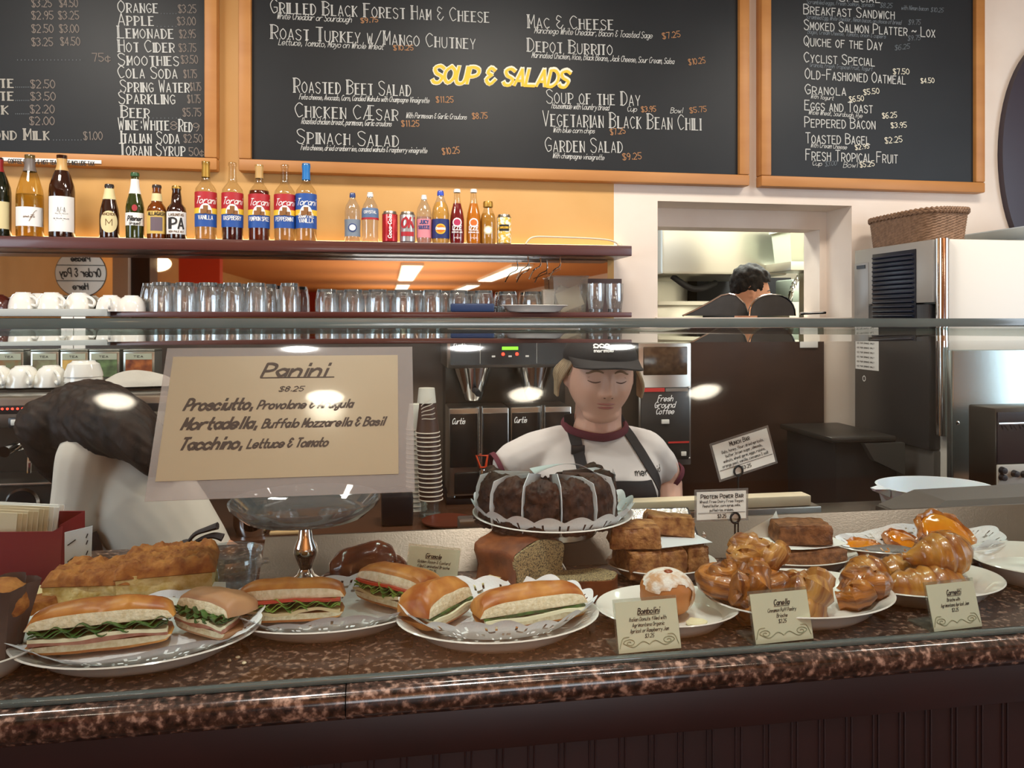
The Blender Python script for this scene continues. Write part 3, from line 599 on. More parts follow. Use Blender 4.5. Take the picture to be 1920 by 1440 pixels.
def syrup(px, yt, lab, flav, cap, top, m, fl=None, capz=.78):
    t = bottle('syrup_bottle', lab, 'bottle', px, yt, 19.2, 'syrup', m, [('cap', capz, 1, cap)] if cap else [], [('label', .165, .605, 1.45, m_tblue), ('label_top', .395, .605, 1.46, top), ('label_band', .33, .40, 1.47, m_tyel)],
      [('Torani', .455, .98, .085, m_wink, .009, .35)]+[(s, z, w, .05, m_wink, .0065, 0) for s, z, w in flav], fl, 'flavoured syrup bottles on the bottle shelf')
    k = ppm(px, YS); h = zY(px, yt, YS)-ZS; r = 19.2/k
    wp = lambda x, z: ((r+.0024)*sin(x/r), -(r+.0024)*cos(x/r), z)
    b = B(); b.grid(lambda u, v: wp(.6*r*v*cos(pi*u), h*(.335+.12*v*sin(pi*u))), 16, 4); o = obj('label_emblem', b, m_wink, t)
    b = B()
    for x0, x1, z0, z1 in ((-.2, .2, .335, .43), (-.45, -.1, .325, .385), (.1, .5, .325, .375)):
        b.grid(lambda u, v: (lambda q: (q[0]*1.02, q[1]*1.02-.0004, q[2]))(wp(r*(x0+(x1-x0)*u), h*(z0+(z1-z0)*v))), 4, 2)
    obj('tower_print', b, m_wbr, o)
syrup(386, 303, 'clear syrup bottle with gold cap and vanilla label', [('VANILLA', .255, .7)], m_goldc, m_tred, m_clr, (.3, mat('clear_syrup', '#e8dcc0', .1, trans=.95)), .8)
syrup(436, 305, 'uncapped syrup bottle of dark red syrup with raspberry label', [('RASPBERRY', .255, .9)], None, m_tred, m_clr, (.42, mat('raspberry_syrup', '#3a0a12', .1)))
syrup(486, 309, 'nearly full brown syrup bottle with tan cap and pumpkin spice label', [('PUMPKIN SPICE', .255, 1.05)], m_foil, m_tred, m_clr, (.655, mat('brown_syrup', '#5c1c0e', .1)), .82)
syrup(534, 309, 'clear syrup bottle with half tan neck band and peppermint label', [('PEPPERMINT', .255, .95)], None, m_tred, m_clr, (.6, mat('clear_syrup2', '#e6d6b4', .1, trans=.95)))
syrup(574, 307, 'all blue labelled sugar free vanilla syrup bottle with blue cap', [('VANILLA', .235, .7), ('SUGAR FREE', .295, .8)], m_bcap, m_tblue, m_clr, (.6, mat('clear_syrup2', '#e6d6b4', .1, trans=.95)), .79)
G3 = 'soft drinks on the bottle shelf'
def crest(t, r, zc, rad, m, m2=None, n='emblem'):
    b = B(); b.grid(lambda u, v: ((r+.0018)*sin(rad*v*cos(2*pi*u)/r), -(r+.0018)*cos(rad*v*cos(2*pi*u)/r), zc+rad*v*sin(2*pi*u)), 20, 3, 0, None, True); o = obj(n, b, m, t)
    if m2: b = B(); b.grid(lambda u, v: ((r+.0026)*sin(.72*rad*v*cos(2*pi*u)/r), -(r+.0026)*cos(.72*rad*v*cos(2*pi*u)/r), zc+.72*rad*v*sin(2*pi*u)), 20, 3, 0, None, True); obj('emblem_core', b, m2, o)
k = ppm(700, YS)
t = bottle('water_bottle', 'clear water bottle with navy cap and grey blue label', 'bottle', 661, 362, 14.5, 'pet', m_pet, [('cap', .91, 1, m_navy)], [('label', .12, .46, 1.5, mat('label_slate', '#7b8794', .5))], group=G3); crest(t, 14.5/k, .055, .016, m_navy, m_lab)
bottle('water_bottle', 'ribbed clear water bottle with white cap and blue red label band', 'bottle', 694, 361, 15.5, 'pet', m_pet, [('cap', .91, 1, m_lab)], [('label', .47, .68, 1.5, mat('label_blue_grey', '#5a7396', .5)), ('label_stripe', .45, .49, 1.52, m_tred)], [('CRYSTAL', .57, .8, .05, m_wink, .01, 0)], group=G3)
bottle('soda_can', 'red cola can with white script lettering', 'can', 731, 397, 14.5, 'can', mat('red_can', '#b3242c', .25, .4), [('lid', .9, 1, m_steel)], [], [], group=G3); rr_ = 14.5/k+.0012
b = B(); text(b, 'Coca-Cola', (.006, .018), .088, .013, .0032, pi/2, .2, 'mix', warp=lambda X, Z: (rr_*sin(X/rr_), -rr_*cos(X/rr_), Z)); obj('lettering', b, m_wink, [o for o in COL.objects if o.name.startswith('soda_can')][-1], smooth=False)
t = bottle('soda_can', 'silver diet cola can with big red lettering', 'can', 764, 398, 14.5, 'can', mat('silver_can', '#b9bcbf', .28, .7), [('lid', .9, 1, m_steel)], [('red_wave', .22, .36, .9, m_tred)], [('OK', .5, .85, .3, m_tred, .07, .2)], group=G3)
t = bottle('juice_bottle', 'clear bottle of pink juice with white cap', 'bottle', 795, 366, 14, 'pet', m_pet, [('cap', .91, 1, m_lab)], [('label', .12, .5, 1.5, mat('label_pink', '#e08a94', .5))], [('JUICY', .40, .6, .07, m_navy, .016, 0), ('SQUEEZE', .3, .8, .06, m_navy, .014, 0)], fill=(.55, mat('pink_juice', '#e8b0a0', .1, trans=.6)), group=G3)
t = bottle('soda_bottle', 'round orange soda bottle with navy label and blue cap', 'bottle', 826, 358, 16.5, 'bulb', m_pet, [('cap', .91, 1, mat('cobalt_cap', '#2a4cc0', .4))], [('label', .1, .46, 1.5, mat('deep_navy', '#1c2a66', .5))], fill=(.78, mat('orange_soda', '#e0a020', .15)), group=G3); crest(t, 16.5/k, .056, .02, m_yel, mat('orange_print', '#e87a1a', .5))
b = B(); text(b, 'Orangina', (-.017, .053), .034, .010, .0022, warp=lambda X, Z: ((16.5/k+.0034)*sin(X*k/16.5), -(16.5/k+.0034)*cos(X*k/16.5), Z)); obj('lettering', b, m_wink, t, smooth=False)
for px, lab, cl, cr in ((857, 'deep red sparkling juice bottle with white lettering', '#7a0f1e', '#b8305a'), (888, 'orange sparkling juice bottle with white lettering', '#d07a18', '#e86a20')):
    t = bottle('soda_bottle', lab, 'bottle', px, 355, 14, 'izze', m_clr, [('cap', .94, 1, m_lab)], [], [('IZZE', .25, .62, .075, m_wink, .014, 0), ('SPARKLING JUICE', .2, .75, .022, m_wink, .005, 0), ('12 FL OZ', .1, .5, .02, m_wink, .004, 0)], fill=(.74, mat('soda'+cl, cl, .12)), group=G3); crest(t, 14/k*.98, .083, .0175, m_wink, mat('fruit'+cr, cr, .5))
t = bottle('juice_bottle', 'stout glass tea bottle with gold lid and cream crest', 'bottle', 915, 378, 14.5, 'jar', m_clr, [('lid', .87, 1, m_goldc)], [], fill=(.72, mat('honey_tea', '#b88438', .12)), group=G3); crest(t, 14.5/k*.98, .055, .017, m_lcream, m_lab)
t = bottle('soda_can', 'white and yellow checked can at the shelf end', 'can', 945, 403, 13.5, 'can', mat('checked_can', '#e8e2cc', .35, col2='#d8b040', scale=90, lo=.49, hi=.51), [('lid', .9, 1, m_steel)], [('label', .45, .66, .7, m_ink)], [('SANPELLEGRINO', .53, .6, .06, m_yel, .012, 0)], group=G3)
# ---------------------------------------------------------------- tumblers, cups and boxes on the glassware shelf
m_tumb = clear('tumbler_glass', '#fcfdfd', .13, .8, .03, ('#e8ecec', .03)); m_tbase = mat('tumbler_base', '#5b6264', .08, spec=.8, coat=.6, trans=.35)
def tumbler(label, px, Y, h, r0, r1, group, up=False):
    t = thing('glass_tumbler', label, 'glass', (xY(px, Y), Y, ZL), 0, group)
    wob = lambda a, r, z: 1+.022*math.cos(12*a)*(1 if .004 < z < h-.006 else 0)
    b = B(); b.lathe([(r0, 0), (r0*.99, h*.3), (r0*.97, h*.55), (r1, h*.9), (r1*.94, h)], seg=48, wob=wob)
    b.lathe([(r0-.002, 0), (r0*.93, h*.5), (r1*.86, h*.86), (0, h*.87)], seg=24); o = obj('glass_wall', b, m_tumb, t)
    b = B(); b.lathe([(r1*.9, h*.885), (r1*.93, h*.99), (r1*.8, h*1.0), (0, h*.985)], seg=24); obj('glass_base', b, m_tbase, t)
    if up: t.location.z += h; t.rotation_euler = (pi, 0, 0)
    return t
TA = [(303, 2.965), (347, 2.965), (391, 2.965), (436, 2.965), (481, 2.965), (543, 2.965)]; TB = [(285, 3.06), (325, 3.055), (369, 3.055), (413, 3.055), (458, 3.055), (503, 3.055)]
t0 = tumbler('tall ribbed upturned tumbler, first in the front row beside the cups', 303, 2.965, .107, .041, .033, 'tall upturned tumblers')
for i, (px, Y) in enumerate(TA[1:]): dup(t0, (xY(px, Y), Y, ZL), i*.4, 'tall ribbed upturned tumbler, %s in the front row counting from the cups' % ORD[i+1])
for i, (px, Y) in enumerate(TB): dup(t0, (xY(px, Y), Y, ZL), i*.3, 'tall ribbed upturned tumbler, %s in the row behind counting from the cups' % ORD[i])
SA_ = [(613, 2.965), (662, 2.965), (708, 2.965), (756, 2.965), (811, 2.965), (860, 2.985), (906, 2.985), (951, 3.08), (999, 3.075)]; SB = [(638, 3.06), (685, 3.06), (732, 3.06), (781, 3.06), (836, 3.06), (884, 3.075)]
s0 = tumbler('short ribbed upturned tumbler, first in the front row after the tall ones', 613, 2.965, .085, .043, .037, 'short upturned tumblers')
for i, (px, Y) in enumerate(SA_[1:]): dup(s0, (xY(px, Y), Y, ZL), i*.4, 'short ribbed upturned tumbler, %s in its front row counting from the tall ones' % ORD[i+1])
for i, (px, Y) in enumerate(SB): dup(s0, (xY(px, Y), Y, ZL), i*.3, 'short ribbed upturned tumbler, %s in its rear row counting from the tall ones' % ORD[i])
for i, px in enumerate((1117, 1152)): tumbler('tall faceted tumbler standing upright, %s the clear plastic tub' % ('next to' if i == 0 else 'second from'), px, 2.98, .115, .036, .029, 'upright tumblers by the plastic tub', True)
b = B(); b.span(xY(1098, 3.09), xY(1165, 3.09), 3.085, 3.10, ZL, ZL+.14); o = obj('menu_holder', b, mat('brown_card', '#5a4642', .6)); tag(o, 'brown card standing behind the two upright tumblers', 'card')
def tub(px0, px1, y0, Y, dep, lab, nm):
    x0, x1 = xY(px0, Y), xY(px1, Y); h = zY(px0, y0, Y)-ZL; w = x1-x0
    t = thing('plastic_tub', lab, 'container', ((x0+x1)/2, Y+dep/2, ZL))
    mt = clear('cloudy_plastic', '#f2f2ee', .10, .5, .12, ('#dcd8cc', .13)); b = B()
    for s_ in (1, .97): b.loft([[(sx*w/2*f*s_, sy*dep/2*f*s_, z) for sx, sy in ((-1, -1), (1, -1), (1, 1), (-1, 1))] for f, z in ((.88, .001), (1, h))], cap=False)
    b.span(-w*.43, w*.43, -dep*.43, dep*.43, .001, .003); obj('tub_wall', b, mt, t, smooth=False)
    b = B(); b.span(-w*.53, w*.53, -dep*.53, dep*.53, h, h+.006, 0, .002); obj('lid', b, mt, t)
    return t, w, h
t, w, h = tub(1037, 1103, 519, 3.035, .085, 'clear plastic tub of folded paper bags with a flat lid, by the upright tumblers', 'a')
for i in range(4):
    o = B(); o.box((0, 0, .055), (w*.7, .004, .085), rot=Euler((.1, .25*(i-1.5), .1*i))); obj('paper_bag', o, mat('bag_paper', '#cfc6b2', .7), t, (0, -.022+.014*i, 0))
t, w, h = tub(1018, 1040, 545, 2.99, .03, 'low clouded plastic tub behind the last short tumblers', 'b')
m_nav = mat('navy_box', '#1f3358', .45)
b = B(); b.span(xY(845, 2.93), xY(927, 2.93), 2.925, 2.945, ZL, zY(880, 569, 2.93), 0, .006); o = obj('navy_box', b, m_nav); tag(o, 'small navy blue box on the front edge of the glassware shelf', 'box')
def plate(name, label, px, Y, Z, a, c, h, group=None, foot=.72, m=None, rz=0, X=None, parent=None):
    b = B(); b.lathe([(0, .004), (foot*.85, .004), (foot*.9, 0), (foot, 0), (foot+.06, h*.22), (.9, h*.78), (.99, h), (1, h*1.02), (1, h*.93), (.99, h*.9)], seg=56, sx=1, sy=1) if 0 else None
    pr = [(0, .0045), (foot*.84, .0045), (foot*.86, 0), (foot*.96, 0), (foot+.05, h*.25), (.86, h*.72), (.985, h*.95), (1, h), (.985, h+.0015), (.86, h*.82), (foot+.03, h*.38), (foot*.8, .0085), (0, .0085)]
    b.lathe([(r, z) for r, z in pr], seg=56)
    for w in b.bm.verts: w.co.x *= a; w.co.y *= c
    x = xY(px, Y) if X is None else X
    o = obj(name, b, m or m_cer, None, (x, Y, Z), (0, 0, rz)); tag(o, label, 'plate', group); return o
plate('dinner_plate', 'white plate lying on the glassware shelf beside the navy box', 1002, 2.95, ZL, .135, .075, .026)
# cups on the pale tray and tag papers
m_tray = mat('pale_grey_tray', '#aeb3b0', .4)
zt = zY(100, 577, 2.9); b = B(); b.span(-2.3, xY(203, 2.9), 2.89, 3.12, zt-.03, zt-.004, 0, .003); o = obj('cup_tray', b, m_tray); tag(o, 'pale grey tray shelf carrying the upturned cups', 'shelf')
for i, (p0, p1) in enumerate(((115, 137), (139, 160))):
    b = B(); b.span(xY(p0, 2.886), xY(p1, 2.886), 2.884, 2.889, zY(120, 655, 2.88), zt-.031); o = obj('paper_tag', b, m_paper, smooth=False); tag(o, ('small white paper tag hanging from the cup tray', 'second white paper tag hanging beside the first')[i], 'tag')
def cup(label, px, Y, Z, r, h, m=None, group=None, rz=0, up=False):
    t = thing('coffee_cup', label, 'cup', (xY(px, Y), Y, Z), rz, group)
    b = B(); b.lathe([(r, 0), (r*.99, h*.2), (r*.9, h*.55), (r*.7, h*.85), (r*.5, h*.95), (r*.48, h), (r*.4, h), (r*.38, h*.96), (0, h*.96)], seg=28); b.lathe([(r-.003, 0), (r*.85, h*.5), (r*.6, h*.85), (0, h*.9)], seg=24); obj('cup_bowl', b, m or m_cer, t)
    b = B(); b.tube(smooth_pts([(r*.93, 0, h*.25), (r*1.4, 0, h*.2), (r*1.5, 0, h*.45), (r*1.15, 0, h*.68), (r*.75, 0, h*.75)], 5), .005, 8); obj('handle', b, m or m_cer, t)
    if up: t.rotation_euler = (pi, 0, rz); t.location.z += h
    return t
m_brc = mat('brown_glaze', '#4a2018', .15, coat=.4); ztt = zt-.0035
cup('dark brown glazed cup at the end of the cup tray', -8, 2.95, ztt, .05, .05, m_brc, rz=.3)
c0 = cup('upturned white cup next to the brown cup', 44, 2.95, ztt, .047, .058, group='upturned cups', rz=-.55)
dup(c0, (xY(97, 2.95), 2.95, ztt), -.6, 'upturned white cup, second after the brown cup, under the round sign reflection')
dup(c0, (xY(149, 2.97), 2.97, ztt), -.5, 'upturned white cup, third after the brown cup')
dup(c0, (xY(207, 2.94), 2.94, ZL), -1.3, 'upturned white cup on the end of the tray with handle toward the viewer')
dup(c0, (xY(247, 2.965), 2.965, ZL), 1.2, 'upturned white cup touching the first tall tumbler')
dup(c0, (xY(75, 3.06), 3.06, ztt), .2, 'upturned white cup in the rear row behind the first two')
# ================================================================ MACHINES BEHIND THE COUNTER
m_dsteel = mat('dark_steel', '#4a4640', .3, .8, bump=.04, bscale=60); m_panel = mat('black_panel', '#1d1b1b', .25); m_wht = mat('white_enamel', '#dedbd2', .35); m_gry = mat('mid_grey_plastic', '#55524e', .45)
m_ledr = mat('red_led', '#ff3020', .4, emit=6); m_ledg = mat('green_display', '#7ad830', .4, emit=1.6); m_ledb = mat('blue_digits', '#5a5ae8', .4, emit=1.5); m_redp = mat('red_strip', '#c03028', .5)
def px_thing(name, label, cat, px, Y, z, rz=0, group=None): return thing(name, label, cat, (xY(px, Y), Y, z), rz, group)
ZBC = .8903
# twin coffee brewer
Y0 = 2.74; k = ppm(940, Y0); X0 = xY(838, Y0)
def qx(px, Y=Y0): return xY(px, Y)
def qz(py, px=940, Y=Y0): return zY(px, py, Y)
t = thing('coffee_brewer', 'large twin steel coffee brewer on the back counter behind the capped barista', 'coffee machine', (X0, Y0, ZBC)); W = qx(1088)-X0
zt_, zh, zu, zm, zl = qz(637)-ZBC, qz(690)-ZBC, qz(765)-ZBC, qz(880)-ZBC, qz(930)-ZBC
b = B(); b.span(0, W, 0, .34, zh, zt_, 0, .004); obj('head', b, m_steel, t)
b = B(); b.span(.012, W-.012, -.003, -.0005, zh+.012, zt_-.008); p = obj('control_panel', b, m_panel, t, smooth=False)
ux = lambda px: qx(px)-X0
b = B(); b.span(ux(941), ux(971), -.006, -.0035, qz(656)-ZBC, qz(650)-ZBC); obj('display', b, m_ledg, p)
for px in (943, 969): b = B(); b.lathe([(0, 0), (.006, 0), (.005, .004), (0, .005)], seg=12); bmesh.ops.rotate(b.bm, verts=b.bm.verts[:], matrix=Matrix.Rotation(pi/2, 3, 'X')); obj('indicator', b, m_ledr, p, (ux(px), -.0035, qz(664)-ZBC))
for px in (925, 956, 988): b = B(); b.span(-.006, .006, -.003, 0, -.003, .003); obj('button', b, m_wht, p, (ux(px), -.0035, qz(668)-ZBC))
b = B(); text(b, 'Curtis', (ux(850), qz(651)-ZBC), .045, .016, .0025, 0, .25, 'mix', 0, False, -.0036); obj('lettering', b, m_wink, p, smooth=False)
b = B()
for px in (900, 1006): b.span(ux(px)-.0008, ux(px)+.0008, -.0042, -.0033, zh+.016, zt_-.012)
obj('groove', b, m_steel, p)
b = B(); b.span(.01, W-.01, .2, .34, .02, zh); obj('back_wall', b, m_dsteel, t)
for i, px in enumerate((893, 1010)):
    b = B(); c = ux(px); b.lathe([(.0, 0), (.028, 0), (.034, .01), (.075, zh-zu-.012), (.082, zh-zu-.001)], (c, .1, zu+.02), 32); obj('brew_basket', b, m_chrome, t)
    b = B(); b.tube([(c, .05, zu+.06), (c, -.03, zu+.062), (c, -.06, zu+.058)], .011, 10); obj('basket_handle', b, m_blk_matte, t)
for i, (p0, p1) in enumerate(((842, 956), (959, 1074))):
    x0, x1 = ux(p0), ux(p1)
    b = B(); b.span(x0, x1, .02, .19, zl, zu, 0, .006); o = obj('server_urn', b, m_steel, t)
    b = B(); b.span(x0+.005, (x0+x1)/2-.006, .014, .0195, zm+.008, zu-.02, 0, .002); b.span((x0+x1)/2+.012, x1-.005, .014, .0195, zm+.008, zu-.02, 0, .002); obj('front_panel', b, m_panel, o)
    b = B(); b.span(x0+.02, x1-.02, .012, .0195, zl+.008, zm-.012, 0, .004); obj('lower_panel', b, m_panel, o)
    b = B(); b.tube([((x0+x1)/2+.003, .0, zm+.03), ((x0+x1)/2+.003, .0, zu+.008)], .0085, 12); b.tube([((x0+x1)/2+.003, .0, zu-.004), ((x0+x1)/2+.003, .03, zu-.004)], .006, 8); obj('sight_tube', b, m_chrome, o)
    b = B(); text(b, 'Curtis', (x0+.012, zu-.056), .045, .020, .0028, 0, .25, 'mix', 0, False, .0135); obj('lettering', b, m_wink, o, smooth=False)
    b = B(); cx = (x0+x1)/2+.006; b.tube([(cx-.02, -.02, zm+.055), (cx+.02, -.02, zm+.055), (cx+.012, -.03, zm+.015), (cx-.008, -.03, zm+.015)], .005, 8, closed=True); obj('tap_lever', b, mat('orange_lever', '#d84a22', .4), o)
    b = B(); b.tube([(cx, .02, zm+.0), (cx, -.03, zm), (cx, -.035, zm-.03)], .011, 10); obj('tap', b, m_chrome, o)
b = B()
for px in (850, 1060): b.tube([(ux(px), .06, 0), (ux(px), .06, zl+.002)], .018, 14)
obj('foot', b, m_chrome, t)
b = B(); b.span(0, W, .02, .33, 0, .02, 0, .003); obj('drip_tray', b, m_black, t)
# coffee grinder
Y1 = 2.76; X1 = xY(1197, Y1); W1 = xY(1296, Y1)-X1
t = thing('coffee_grinder', 'tall steel coffee grinder with black fresh ground coffee panel beside the barista', 'coffee grinder', (X1, Y1, ZBC)); gz = lambda py: zY(1246, py, Y1)-ZBC; gx = lambda px: xY(px, Y1)-X1
b = B(); b.span(0, W1, 0, .3, gz(873), gz(643), 0, .004); obj('housing', b, m_steel, t)
b = B(); b.span(gx(1206), gx(1288), -.006, -.0005, gz(703), gz(650), 0, .003); obj('hopper_window', b, mat('bean_window', '#3a2a20', .15, col2='#54402f', scale=60), t)
b = B(); b.span(gx(1201), gx(1292), -.004, -.0005, gz(862), gz(726), 0, .002); p = obj('front_panel', b, mat('charcoal_panel', '#2c2b29', .35), t)
b = B(); b.span(gx(1203), gx(1245), -.007, -.0045, gz(734), gz(727)); b.span(gx(1252), gx(1291), -.007, -.0045, gz(831), gz(828)); obj('red_stripe', b, m_redp, p)
b = B(); b.span(gx(1247), gx(1289), -.007, -.0045, gz(734), gz(728)); obj('grey_stripe', b, m_steel, p)
b = B()
for s, x0, y, x1 in (('Fresh', 1232, 752, 1260), ('Ground', 1226, 764, 1264), ('Coffee', 1229, 776, 1262)): text(b, s, (gx(x0), gz(y)), gx(x1)-gx(x0), .022, .0028, 0, .3, 'mix', 0, False, -.0048)
obj('lettering', b, m_wink, p, smooth=False)
for py in (790, 851): b = B(); b.span(gx(1239) if py < 800 else gx(1276), gx(1253) if py < 800 else gx(1285), -.012, -.0045, gz(py+4), gz(py-4), 0, .001); obj('switch', b, m_wht, p)
b = B()
for px in (1200, 1292):
    for py in (727, 860): b.ball((gx(px), -.004, gz(py)), .005, 2)
obj('screw', b, m_chrome, t)
b = B(); b.span(.01, W1-.01, .06, .29, 0, gz(874)); obj('stand', b, m_black, t)
# paper cups in two stacks and small things on the back counter
m_cup = mat('brown_paper_cup', '#4a3226', .55); m_rim = mat('cup_rim', '#d8cdbc', .5); m_wcup = mat('white_paper_cup', '#d5d2c4', .5)
def pcup(label, x, Y, z, r, h, m, group, deco=False):
    t = thing('paper_cup', label, 'cup', (x, Y, z), 0, group)
    b = B(); b.lathe([(r, 0), (r*.72, h), (r*.7, h), (r*.68, h-.004), (0, h-.004)], seg=26); obj('cup_wall', b, m, t)
    b = B(); b.tube([(r*cos(i*pi/13), r*sin(i*pi/13), .002) for i in range(26)], .0022, 6, closed=True); obj('rim', b, m_rim, t)
    if deco:
        wp = lambda X, Z: ((r*.86+.002)*sin(X/(r*.86)), -(r*.86+.004)*cos(X/(r*.86)), Z); b = B()
        for i in range(5): text(b, '~', (-.022, .045+.011*i), .045, .012, .003, .15*i, .2, 'mix', warp=wp)
        obj('printed_lettering', b, m_rim, t, smooth=False)
    return t
Yc = 2.62; kc = ppm(808, Yc); z0 = zY(808, 937, Yc)
b = B(); b.lathe([(0, 0), (.036, 0), (.036, .012), (.03, .016), (.03, z0-ZBC-.012), (.036, z0-ZBC), (0, z0-ZBC)], seg=24); o = obj('glass_jar', b, clear('jar_glass', '#e8ece6', .1, .8, .03, ('#9aa09a', .25)), None, (xY(806, Yc), Yc, ZBC)); tag(o, 'small lidded glass jar under the paper cups', 'jar')
step = (zY(808, 811, Yc)-z0)/15
pc = None; G4 = 'brown paper cups nested in the tall stack'
for i in range(16):
    if pc is None: pc = pcup('brown paper cup nested in the tall stack, lowest of the stack', xY(808, Yc), Yc, z0+.001, .0395, .09, m_cup, G4)
    elif i < 15: dup(pc, (xY(808-.4*i, Yc), Yc, z0+.001+i*step), None, 'brown paper cup nested in the tall stack, %s from its foot' % (ORD[i] if i < 14 else 'last but one'))
pcup('brown paper cup with white drawing, topmost of the tall stack', xY(802, Yc), Yc, z0+15*step, .0395, .1, m_cup, G4, True)
b = B(); b.lathe([(.032, 0), (.027, .05), (0, .05)], seg=24); o = obj('paper_cup', b, m_wcup, None, (xY(800, Yc), Yc, z0+15*step+.1015)); tag(o, 'small white paper cup set upside down on the tall brown stack', 'cup')
Y2 = 2.71; za = ZBC; wc = None
for i in range(18):
    l = 'white paper cup of the shorter rear stack, %s' % ('lowest' if i == 0 else 'number %d above the foot' % i)
    l = 'pale paper cup nested in the slim rear stack next to the sign'
    if wc is None: wc = pcup(l, xY(781, Y2), Y2, za, .036, .09, m_wcup, 'pale paper cups in the slim stack')
    else: dup(wc, (xY(781, Y2), Y2, za+i*.0165), None, l)
b = B(); b.lathe([(0, 0), (.05, 0), (.06, .03), (.06, .11), (.056, .11), (.056, .03), (0, .02)], seg=28); o = obj('steel_pitcher', b, m_chrome, None, (xY(475, 2.5), 2.5, ZBC)); tag(o, 'small polished steel milk pitcher on the back counter beside the bending barista', 'pitcher')
b = B(); b.span(xY(715, 2.5), xY(775, 2.5), 2.5, 2.6, ZBC, ZBC+.1, 0, .01); o = obj('knock_box', b, m_black); tag(o, 'black box on the back counter beside the cup stacks', 'box')
b = B(); b.lathe([(0, 0), (.05, 0), (.085, .012), (.085, .016), (.05, .006), (0, .006)], seg=28); o = obj('saucer', b, mat('brown_saucer', '#5a2a1c', .3), None, (xY(840, 2.5), 2.5, ZBC)); tag(o, 'brown saucer on the back counter in front of the brewer', 'saucer')
b = B(); b.span(xY(505, 2.46), xY(570, 2.46), 2.455, 2.475, ZBC, ZBC+.012, 0, .004); o = obj('wooden_stick', b, mat('pale_wood', '#c9a878', .5)); tag(o, 'pale wooden stick lying on the back counter beside the pitcher', 'stick')
# ---------------------------------------------------------------- espresso machine, tins and cups on it
Ye = 2.28; Xe0, Xe1 = -1.75, xY(318, Ye); ze = zY(150, 737, Ye); ez = lambda py: zY(150, py, Ye)-ZBC
t = thing('espresso_machine', 'wide steel espresso machine with cups and tins on its top', 'espresso machine', (Xe1, Ye, ZBC)); We = Xe1-Xe0
b = B(); b.span(-We, 0, .14, .5, .06, ez(737), 0, .006); obj('body', b, m_dsteel, t)
b = B(); b.span(-We, 0, 0, .14, ez(800), ez(742), 0, .012); h = obj('head', b, m_steel, t)
b = B(); b.span(-We, 0, -.004, -.0005, ez(774), ez(758), 0, .001); obj('led_strip', b, m_black, h)
b = B()
for i in range(12): b.ball((xY(6+9.5*i, Ye)-Xe1, -.005, ez(764)), .0035, 1)
obj('led_light', b, m_ledr, h)
b = B(); text(b, '88 8', (xY(54, Ye)-Xe1, ez(775)), .02, .009, .0018, y=-.0045); obj('digit_lettering', b, m_ledb, h, smooth=False)
b = B(); b.span(xY(17, Ye)-Xe1, xY(75, Ye)-Xe1, -.008, -.0005, ez(799), ez(780), 0, .004); kp = obj('keypad', b, m_black, h)
for px in (30, 44, 58, 70): b = B(); b.span(-.009, .009, -.004, 0, -.008, .008, 0, .002); obj('button', b, m_wht, kp, (xY(px, Ye)-Xe1, -.008, ez(789)))
b = B()
for i in range(40): b.span(-.02-.012*i, -.026-.012*i, .2, .48, ez(737)+.0005, ez(737)+.004)
obj('grille', b, m_dsteel, t)
b = B(); b.span(-We, 0, .02, .14, ez(960), ez(905), 0, .01); lb = obj('base', b, mat('grey_base', '#4a4842', .35, .4), t)
b = B(); b.span(-We, 0, -.03, .14, ez(905), ez(898), 0, .003); obj('drip_tray', b, m_steel, t)
b = B(); b.lathe([(0, 0), (.042, 0), (.036, .006), (0, .008)], seg=26, sx=1.05); bmesh.ops.rotate(b.bm, verts=b.bm.verts[:], matrix=Matrix.Rotation(pi/2, 3, 'X')); obj('pressure_gauge', b, m_chrome, lb, (xY(36, Ye)-Xe1, .0195, ez(943)))
b = B(); b.lathe([(0, 0), (.036, 0), (0, .002)], seg=26, sx=1.05); bmesh.ops.rotate(b.bm, verts=b.bm.verts[:], matrix=Matrix.Rotation(pi/2, 3, 'X')); obj('gauge_dial', b, m_panel, lb, (xY(36, Ye)-Xe1, .0110, ez(943)))
for px in (53, 200):
    b = B(); c = xY(px, Ye)-Xe1; b.lathe([(0, 0), (.036, 0), (.036, .04), (.028, .05), (.028, .06)], (c, .06, ez(830)), 24); b.tube([(c, .03, ez(826)), (c-.01, -.04, ez(829)), (c-.015, -.1, ez(833))], [.01, .012, .015], 10); obj('portafilter', b, m_chrome, t)
b = B(); b.ball((xY(40, Ye)-Xe1, -.02, ez(832)), (.022, .016, .014), 2); b.tube([(xY(66, Ye)-Xe1, .0, ez(805)), (xY(66, Ye)-Xe1, -.03, ez(838)), (xY(64, Ye)-Xe1, -.03, ez(880))], .006, 8); obj('steam_wand', b, m_chrome, t)
for x in (-We+.1, -.1): b = B(); b.tube([(x, .1, 0), (x, .1, .062), ], .03, 16); b.tube([(x, .42, 0), (x, .42, .062)], .03, 16); obj('foot', b, m_black, t)
ZE = ze+.0045
m_tin = mat('tin_metal', '#b9bdb4', .3, .9)
prints = [('#6f7a55', '#8a5a30'), ('#8a8f6a', '#6a5a40'), ('#b98a40', '#d8b060'), ('#6f8a58', '#3a4030'), ('#b86a34', '#5a2018')]
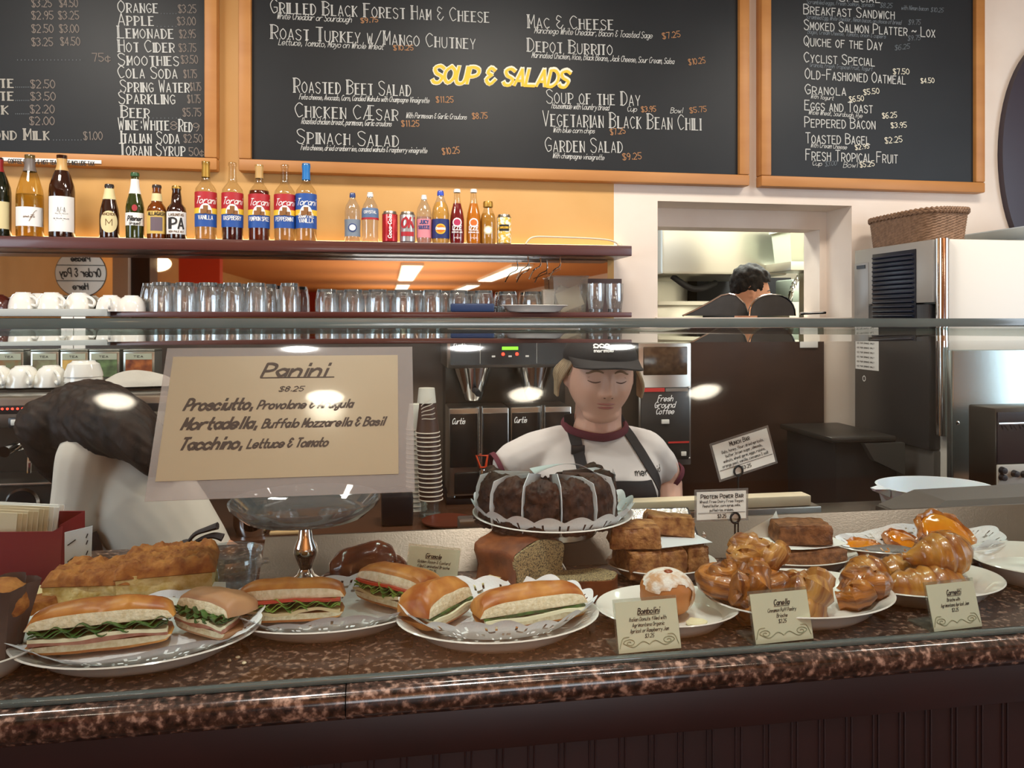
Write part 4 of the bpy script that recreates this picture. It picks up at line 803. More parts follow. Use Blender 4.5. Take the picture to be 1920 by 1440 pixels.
for i, (p0, p1) in enumerate(((-8, 44), (57, 110), (113, 165), (167, 224), (231, 290))):
    Yt = 2.70; x0, x1 = xY(p0, Yt), xY(p1, Yt); w = x1-x0; h = zY(p0, 655, Yt)-ZE
    t = thing('tea_tin', ('tea tin at the cut end of the row with olive print', 'tea tin with faded green print, second along the row', 'tea tin with golden print in the middle of the row', 'tea tin with green teacup print', 'tea tin with orange print beside the big sign')[i], 'tin', ((x0+x1)/2, Yt, ZE), 0, 'tea tins on the espresso machine')
    b = B(); b.span(-w/2, w/2, 0, w*.9, 0, h*.93, 0, .003); obj('tin_body', b, m_tin, t)
    b = B(); b.span(-w/2-.001, w/2+.001, -.001, w*.9+.001, h*.93, h, 0, .004); obj('lid', b, m_tin, t)
    b = B(); b.span(-w*.42, w*.42, -.0022, -.0005, h*.1, h*.86); l = obj('paper_front', b, mat('print%d' % i, prints[i][0], .5, col2=prints[i][1], scale=30), t, smooth=False)
    b = B(); b.span(-w*.42, w*.42, -.003, -.0023, h*.66, h*.86); l2 = obj('title_band', b, mat('tin_title', '#a9ad98', .5), l, smooth=False)
    b = B(); text(b, 'TEA', (-w*.16, h*.73), w*.3, h*.06, .0014, y=-.0032); obj('lettering', b, m_ink, l2, smooth=False)
cc = cup('upturned white cup on the espresso machine at the cut edge', -6, 2.46, ZE, .045, .062, group='cups on the espresso machine', rz=-.9)
dup(cc, (xY(44, 2.46), 2.46, ZE), -.9, 'upturned white cup on the espresso machine, second from the cut edge')
dup(cc, (xY(96, 2.46), 2.46, ZE), -.9, 'upturned white cup on the espresso machine beside the bowl stack')
for i in range(3):
    b = B(); b.lathe([(.052, 0), (.05, .012), (.042, .036), (.032, .042), (.03, .046), (0, .046)], seg=30); o = obj('soup_bowl', b, m_cer, None, (xY(157, 2.44), 2.44, ZE+i*.0155)); tag(o, 'upturned white bowl in the stack on the espresso machine, %s' % ('lowest', 'middle', 'topmost')[i], 'bowl', 'stacked white bowls')
b = B(); b.grid(lambda u, v: (.10*(u-.5)*2*(1+.15*sin(6*v)), .06*(v-.5)*2*(1+.2*sin(5*u)), .052*(max(0, sin(pi*u))*max(0, sin(pi*v)))**.6*(.75+.35*noise.noise(Vector((u*4, v*4, 1))))+.001), 26, 22); o = obj('bar_towel', b, mat('grey_towel', '#b9b3a8', .9, bump=.3, bscale=200), None, (xY(262, 2.46), 2.46, ZE)); tag(o, 'crumpled pale towel on the espresso machine beside the sign', 'towel')
# ---------------------------------------------------------------- ice machine, cabinets and appliances by the cream wall
XM = 2.03; yn, yf = 2.6, 3.1; zmt = zY(1735, 447, yn); mz = lambda py, px=1740, Y=yn: zY(px, py, Y)
t = thing('ice_machine', 'tall white and steel ice machine with black louvred front under the wicker basket', 'ice machine', (XM, yn, 0)); xr = 3.0-XM
b = B(); b.span(.05, xr, .0, yf-yn, .75, zmt, 0, .006); obj('cabinet', b, mat('white_side', '#e3ded2', .4), t)
b = B(); b.span(.0, .05, .01, yf-yn, 1.62, zmt-.002, 0, .003); obj('front_panel', b, mat('grey_front', '#a5a29c', .35, .3), t)
b = B(); b.span(-.004, .0, .10, .37, 1.53, zmt-.03, 0, .001); g = obj('black_grille', b, mat('grille_black', '#101421', .35), t)
b = B()
for i in range(15): b.box((-.008, .235, 1.55+i*(zmt-1.60)/14), (.012, .25, .005), rot=Euler((0, .5, 0)))
obj('louvre_slat', b, mat('slat_blue_black', '#1c2438', .35), g)
b = B(); b.span(-.002, .049, .40, .5, 1.54, zmt-.06, 0, .002); obj('control_door', b, mat('grey_door', '#97948f', .35, .2), t)
b = B(); b.span(-.005, -.002, .42, .48, zmt-.085, zmt-.070); obj('name_plate', b, m_black, t)
b = B(); b.tube([(.03, -.004, 1.12), (.03, -.004, zmt)], .024, 16); obj('corner_post', b, m_chrome, t)
b = B(); b.span(.0, .049, .03, yf-yn, 1.06, 1.615, 0, .004); obj('lower_door', b, mat('charcoal_door', '#2a2a2c', .3), t)
b = B(); b.span(.02, .049, .03, yf-yn, 0, 1.055, 0, .004); b.span(.05, xr, 0, yf-yn, 0, .75, 0, .004); obj('bin_body', b, m_gry, t)
b = B(); text(b, 'o', (0, 0), .018, .03, .004); l = obj('emblem_lettering', b, m_wink, t, (-.0006, .44, 1.29)); l.rotation_euler = (0, 0, -pi/2)
for i, (z0, z1, y0, y1) in enumerate(((1.475, 1.535, .38, .495), (1.34, 1.47, .33, .49))):
    b = B(); b.span(-.003, -.0008, y0, y1, z0, z1); s = obj('notice', b, m_paper, None, (XM, yn, 0), smooth=False); tag(s, ('small white notice taped to the ice machine just under its grille', 'larger printed notice taped to the ice machine below the small one')[i], 'notice')
    b = B()
    for r in range(6 if i else 2): text(b, 'ice for drinks only', (-y1+.012, z1-.02*(r+1)), (y1-y0)*.75, .008, .0014)
    l = obj('lettering', b, m_ink, s, (-.0036, 0, 0)); l.rotation_euler = (0, 0, -pi/2)
# wicker basket
m_wick = mat('wicker', '#6f523a', .6, col2='#8a6a50', scale=60, bump=.6, bscale=160)
bx, by = (XM+.02, xY(1832, 2.66)), (2.655, 3.08)
t = thing('wicker_basket', 'long brown wicker basket on top of the ice machine', 'basket', ((bx[0]+bx[1])/2, (by[0]+by[1])/2, zmt+.001)); w, d = (bx[1]-bx[0])/2, (by[1]-by[0])/2; hb = .115
def sq(a, n=4): c, s = cos(a), sin(a); r = (abs(c)**n+abs(s)**n)**(-1/n); return c*r, s*r
b = B(); NB = 96; rings = []
for j in range(23):
    z = hb*j/22; q = []
    for i in range(NB):
        a = 2*pi*i/NB; c, s = sq(a); f = .92+.08*j/22+.006*(1 if (i//2+j) % 2 else -1); q.append((w*c*f, d*s*f, z))
    rings.append(q)
b.loft(rings, cap=False); b.loft([[(x*.97, y*.97, z+.003) for x, y, z in r] for r in (rings[0], rings[-1])], cap=False); b.f([b.v((x, y, .003)) for x, y, z in rings[0]]); obj('woven_wall', b, m_wick, t, smooth=False)
b = B()
for ph in (0, pi): b.tube([(w*sq(2*pi*i/120)[0]*1.0, d*sq(2*pi*i/120)[1]*1.0+.0*i, hb+.006*sin(30*2*pi*i/120+ph)+.004) for i in range(120)], .008, 6, closed=True)
obj('braided_rim', b, m_wick, t)
b = B(); b.loft([[(-.16, -.16, .025), (.16, -.16, .025), (.16, .16, .025), (-.16, .16, .025)], [(-.22, -.2, .06), (.22, -.2, .06), (.22, .2, .06), (-.22, .2, .06)], [(-.22, -.2, .064), (.22, -.2, .064), (.22, .2, .064), (-.22, .2, .064)]], cap=True); b.span(-.15, .15, -.15, .15, 0, .026)
o = obj('square_dish', b, mat('pale_grey_dish', '#b9c2c8', .25), None, (xY(1852, 2.85)+.23, 2.85, zmt+.001)); tag(o, 'pale grey square dish on the white cabinet at the cut edge', 'dish')
# stainless side cabinet and toaster oven
b = B(); b.span(xY(1786, 2.42), 3.0, 2.42, 2.45, 0, zY(1850, 656, 2.42), 0, .004); o = obj('steel_cabinet', b, mat('satin_side_steel', '#a9b5b4', .22, .95, bump=.03, bscale=50)); tag(o, 'tall stainless cabinet side standing before the white ice machine', 'cabinet')
b = B(); b.lathe([(0, 0), (.008, 0), (0, .005)], seg=10); bmesh.ops.rotate(b.bm, verts=b.bm.verts[:], matrix=Matrix.Rotation(pi/2, 3, 'X')); s = obj('rivet', b, m_chrome, o, (xY(1796, 2.42), 2.4195, zY(1796, 793, 2.42)))
Yo = 2.05; ox = xY(1866, Yo); oz = lambda py: zY(1890, py, Yo)
t = thing('toaster_oven', 'dark toaster oven with white knob panel before the stainless cabinet', 'oven', (ox, Yo, oz(925))); h = oz(765)-oz(925)
b = B(); b.span(0, .5, 0, .11, .0, h, 0, .006); obj('housing', b, m_dsteel, t)
b = B(); b.span(.004, .5, -.006, -.0005, oz(868)-oz(925), h-.012); obj('glass_door', b, mat('oven_glass', '#1e1420', .1), t)
b = B(); b.span(.002, .5, -.008, -.0005, .018, oz(870)-oz(925), 0, .003); kp = obj('control_panel', b, mat('oven_panel', '#c9c6bd', .4), t)
for px, py in ((1874, 880), (1874, 893), (1897, 887), (1915, 889)): b = B(); b.lathe([(0, 0), (.011, 0), (.009, .014), (0, .015)], seg=16); bmesh.ops.rotate(b.bm, verts=b.bm.verts[:], matrix=Matrix.Rotation(pi/2, 3, 'X')); obj('knob', b, m_black, kp, (xY(px, Yo)-ox, -.008, oz(py)-oz(925)))
b = B()
for i in range(7): b.tube([(.02+.03*i, -.012, h-.05), (.03+.03*i, -.016, h-.064)], .002, 5)
b.tube([(.0, -.012, h-.045), (.5, -.012, h-.045)], .004, 8); obj('door_handle', b, m_chrome, t)
t = thing('appliance_table', 'dark metal table under the toaster oven', 'table', (ox-.05, Yo-.02, 0))
b = B(); b.span(0.03, .75, 0, .14, oz(925)-.03, oz(925)-.001, 0, .003); obj('top', b, m_gry, t)
for x in (.06, .7):
    for y in (.03, .11): b = B(); b.span(x-.02, x+.02, y-.02, y+.02, 0, oz(925)-.03); obj('leg', b, m_gry, t)
# black bin with a sloped lid between the pillar and the ice machine
Yb = 2.72; zb0 = zY(1600, 828, Yb); x0, x1 = xY(1566, Yb), xY(1722, Yb)-.05
t = thing('ice_bin', 'black bin with rounded front lip beside the ice machine', 'bin', (x0, Yb, 0))
b = B(); b.loft([[(.02, 0, 0), (x1-x0, 0, 0), (x1-x0, .36, 0), (.02, .36, 0)], [(.0, 0, zb0), (x1-x0-.05, 0, zb0), (x1-x0-.05, .36, zb0), (.0, .36, zb0)]]); obj('tub', b, m_blk_matte, t, smooth=False)
b = B(); b.span(-.03, x1-x0-.06, -.025, .37, zb0, zb0+.022, 0, .008); obj('lid', b, mat('bin_lid', '#2b2824', .4), t)
b = B(); b.prism([(x1-x0-.16, zb0-.07), (x1-x0-.03, zb0-.13), (x1-x0-.03, zb0-.005), (x1-x0-.2, zb0-.005)], -.03, -.002, 'y'); obj('hinge_bracket', b, mat('bracket_grey', '#5a5854', .4, .5), t, smooth=False)
# switch plate and ledge details on the splash wall
b = B(); b.span(xY(1500, 3.125), xY(1533, 3.125), 3.121, 3.129, zY(1516, 652, 3.125), zY(1516, 634, 3.125), 0, .002); o = obj('switch_plate', b, m_paper); tag(o, 'small white plate on the brown splash wall near the cream pillar', 'plate')
# white plastic pan and dark grey box behind the guard
Yp = 1.70; xp0, xp1 = xY(1656, Yp), xY(1846, Yp); zr = zY(1750, 910, Yp); r = (xp1-xp0)/2; zp0 = CT-.03
b = B(); b.span(.985, 1.6, 1.61, 1.85, 0, CT-.0305, 0, .003); o = obj('side_counter', b, m_dsteel); tag(o, 'dark steel side counter under the white plastic pan', 'counter')
t = thing('plastic_pan', 'white translucent plastic pan with pouring lip behind the danish plate', 'pan', ((xp0+xp1)/2, Yp, zp0)); h = zr-zp0; m_pan = mat('milky_plastic', '#dfe8ee', .35, sss=.2)
b = B(); b.lathe([(0, 0), (r*.86, 0), (r*.99, h-.004), (r*1.02, h), (r*.97, h), (r*.84, .004), (0, .004)], seg=48, sx=1, sy=.8)
obj('bowl', b, m_pan, t); b = B(); b.loft([[(-r*.97, -.02, h-.02), (-r*.97, .02, h-.02), (-r*.97, .025, h), (-r*.97, -.025, h)], [(-r*1.18, -.006, h-.008), (-r*1.18, .006, h-.008), (-r*1.2, .01, h-.002), (-r*1.2, -.01, h-.002)]]); obj('pouring_lip', b, m_pan, t)
Yk = 1.452; xk = xY(1712, Yk)
t = thing('storage_box', 'dark grey plastic box with hinged lid at the end of the counter', 'box', (xk, Yk, CT+.0005))
b = B(); b.span(.0, .55, 0, .13, 0, .030, 0, .006); obj('tray', b, mat('charcoal_plastic', '#34322f', .45), t)
b = B(); b.loft([[(.01, .0, .0305), (.55, .0, .0305), (.55, .13, .0305), (.01, .13, .0305)], [(.10, .03, .058), (.55, .03, .062), (.55, .13, .066), (.10, .13, .06)]]); obj('lid', b, m_gry, t, smooth=False)
b = B(); b.span(.1, .13, -.004, .01, .024, .034, 0, .002); obj('clasp', b, m_steel, t)
# ---------------------------------------------------------------- kitchen through the pass-through
YK = 4.3
t = thing('range_hood', 'wide bright stainless hood hanging in the kitchen behind the cook', 'hood', (xY(1241, YK), YK, 0)); x1 = xY(1478, YK)-xY(1241, YK)
b = B(); b.span(0, x1, 0, .8, zY(1300, 515, YK), 3.05, 0, .02); obj('canopy', b, m_steelv, t)
b = B(); b.tube(smooth_pts([(.10, .1, zY(1300, 516, YK)), (.2, .08, zY(1300, 538, YK)), (.28, .08, zY(1300, 540, YK)), (.42, .2, zY(1300, 527, YK))]), .018, 10); obj('gas_pipe', b, m_blk_matte, t)
b = B(); b.span(xY(1320, 5.0), xY(1500, 5.0), 5.12, 5.29, 0, zY(1400, 520, 5.12)); o = obj('black_oven', b, m_blk_matte); tag(o, 'tall black oven under the kitchen hood behind the cook', 'oven')
b = B(); b.span(xY(1230, 4.6), xY(1318, 4.6), 4.6, 5.2, 0, zY(1300, 566, 4.6), 0, .004); b.span(xY(1230, 4.6), xY(1330, 4.6), 4.56, 5.2, zY(1300, 572, 4.6), zY(1300, 565, 4.6)); o = obj('steel_worktable', b, m_steelv); tag(o, 'steel kitchen worktable under the hood pipe', 'table')
Yf = 4.0; x0, x1 = xY(1483, Yf), xY(1560, Yf); zs = zY(1510, 490, Yf)
b = B(); b.span(x0, x1, Yf, Yf+.3, zs-.05, zs, 0, .003); b.span(x1-.03, x1, Yf+.0, Yf+.3, 0, zs-.05); o = obj('kitchen_shelf', b, m_steelv); tag(o, 'steel kitchen shelf carrying the pale green plastic container', 'shelf')
t = thing('food_container', 'pale plastic food container with green round sticker on the kitchen shelf', 'container', ((x0+x1)/2, Yf+.12, zs+.001))
b = B(); w = (x1-x0)/2; h = zY(1500, 432, Yf)-zs
b.loft([[(sx*w*f, sy*.11*f, z) for sx, sy in ((-1, -1), (1, -1), (1, 1), (-1, 1))] for f, z in ((.86, 0), (.98, h), (1.06, h), (1.06, h+.012), (.0, h+.012))]); obj('tub', b, mat('pale_green_plastic', '#d5e0c8', .35), t, smooth=False)
b = B(); b.lathe([(0, 0), (.05, 0), (.05, .002), (0, .003)], seg=24, sx=.8, sy=1.4); bmesh.ops.rotate(b.bm, verts=b.bm.verts[:], matrix=Matrix.Rotation(pi/2, 3, 'X')); obj('round_sticker', b, mat('green_sticker', '#5fb08a', .5), t, (.01, -.110, h*.5), (-.12, 0, 0))
Ys = 4.6; b = B(); hp = [pY(px, py, Ys) for px, py in ((1478, 571), (1482, 556), (1490, 530), (1508, 508), (1530, 502), (1560, 510), (1580, 540))]
b.tube(smooth_pts(hp, 8), .012, 8); o = obj('spray_hose', b, m_chrome); tag(o, 'arched chrome spray hose with coiled spring in the kitchen', 'hose')
sp = smooth_pts(hp[1:-1], 30); b = B(); q = []
for i, p in enumerate(sp):
    a = i*.75; q.append(p+Vector((0, 0, 1))*.022*cos(a)+Vector((0, 1, 0))*.022*sin(a))
b.tube(q, .005, 5); obj('coil_spring', b, m_chrome, o)
b = B(); b.span(xY(1480, 4.5), 2.9, 4.5, 5.0, 0, zY(1500, 566, 4.5), 0, .003); o = obj('dish_sink', b, m_steelv); tag(o, 'steel dish sink unit under the spray hose in the kitchen', 'sink')
b = B(); b.span(xY(1489, 4.7), xY(1540, 4.7), 4.72, 4.95, zY(1500, 566, 4.5)+.001, zY(1500, 520, 4.5), 0, .01); o = obj('dish_rack', b, mat('rack_grey_green', '#b4bfae', .4), None); tag(o, 'pale dish rack standing on the kitchen sink unit', 'rack')
m_char = mat('charcoal_board', '#37332f', .5, col2='#3d3935', scale=30)
def hump(name, label, px, Y, poly):
    x0 = xY(px, Y); b = B(); pts = [(xY(a, Y)-x0, zY(a, c, Y)-(zo0+.001)) for a, c in poly]; pts = [(x, max(z, 0)) for x, z in pts]
    t = thing(name, label, 'tray', (x0, Y, zo0+.001)); b.prism(pts, 0, .014, 'y'); obj('panel', b, m_char, t)
    b = B(); b.tube([(x, 0, z) for x, z in pts], .004, 6); obj('bright_rim', b, m_chrome, t)
arc = [(1405+86*(.5-.5*cos(pi*i/14)), 592-40*sin(pi*i/14)**.8) for i in range(15)]
hump('round_tray', 'dark round tray with bright rim standing in the pass-through before the cook face', 1448, YW+.08, arc)
hump('serving_tray', 'dark sloping tray with rounded top standing in the pass-through under the cook shoulder', 1340, YW+.13, [(1280, 592), (1300, 583), (1330, 567), (1352, 554), (1366, 551), (1380, 554), (1396, 570), (1404, 592)])
b = B(); b.tube([pY(1500, 588, YW+.06), pY(1548, 586, YW+.06)], .006, 8); o = obj('serving_tongs', b, m_chrome); tag(o, 'steel tongs lying at the pass-through sill corner', 'tongs')
# ================================================================ PEOPLE
def skin_mat(name, col): return mat(name, col, .5, sss=.12, col2=None)
m_skin = skin_mat('fair_skin', '#d9ab96'); m_skin2 = skin_mat('tan_skin', '#b88468')
m_tee = mat('white_tshirt', '#cfc8c4', .85, bump=.1, bscale=30); m_wine = mat('maroon_trim', '#5a1a2a', .8); m_apron = mat('black_apron', '#1a181b', .75, bump=.12, bscale=200)
m_capm = mat('black_cap', '#1d1a1b', .8, bump=.1, bscale=250); m_blond = mat('ash_blond_hair', '#9a8468', .5, col2='#c0aa88', scale=70, stretch=(1, 1, .12)); m_brun = mat('dark_brown_hair', '#17100d', .62, col2='#2e2019', scale=50, stretch=(1, 1, .15), bump=1, bscale=45, spec=.25)
m_blackh = mat('black_hair', '#100d0c', .75, col2='#241d19', scale=60, bump=1, bscale=60, spec=.2); m_lip = mat('lip', '#b0706a', .45); m_brow = mat('brow', '#8a6a50', .7); m_browd = mat('dark_brow', '#2a1e18', .7); m_lash = mat('lash', '#6a4a40', .7); m_trs = mat('dark_trousers', '#20202a', .8)
def limb(b, pts, rad, n=5, seg=14):
    P = smooth_pts([(p[0], p[1], p[2]) for p in pts], n); rr = []
    for i in range(len(P)):
        t = min(i/n, len(rad)-1); k = min(int(t), len(rad)-2); f = t-k; rr.append(rad[k]*(1-f)+rad[k+1]*f)
    b.tube(P, rr, seg); b.ball(P[0], rr[0]*.98, 2); b.ball(P[-1], rr[-1]*.98, 2)
def trunk(b, rings, seg=24): b.loft([[(c[0]+rx*cos(2*pi*i/seg), c[1]+ry*sin(2*pi*i/seg), c[2]+(tl*cos(2*pi*i/seg) if tl else 0)) for i in range(seg)] for c, rx, ry, tl in rings])
def hand(b, w, d, s=1, up=(0, 0, 1), side=1):
    """palm, four unequal bent fingers and a thumb from the side of the palm; W wrist, D pointing direction"""
    w = Vector(w); d = Vector(d).normalized(); u = Vector(up); u = (u-d*u.dot(d)).normalized(); l = d.cross(u)*side
    c = w+d*.048*s; M = Matrix((l, d, u)).transposed()
    b.ball(c, (.040*s, .050*s, .017*s), 2, rot=M.to_euler())
    for i, (o, ln) in enumerate(((-.029, .062), (-.010, .074), (.010, .07), (.028, .056))):
        p = w+d*.082*s+l*o*s*1.1
        limb(b, [p, p+d*ln*.45*s-u*.004+l*o*.15, p+d*ln*.78*s-u*.018*s+l*o*.2, p+d*ln*.88*s-u*.036*s+l*o*.2], [.0088*s, .0085*s, .0078*s, .0068*s], 3, 8)
    p = w+d*.02*s-l*.03*s; limb(b, [p, p-l*.03*s+d*.022*s-u*.006, p-l*.034*s+d*.05*s-u*.016], [.011*s, .0098*s, .008*s], 3, 8)
def gau(x, s): return math.exp(-(x/s)**2)
def head_shape(d, w=1):
    """d: unit direction, face toward -y -> point; eye level z=0"""
    x, y, z = d; px, py, pz = .074*w*x, .094*y, (.104 if z > 0 else .118)*z
    if z < 0: k = min(1, -z); px *= 1-.20*k*k; py *= 1-.10*k; py -= .012*k*(1 if y < 0 else .2)
    if y > 0: py *= 1.06
    f = max(0, -y)**.5 if y < 0 else 0; q = 0
    q += .024*gau(px, .0115)*gau(pz+.034, .012)+.015*gau(px, .0085)*gau(pz+.014, .020)+.006*gau(px, .007)*gau(pz-.002, .014)
    for s in (1, -1): q += .0065*gau(px-s*.0125, .0065)*gau(pz+.038, .008)-.0085*gau(px-s*.031, .016)*gau(pz-.001, .011)+.0055*gau(px-s*.031, .0115)*gau(pz+.001, .0085)+.004*gau(px-s*.03, .02)*gau(pz-.018, .007)+.004*gau(px-s*.042, .02)*gau(pz+.034, .022)
    q += .0060*gau(px, .019)*gau(pz+.061, .0042)+.0078*gau(px, .017)*gau(pz+.0725, .0050)-.003*gau(px, .022)*gau(pz+.0665, .0022)+.007*gau(px, .020)*gau(pz+.098, .014)-.003*gau(px, .02)*gau(pz+.084, .006)
    return Vector((px, py-q*f, pz))
def head_into(b, M, w=1, sub=5):
    q = bmesh.ops.create_icosphere(b.bm, subdivisions=sub, radius=1)
    for v in q['verts']: v.co = M @ head_shape(v.co.normalized(), w)
    for s in (1, -1):
        P = [Vector((s*(.071*w+.006*sin(t*2)), .012+.018*cos(t)*(1 if cos(t) > 0 else .7), .002+.030*sin(t))) for t in [2*pi*i/14 for i in range(14)]]
        b.tube([M @ p for p in P], .0058, 7, closed=True); b.ball(M @ Vector((s*.070*w, .012, .0)), .014, 2); b.ball(M @ Vector((s*.071*w, .006, -.026)), .008, 2)
def face_bits(t, M, w, brow, lip=True, closed=.8):
    def at(x, z, off=.0012):
        best = None; d = Vector((x/.074/w, 0, z/.118)); n2 = d.x**2+d.z**2; d.y = -math.sqrt(max(0, 1-n2)); d.normalize()
        for _ in range(6):
            p = head_shape(d, w); d.x += (x-p.x)/.08; d.z += (z-p.z)/.12; d.normalize()
        p = head_shape(d, w); return M @ Vector((x, p.y-off, z))
    for s in (1, -1):
        b = B(); b.tube([at(s*(.013+.036*i/8), .0185+.0055*sin(pi*min(1, i/7))-.004*(i/8)**2, .0002) for i in range(9)], [.0012+.0016*sin(pi*(i+.6)/9.5) for i in range(9)], 6); obj('eyebrow', b, brow, t)
        b = B(); b.tube([at(s*(.018+.027*i/8), -.0035-.0045*sin(pi*i/8)*closed, .0004) for i in range(9)], [.0007+.0009*sin(pi*(i+.5)/9) for i in range(9)], 6); obj('eyelash', b, m_lash, t)
        b = B(); b.ball(at(s*.0085, -.0435, -.0005), (.0032, .0025, .0018), 1); obj('nostril', b, m_lash, t)
        b = B(); b.tube([at(s*(.019+.025*i/8), .0045+.0035*sin(pi*i/8), .0) for i in range(9)], .0006, 5); obj('eyelid_crease', b, m_lash, t)
    if lip:
        b = B()
        for zc, hw, hh, sg in ((-.0615, .0225, .0046, 1), (-.0715, .020, .0056, -1)):
            n = 14; top = [at(-hw+2*hw*i/n, zc+(hh*.7*(sin(pi*i/n)**.7)*(1-.25*gau(i-n/2, 1.2)*(sg > 0))), .0009) for i in range(n+1)]; bot = [at(-hw+2*hw*i/n, zc-hh*.8*sin(pi*i/n)**.7, .0009) for i in range(n+1)]; mid = [at(-hw+2*hw*i/n, zc, .0020) for i in range(n+1)]
            V = [[b.v(p) for p in r] for r in (top, mid, bot)]
            for A, Q in zip(V, V[1:]):
                for i in range(n): b.f([A[i], A[i+1], Q[i+1], Q[i]])
        o = obj('lips', b, m_lip, t)
def sheet(b, fn, nu, nv, bv, o0, o1, yy=-2):
    """cloth lying on a body: FN(u, v) -> (x, z), thrown onto the surface from the front"""
    def cast(u, v):
        x, z = fn(u, v); h = bv.ray_cast(Vector((x, yy, z)), Vector((0, 1, 0)))
        return (x, h[0].y if h[0] else None, z)
    P = [[cast(i/nu, j/nv) for j in range(nv+1)] for i in range(nu+1)]; last = None
    ys = [p[1] for r in P for p in r if p[1] is not None]; dflt = max(ys) if ys else 0
    P = [[(x, (y if y is not None else dflt), z) for x, y, z in r] for r in P]
    A, Q = ([[b.v((x, y-o, z)) for x, y, z in r] for r in P] for o in (o1, o0))
    for i in range(nu):
        for j in range(nv): b.f([A[i][j], A[i+1][j], A[i+1][j+1], A[i][j+1]]); b.f([Q[i][j+1], Q[i+1][j+1], Q[i+1][j], Q[i][j]])
    for i in range(nu): b.f([A[i][0], Q[i][0], Q[i+1][0], A[i+1][0]]); b.f([A[i][nv], A[i+1][nv], Q[i+1][nv], Q[i][nv]])
    for j in range(nv): b.f([A[0][j], A[0][j+1], Q[0][j+1], Q[0][j]]); b.f([A[nu][j], Q[nu][j], Q[nu][j+1], A[nu][j+1]])
    return b
# ---- the capped barista facing the counter
YP = 1.86; px0 = xY(1120, YP)
t = thing('person', 'barista in black cap, white T-shirt with maroon trim and black apron looking down', 'person', (px0, YP, 0))
def W(px, py, dy=0): p = pY(px, py, YP+dy); return Vector((p.x-px0, dy, p.z))
e0 = W(1124, 702, -.04); M = Matrix.Translation(e0) @ Euler((R(5), R(2), R(-2))).to_matrix().to_4x4() @ Matrix.Diagonal((1.03, 1, .93, 1))
b = B(); head_into(b, M, 1.06)
nk = W(1119, 812, .02); limb(b, [W(1123, 745, .02), W(1121, 785, .025), nk, W(1119, 840, .03)], [.058, .060, .066, .085]); b.ball(e0+Vector((0, -.016, -.094)), (.046, .038, .024), 3)
hipz, wz = .86, 1.02; chz = W(1120, 880).z; shz = W(1120, 812).z
sL, sR = W(1008, 850, .03), W(1206, 846, .03)
trunk(b, [((0, .02, .78), .165, .115, 0), ((0, .02, .90), .17, .12, 0), ((0, .02, wz), .135, .10, 0), ((0, .015, chz-.06), .150, .115, 0), ((0, .02, chz+.02), .155, .11, 0), ((0, .03, shz-.03), .135, .075, 0), ((0, .03, shz+.005), .07, .06, 0)])
eL, eR = W(952, 905, .02), W(1248, 905, .05); hL, hR = W(1010, 960, -.06), W(1254, 985, -.02)
limb(b, [sL, (sL+eL)/2+Vector((-.012, 0, .01)), eL], [.050, .048, .041]); limb(b, [eL, (eL+hL)/2, hL], [.042, .038, .027])
limb(b, [sR, (sR+eR)/2+Vector((.012, 0, .006)), eR], [.050, .048, .041]); limb(b, [eR, (eR+hR)/2, hR], [.043, .040, .028])
hand(b, hL, (.9, -.1, -.35), .95, (0, 0, 1), 1); hand(b, hR, (-.15, -.2, -1), .95, (0, -1, 0), -1)
for s in (-1, 1): limb(b, [(s*.085, .02, .82), (s*.088, .02, .46), (s*.085, .03, .08)], [.085, .058, .040]); b.ball((s*.088, -.03, .045), (.045, .115, .042), 3)
body = merge_remesh('body', b, .0036, [m_skin], t, 2)
b = B()
trunk(b, [((0, .02, .88), .178, .128, 0), ((0, .02, wz), .148, .112, 0), ((0, .01, chz-.07), .160, .128, 0), ((0, .012, chz+.0), .166, .125, 0), ((0, .025, shz-.035), .150, .088, 0), ((0, .03, shz-.010), .105, .075, 0), ((0, .03, shz+.006), .078, .07, 0)])
for s in (-1, 1): b.ball((s*.062, -.075, chz-.045), (.068, .05, .06), 3)
cL, cR = W(962, 870, .022), W(1236, 876, .042)
limb(b, [sL+Vector((.07, 0, .022)), sL, (sL+cL)/2, cL], [.050, .057, .056, .054]); limb(b, [sR+Vector((-.07, 0, .022)), sR, (sR+cR)/2, cR], [.050, .057, .055, .053])
sh = merge_remesh('tshirt', b, .006, [m_tee], t, 4); bv = bvh_of(sh)
def ringat(b, c, ax, r, w, ry=None):
    q = ax.normalized(); u = q.orthogonal().normalized(); v = q.cross(u); ry = ry or r
    b.loft([[c+q*k*w+(u*cos(2*pi*i/32)+v*sin(2*pi*i/32))*rr for i in range(33)] for k, rr in ((-.5, r-.004), (-.5, r), (.5, r), (.5, r-.004))], cap=False)
for c, s, r in ((cL, sL, .0585), (cR, sR, .0575)): b = B(); ringat(b, c+(c-s).normalized()*.040, c-s, r*.80, .012); obj('cuff', b, m_wine, sh)
def hang(p0, p1, sag): return [(p0[0]+(p1[0]-p0[0])*i/16, p0[1]+(p1[1]-p0[1])*i/16-sag*sin(pi*i/16)) for i in range(17)]
cl = [(W(1066, 783).x, W(1066, 783).z), (W(1163, 786).x, W(1163, 786).z)]; pts = hang(cl[0], cl[1], .036)
zc0 = W(1120, 806).z; b = B(); b.tube([(.079*sin(a), .026-.078*cos(a), zc0+.004-.016*cos(a)+.006*abs(sin(a))) for a in [2*pi*i/48 for i in range(48)]], .0068, 8, closed=True, flat=1.5); obj('collar', b, m_wine, sh)
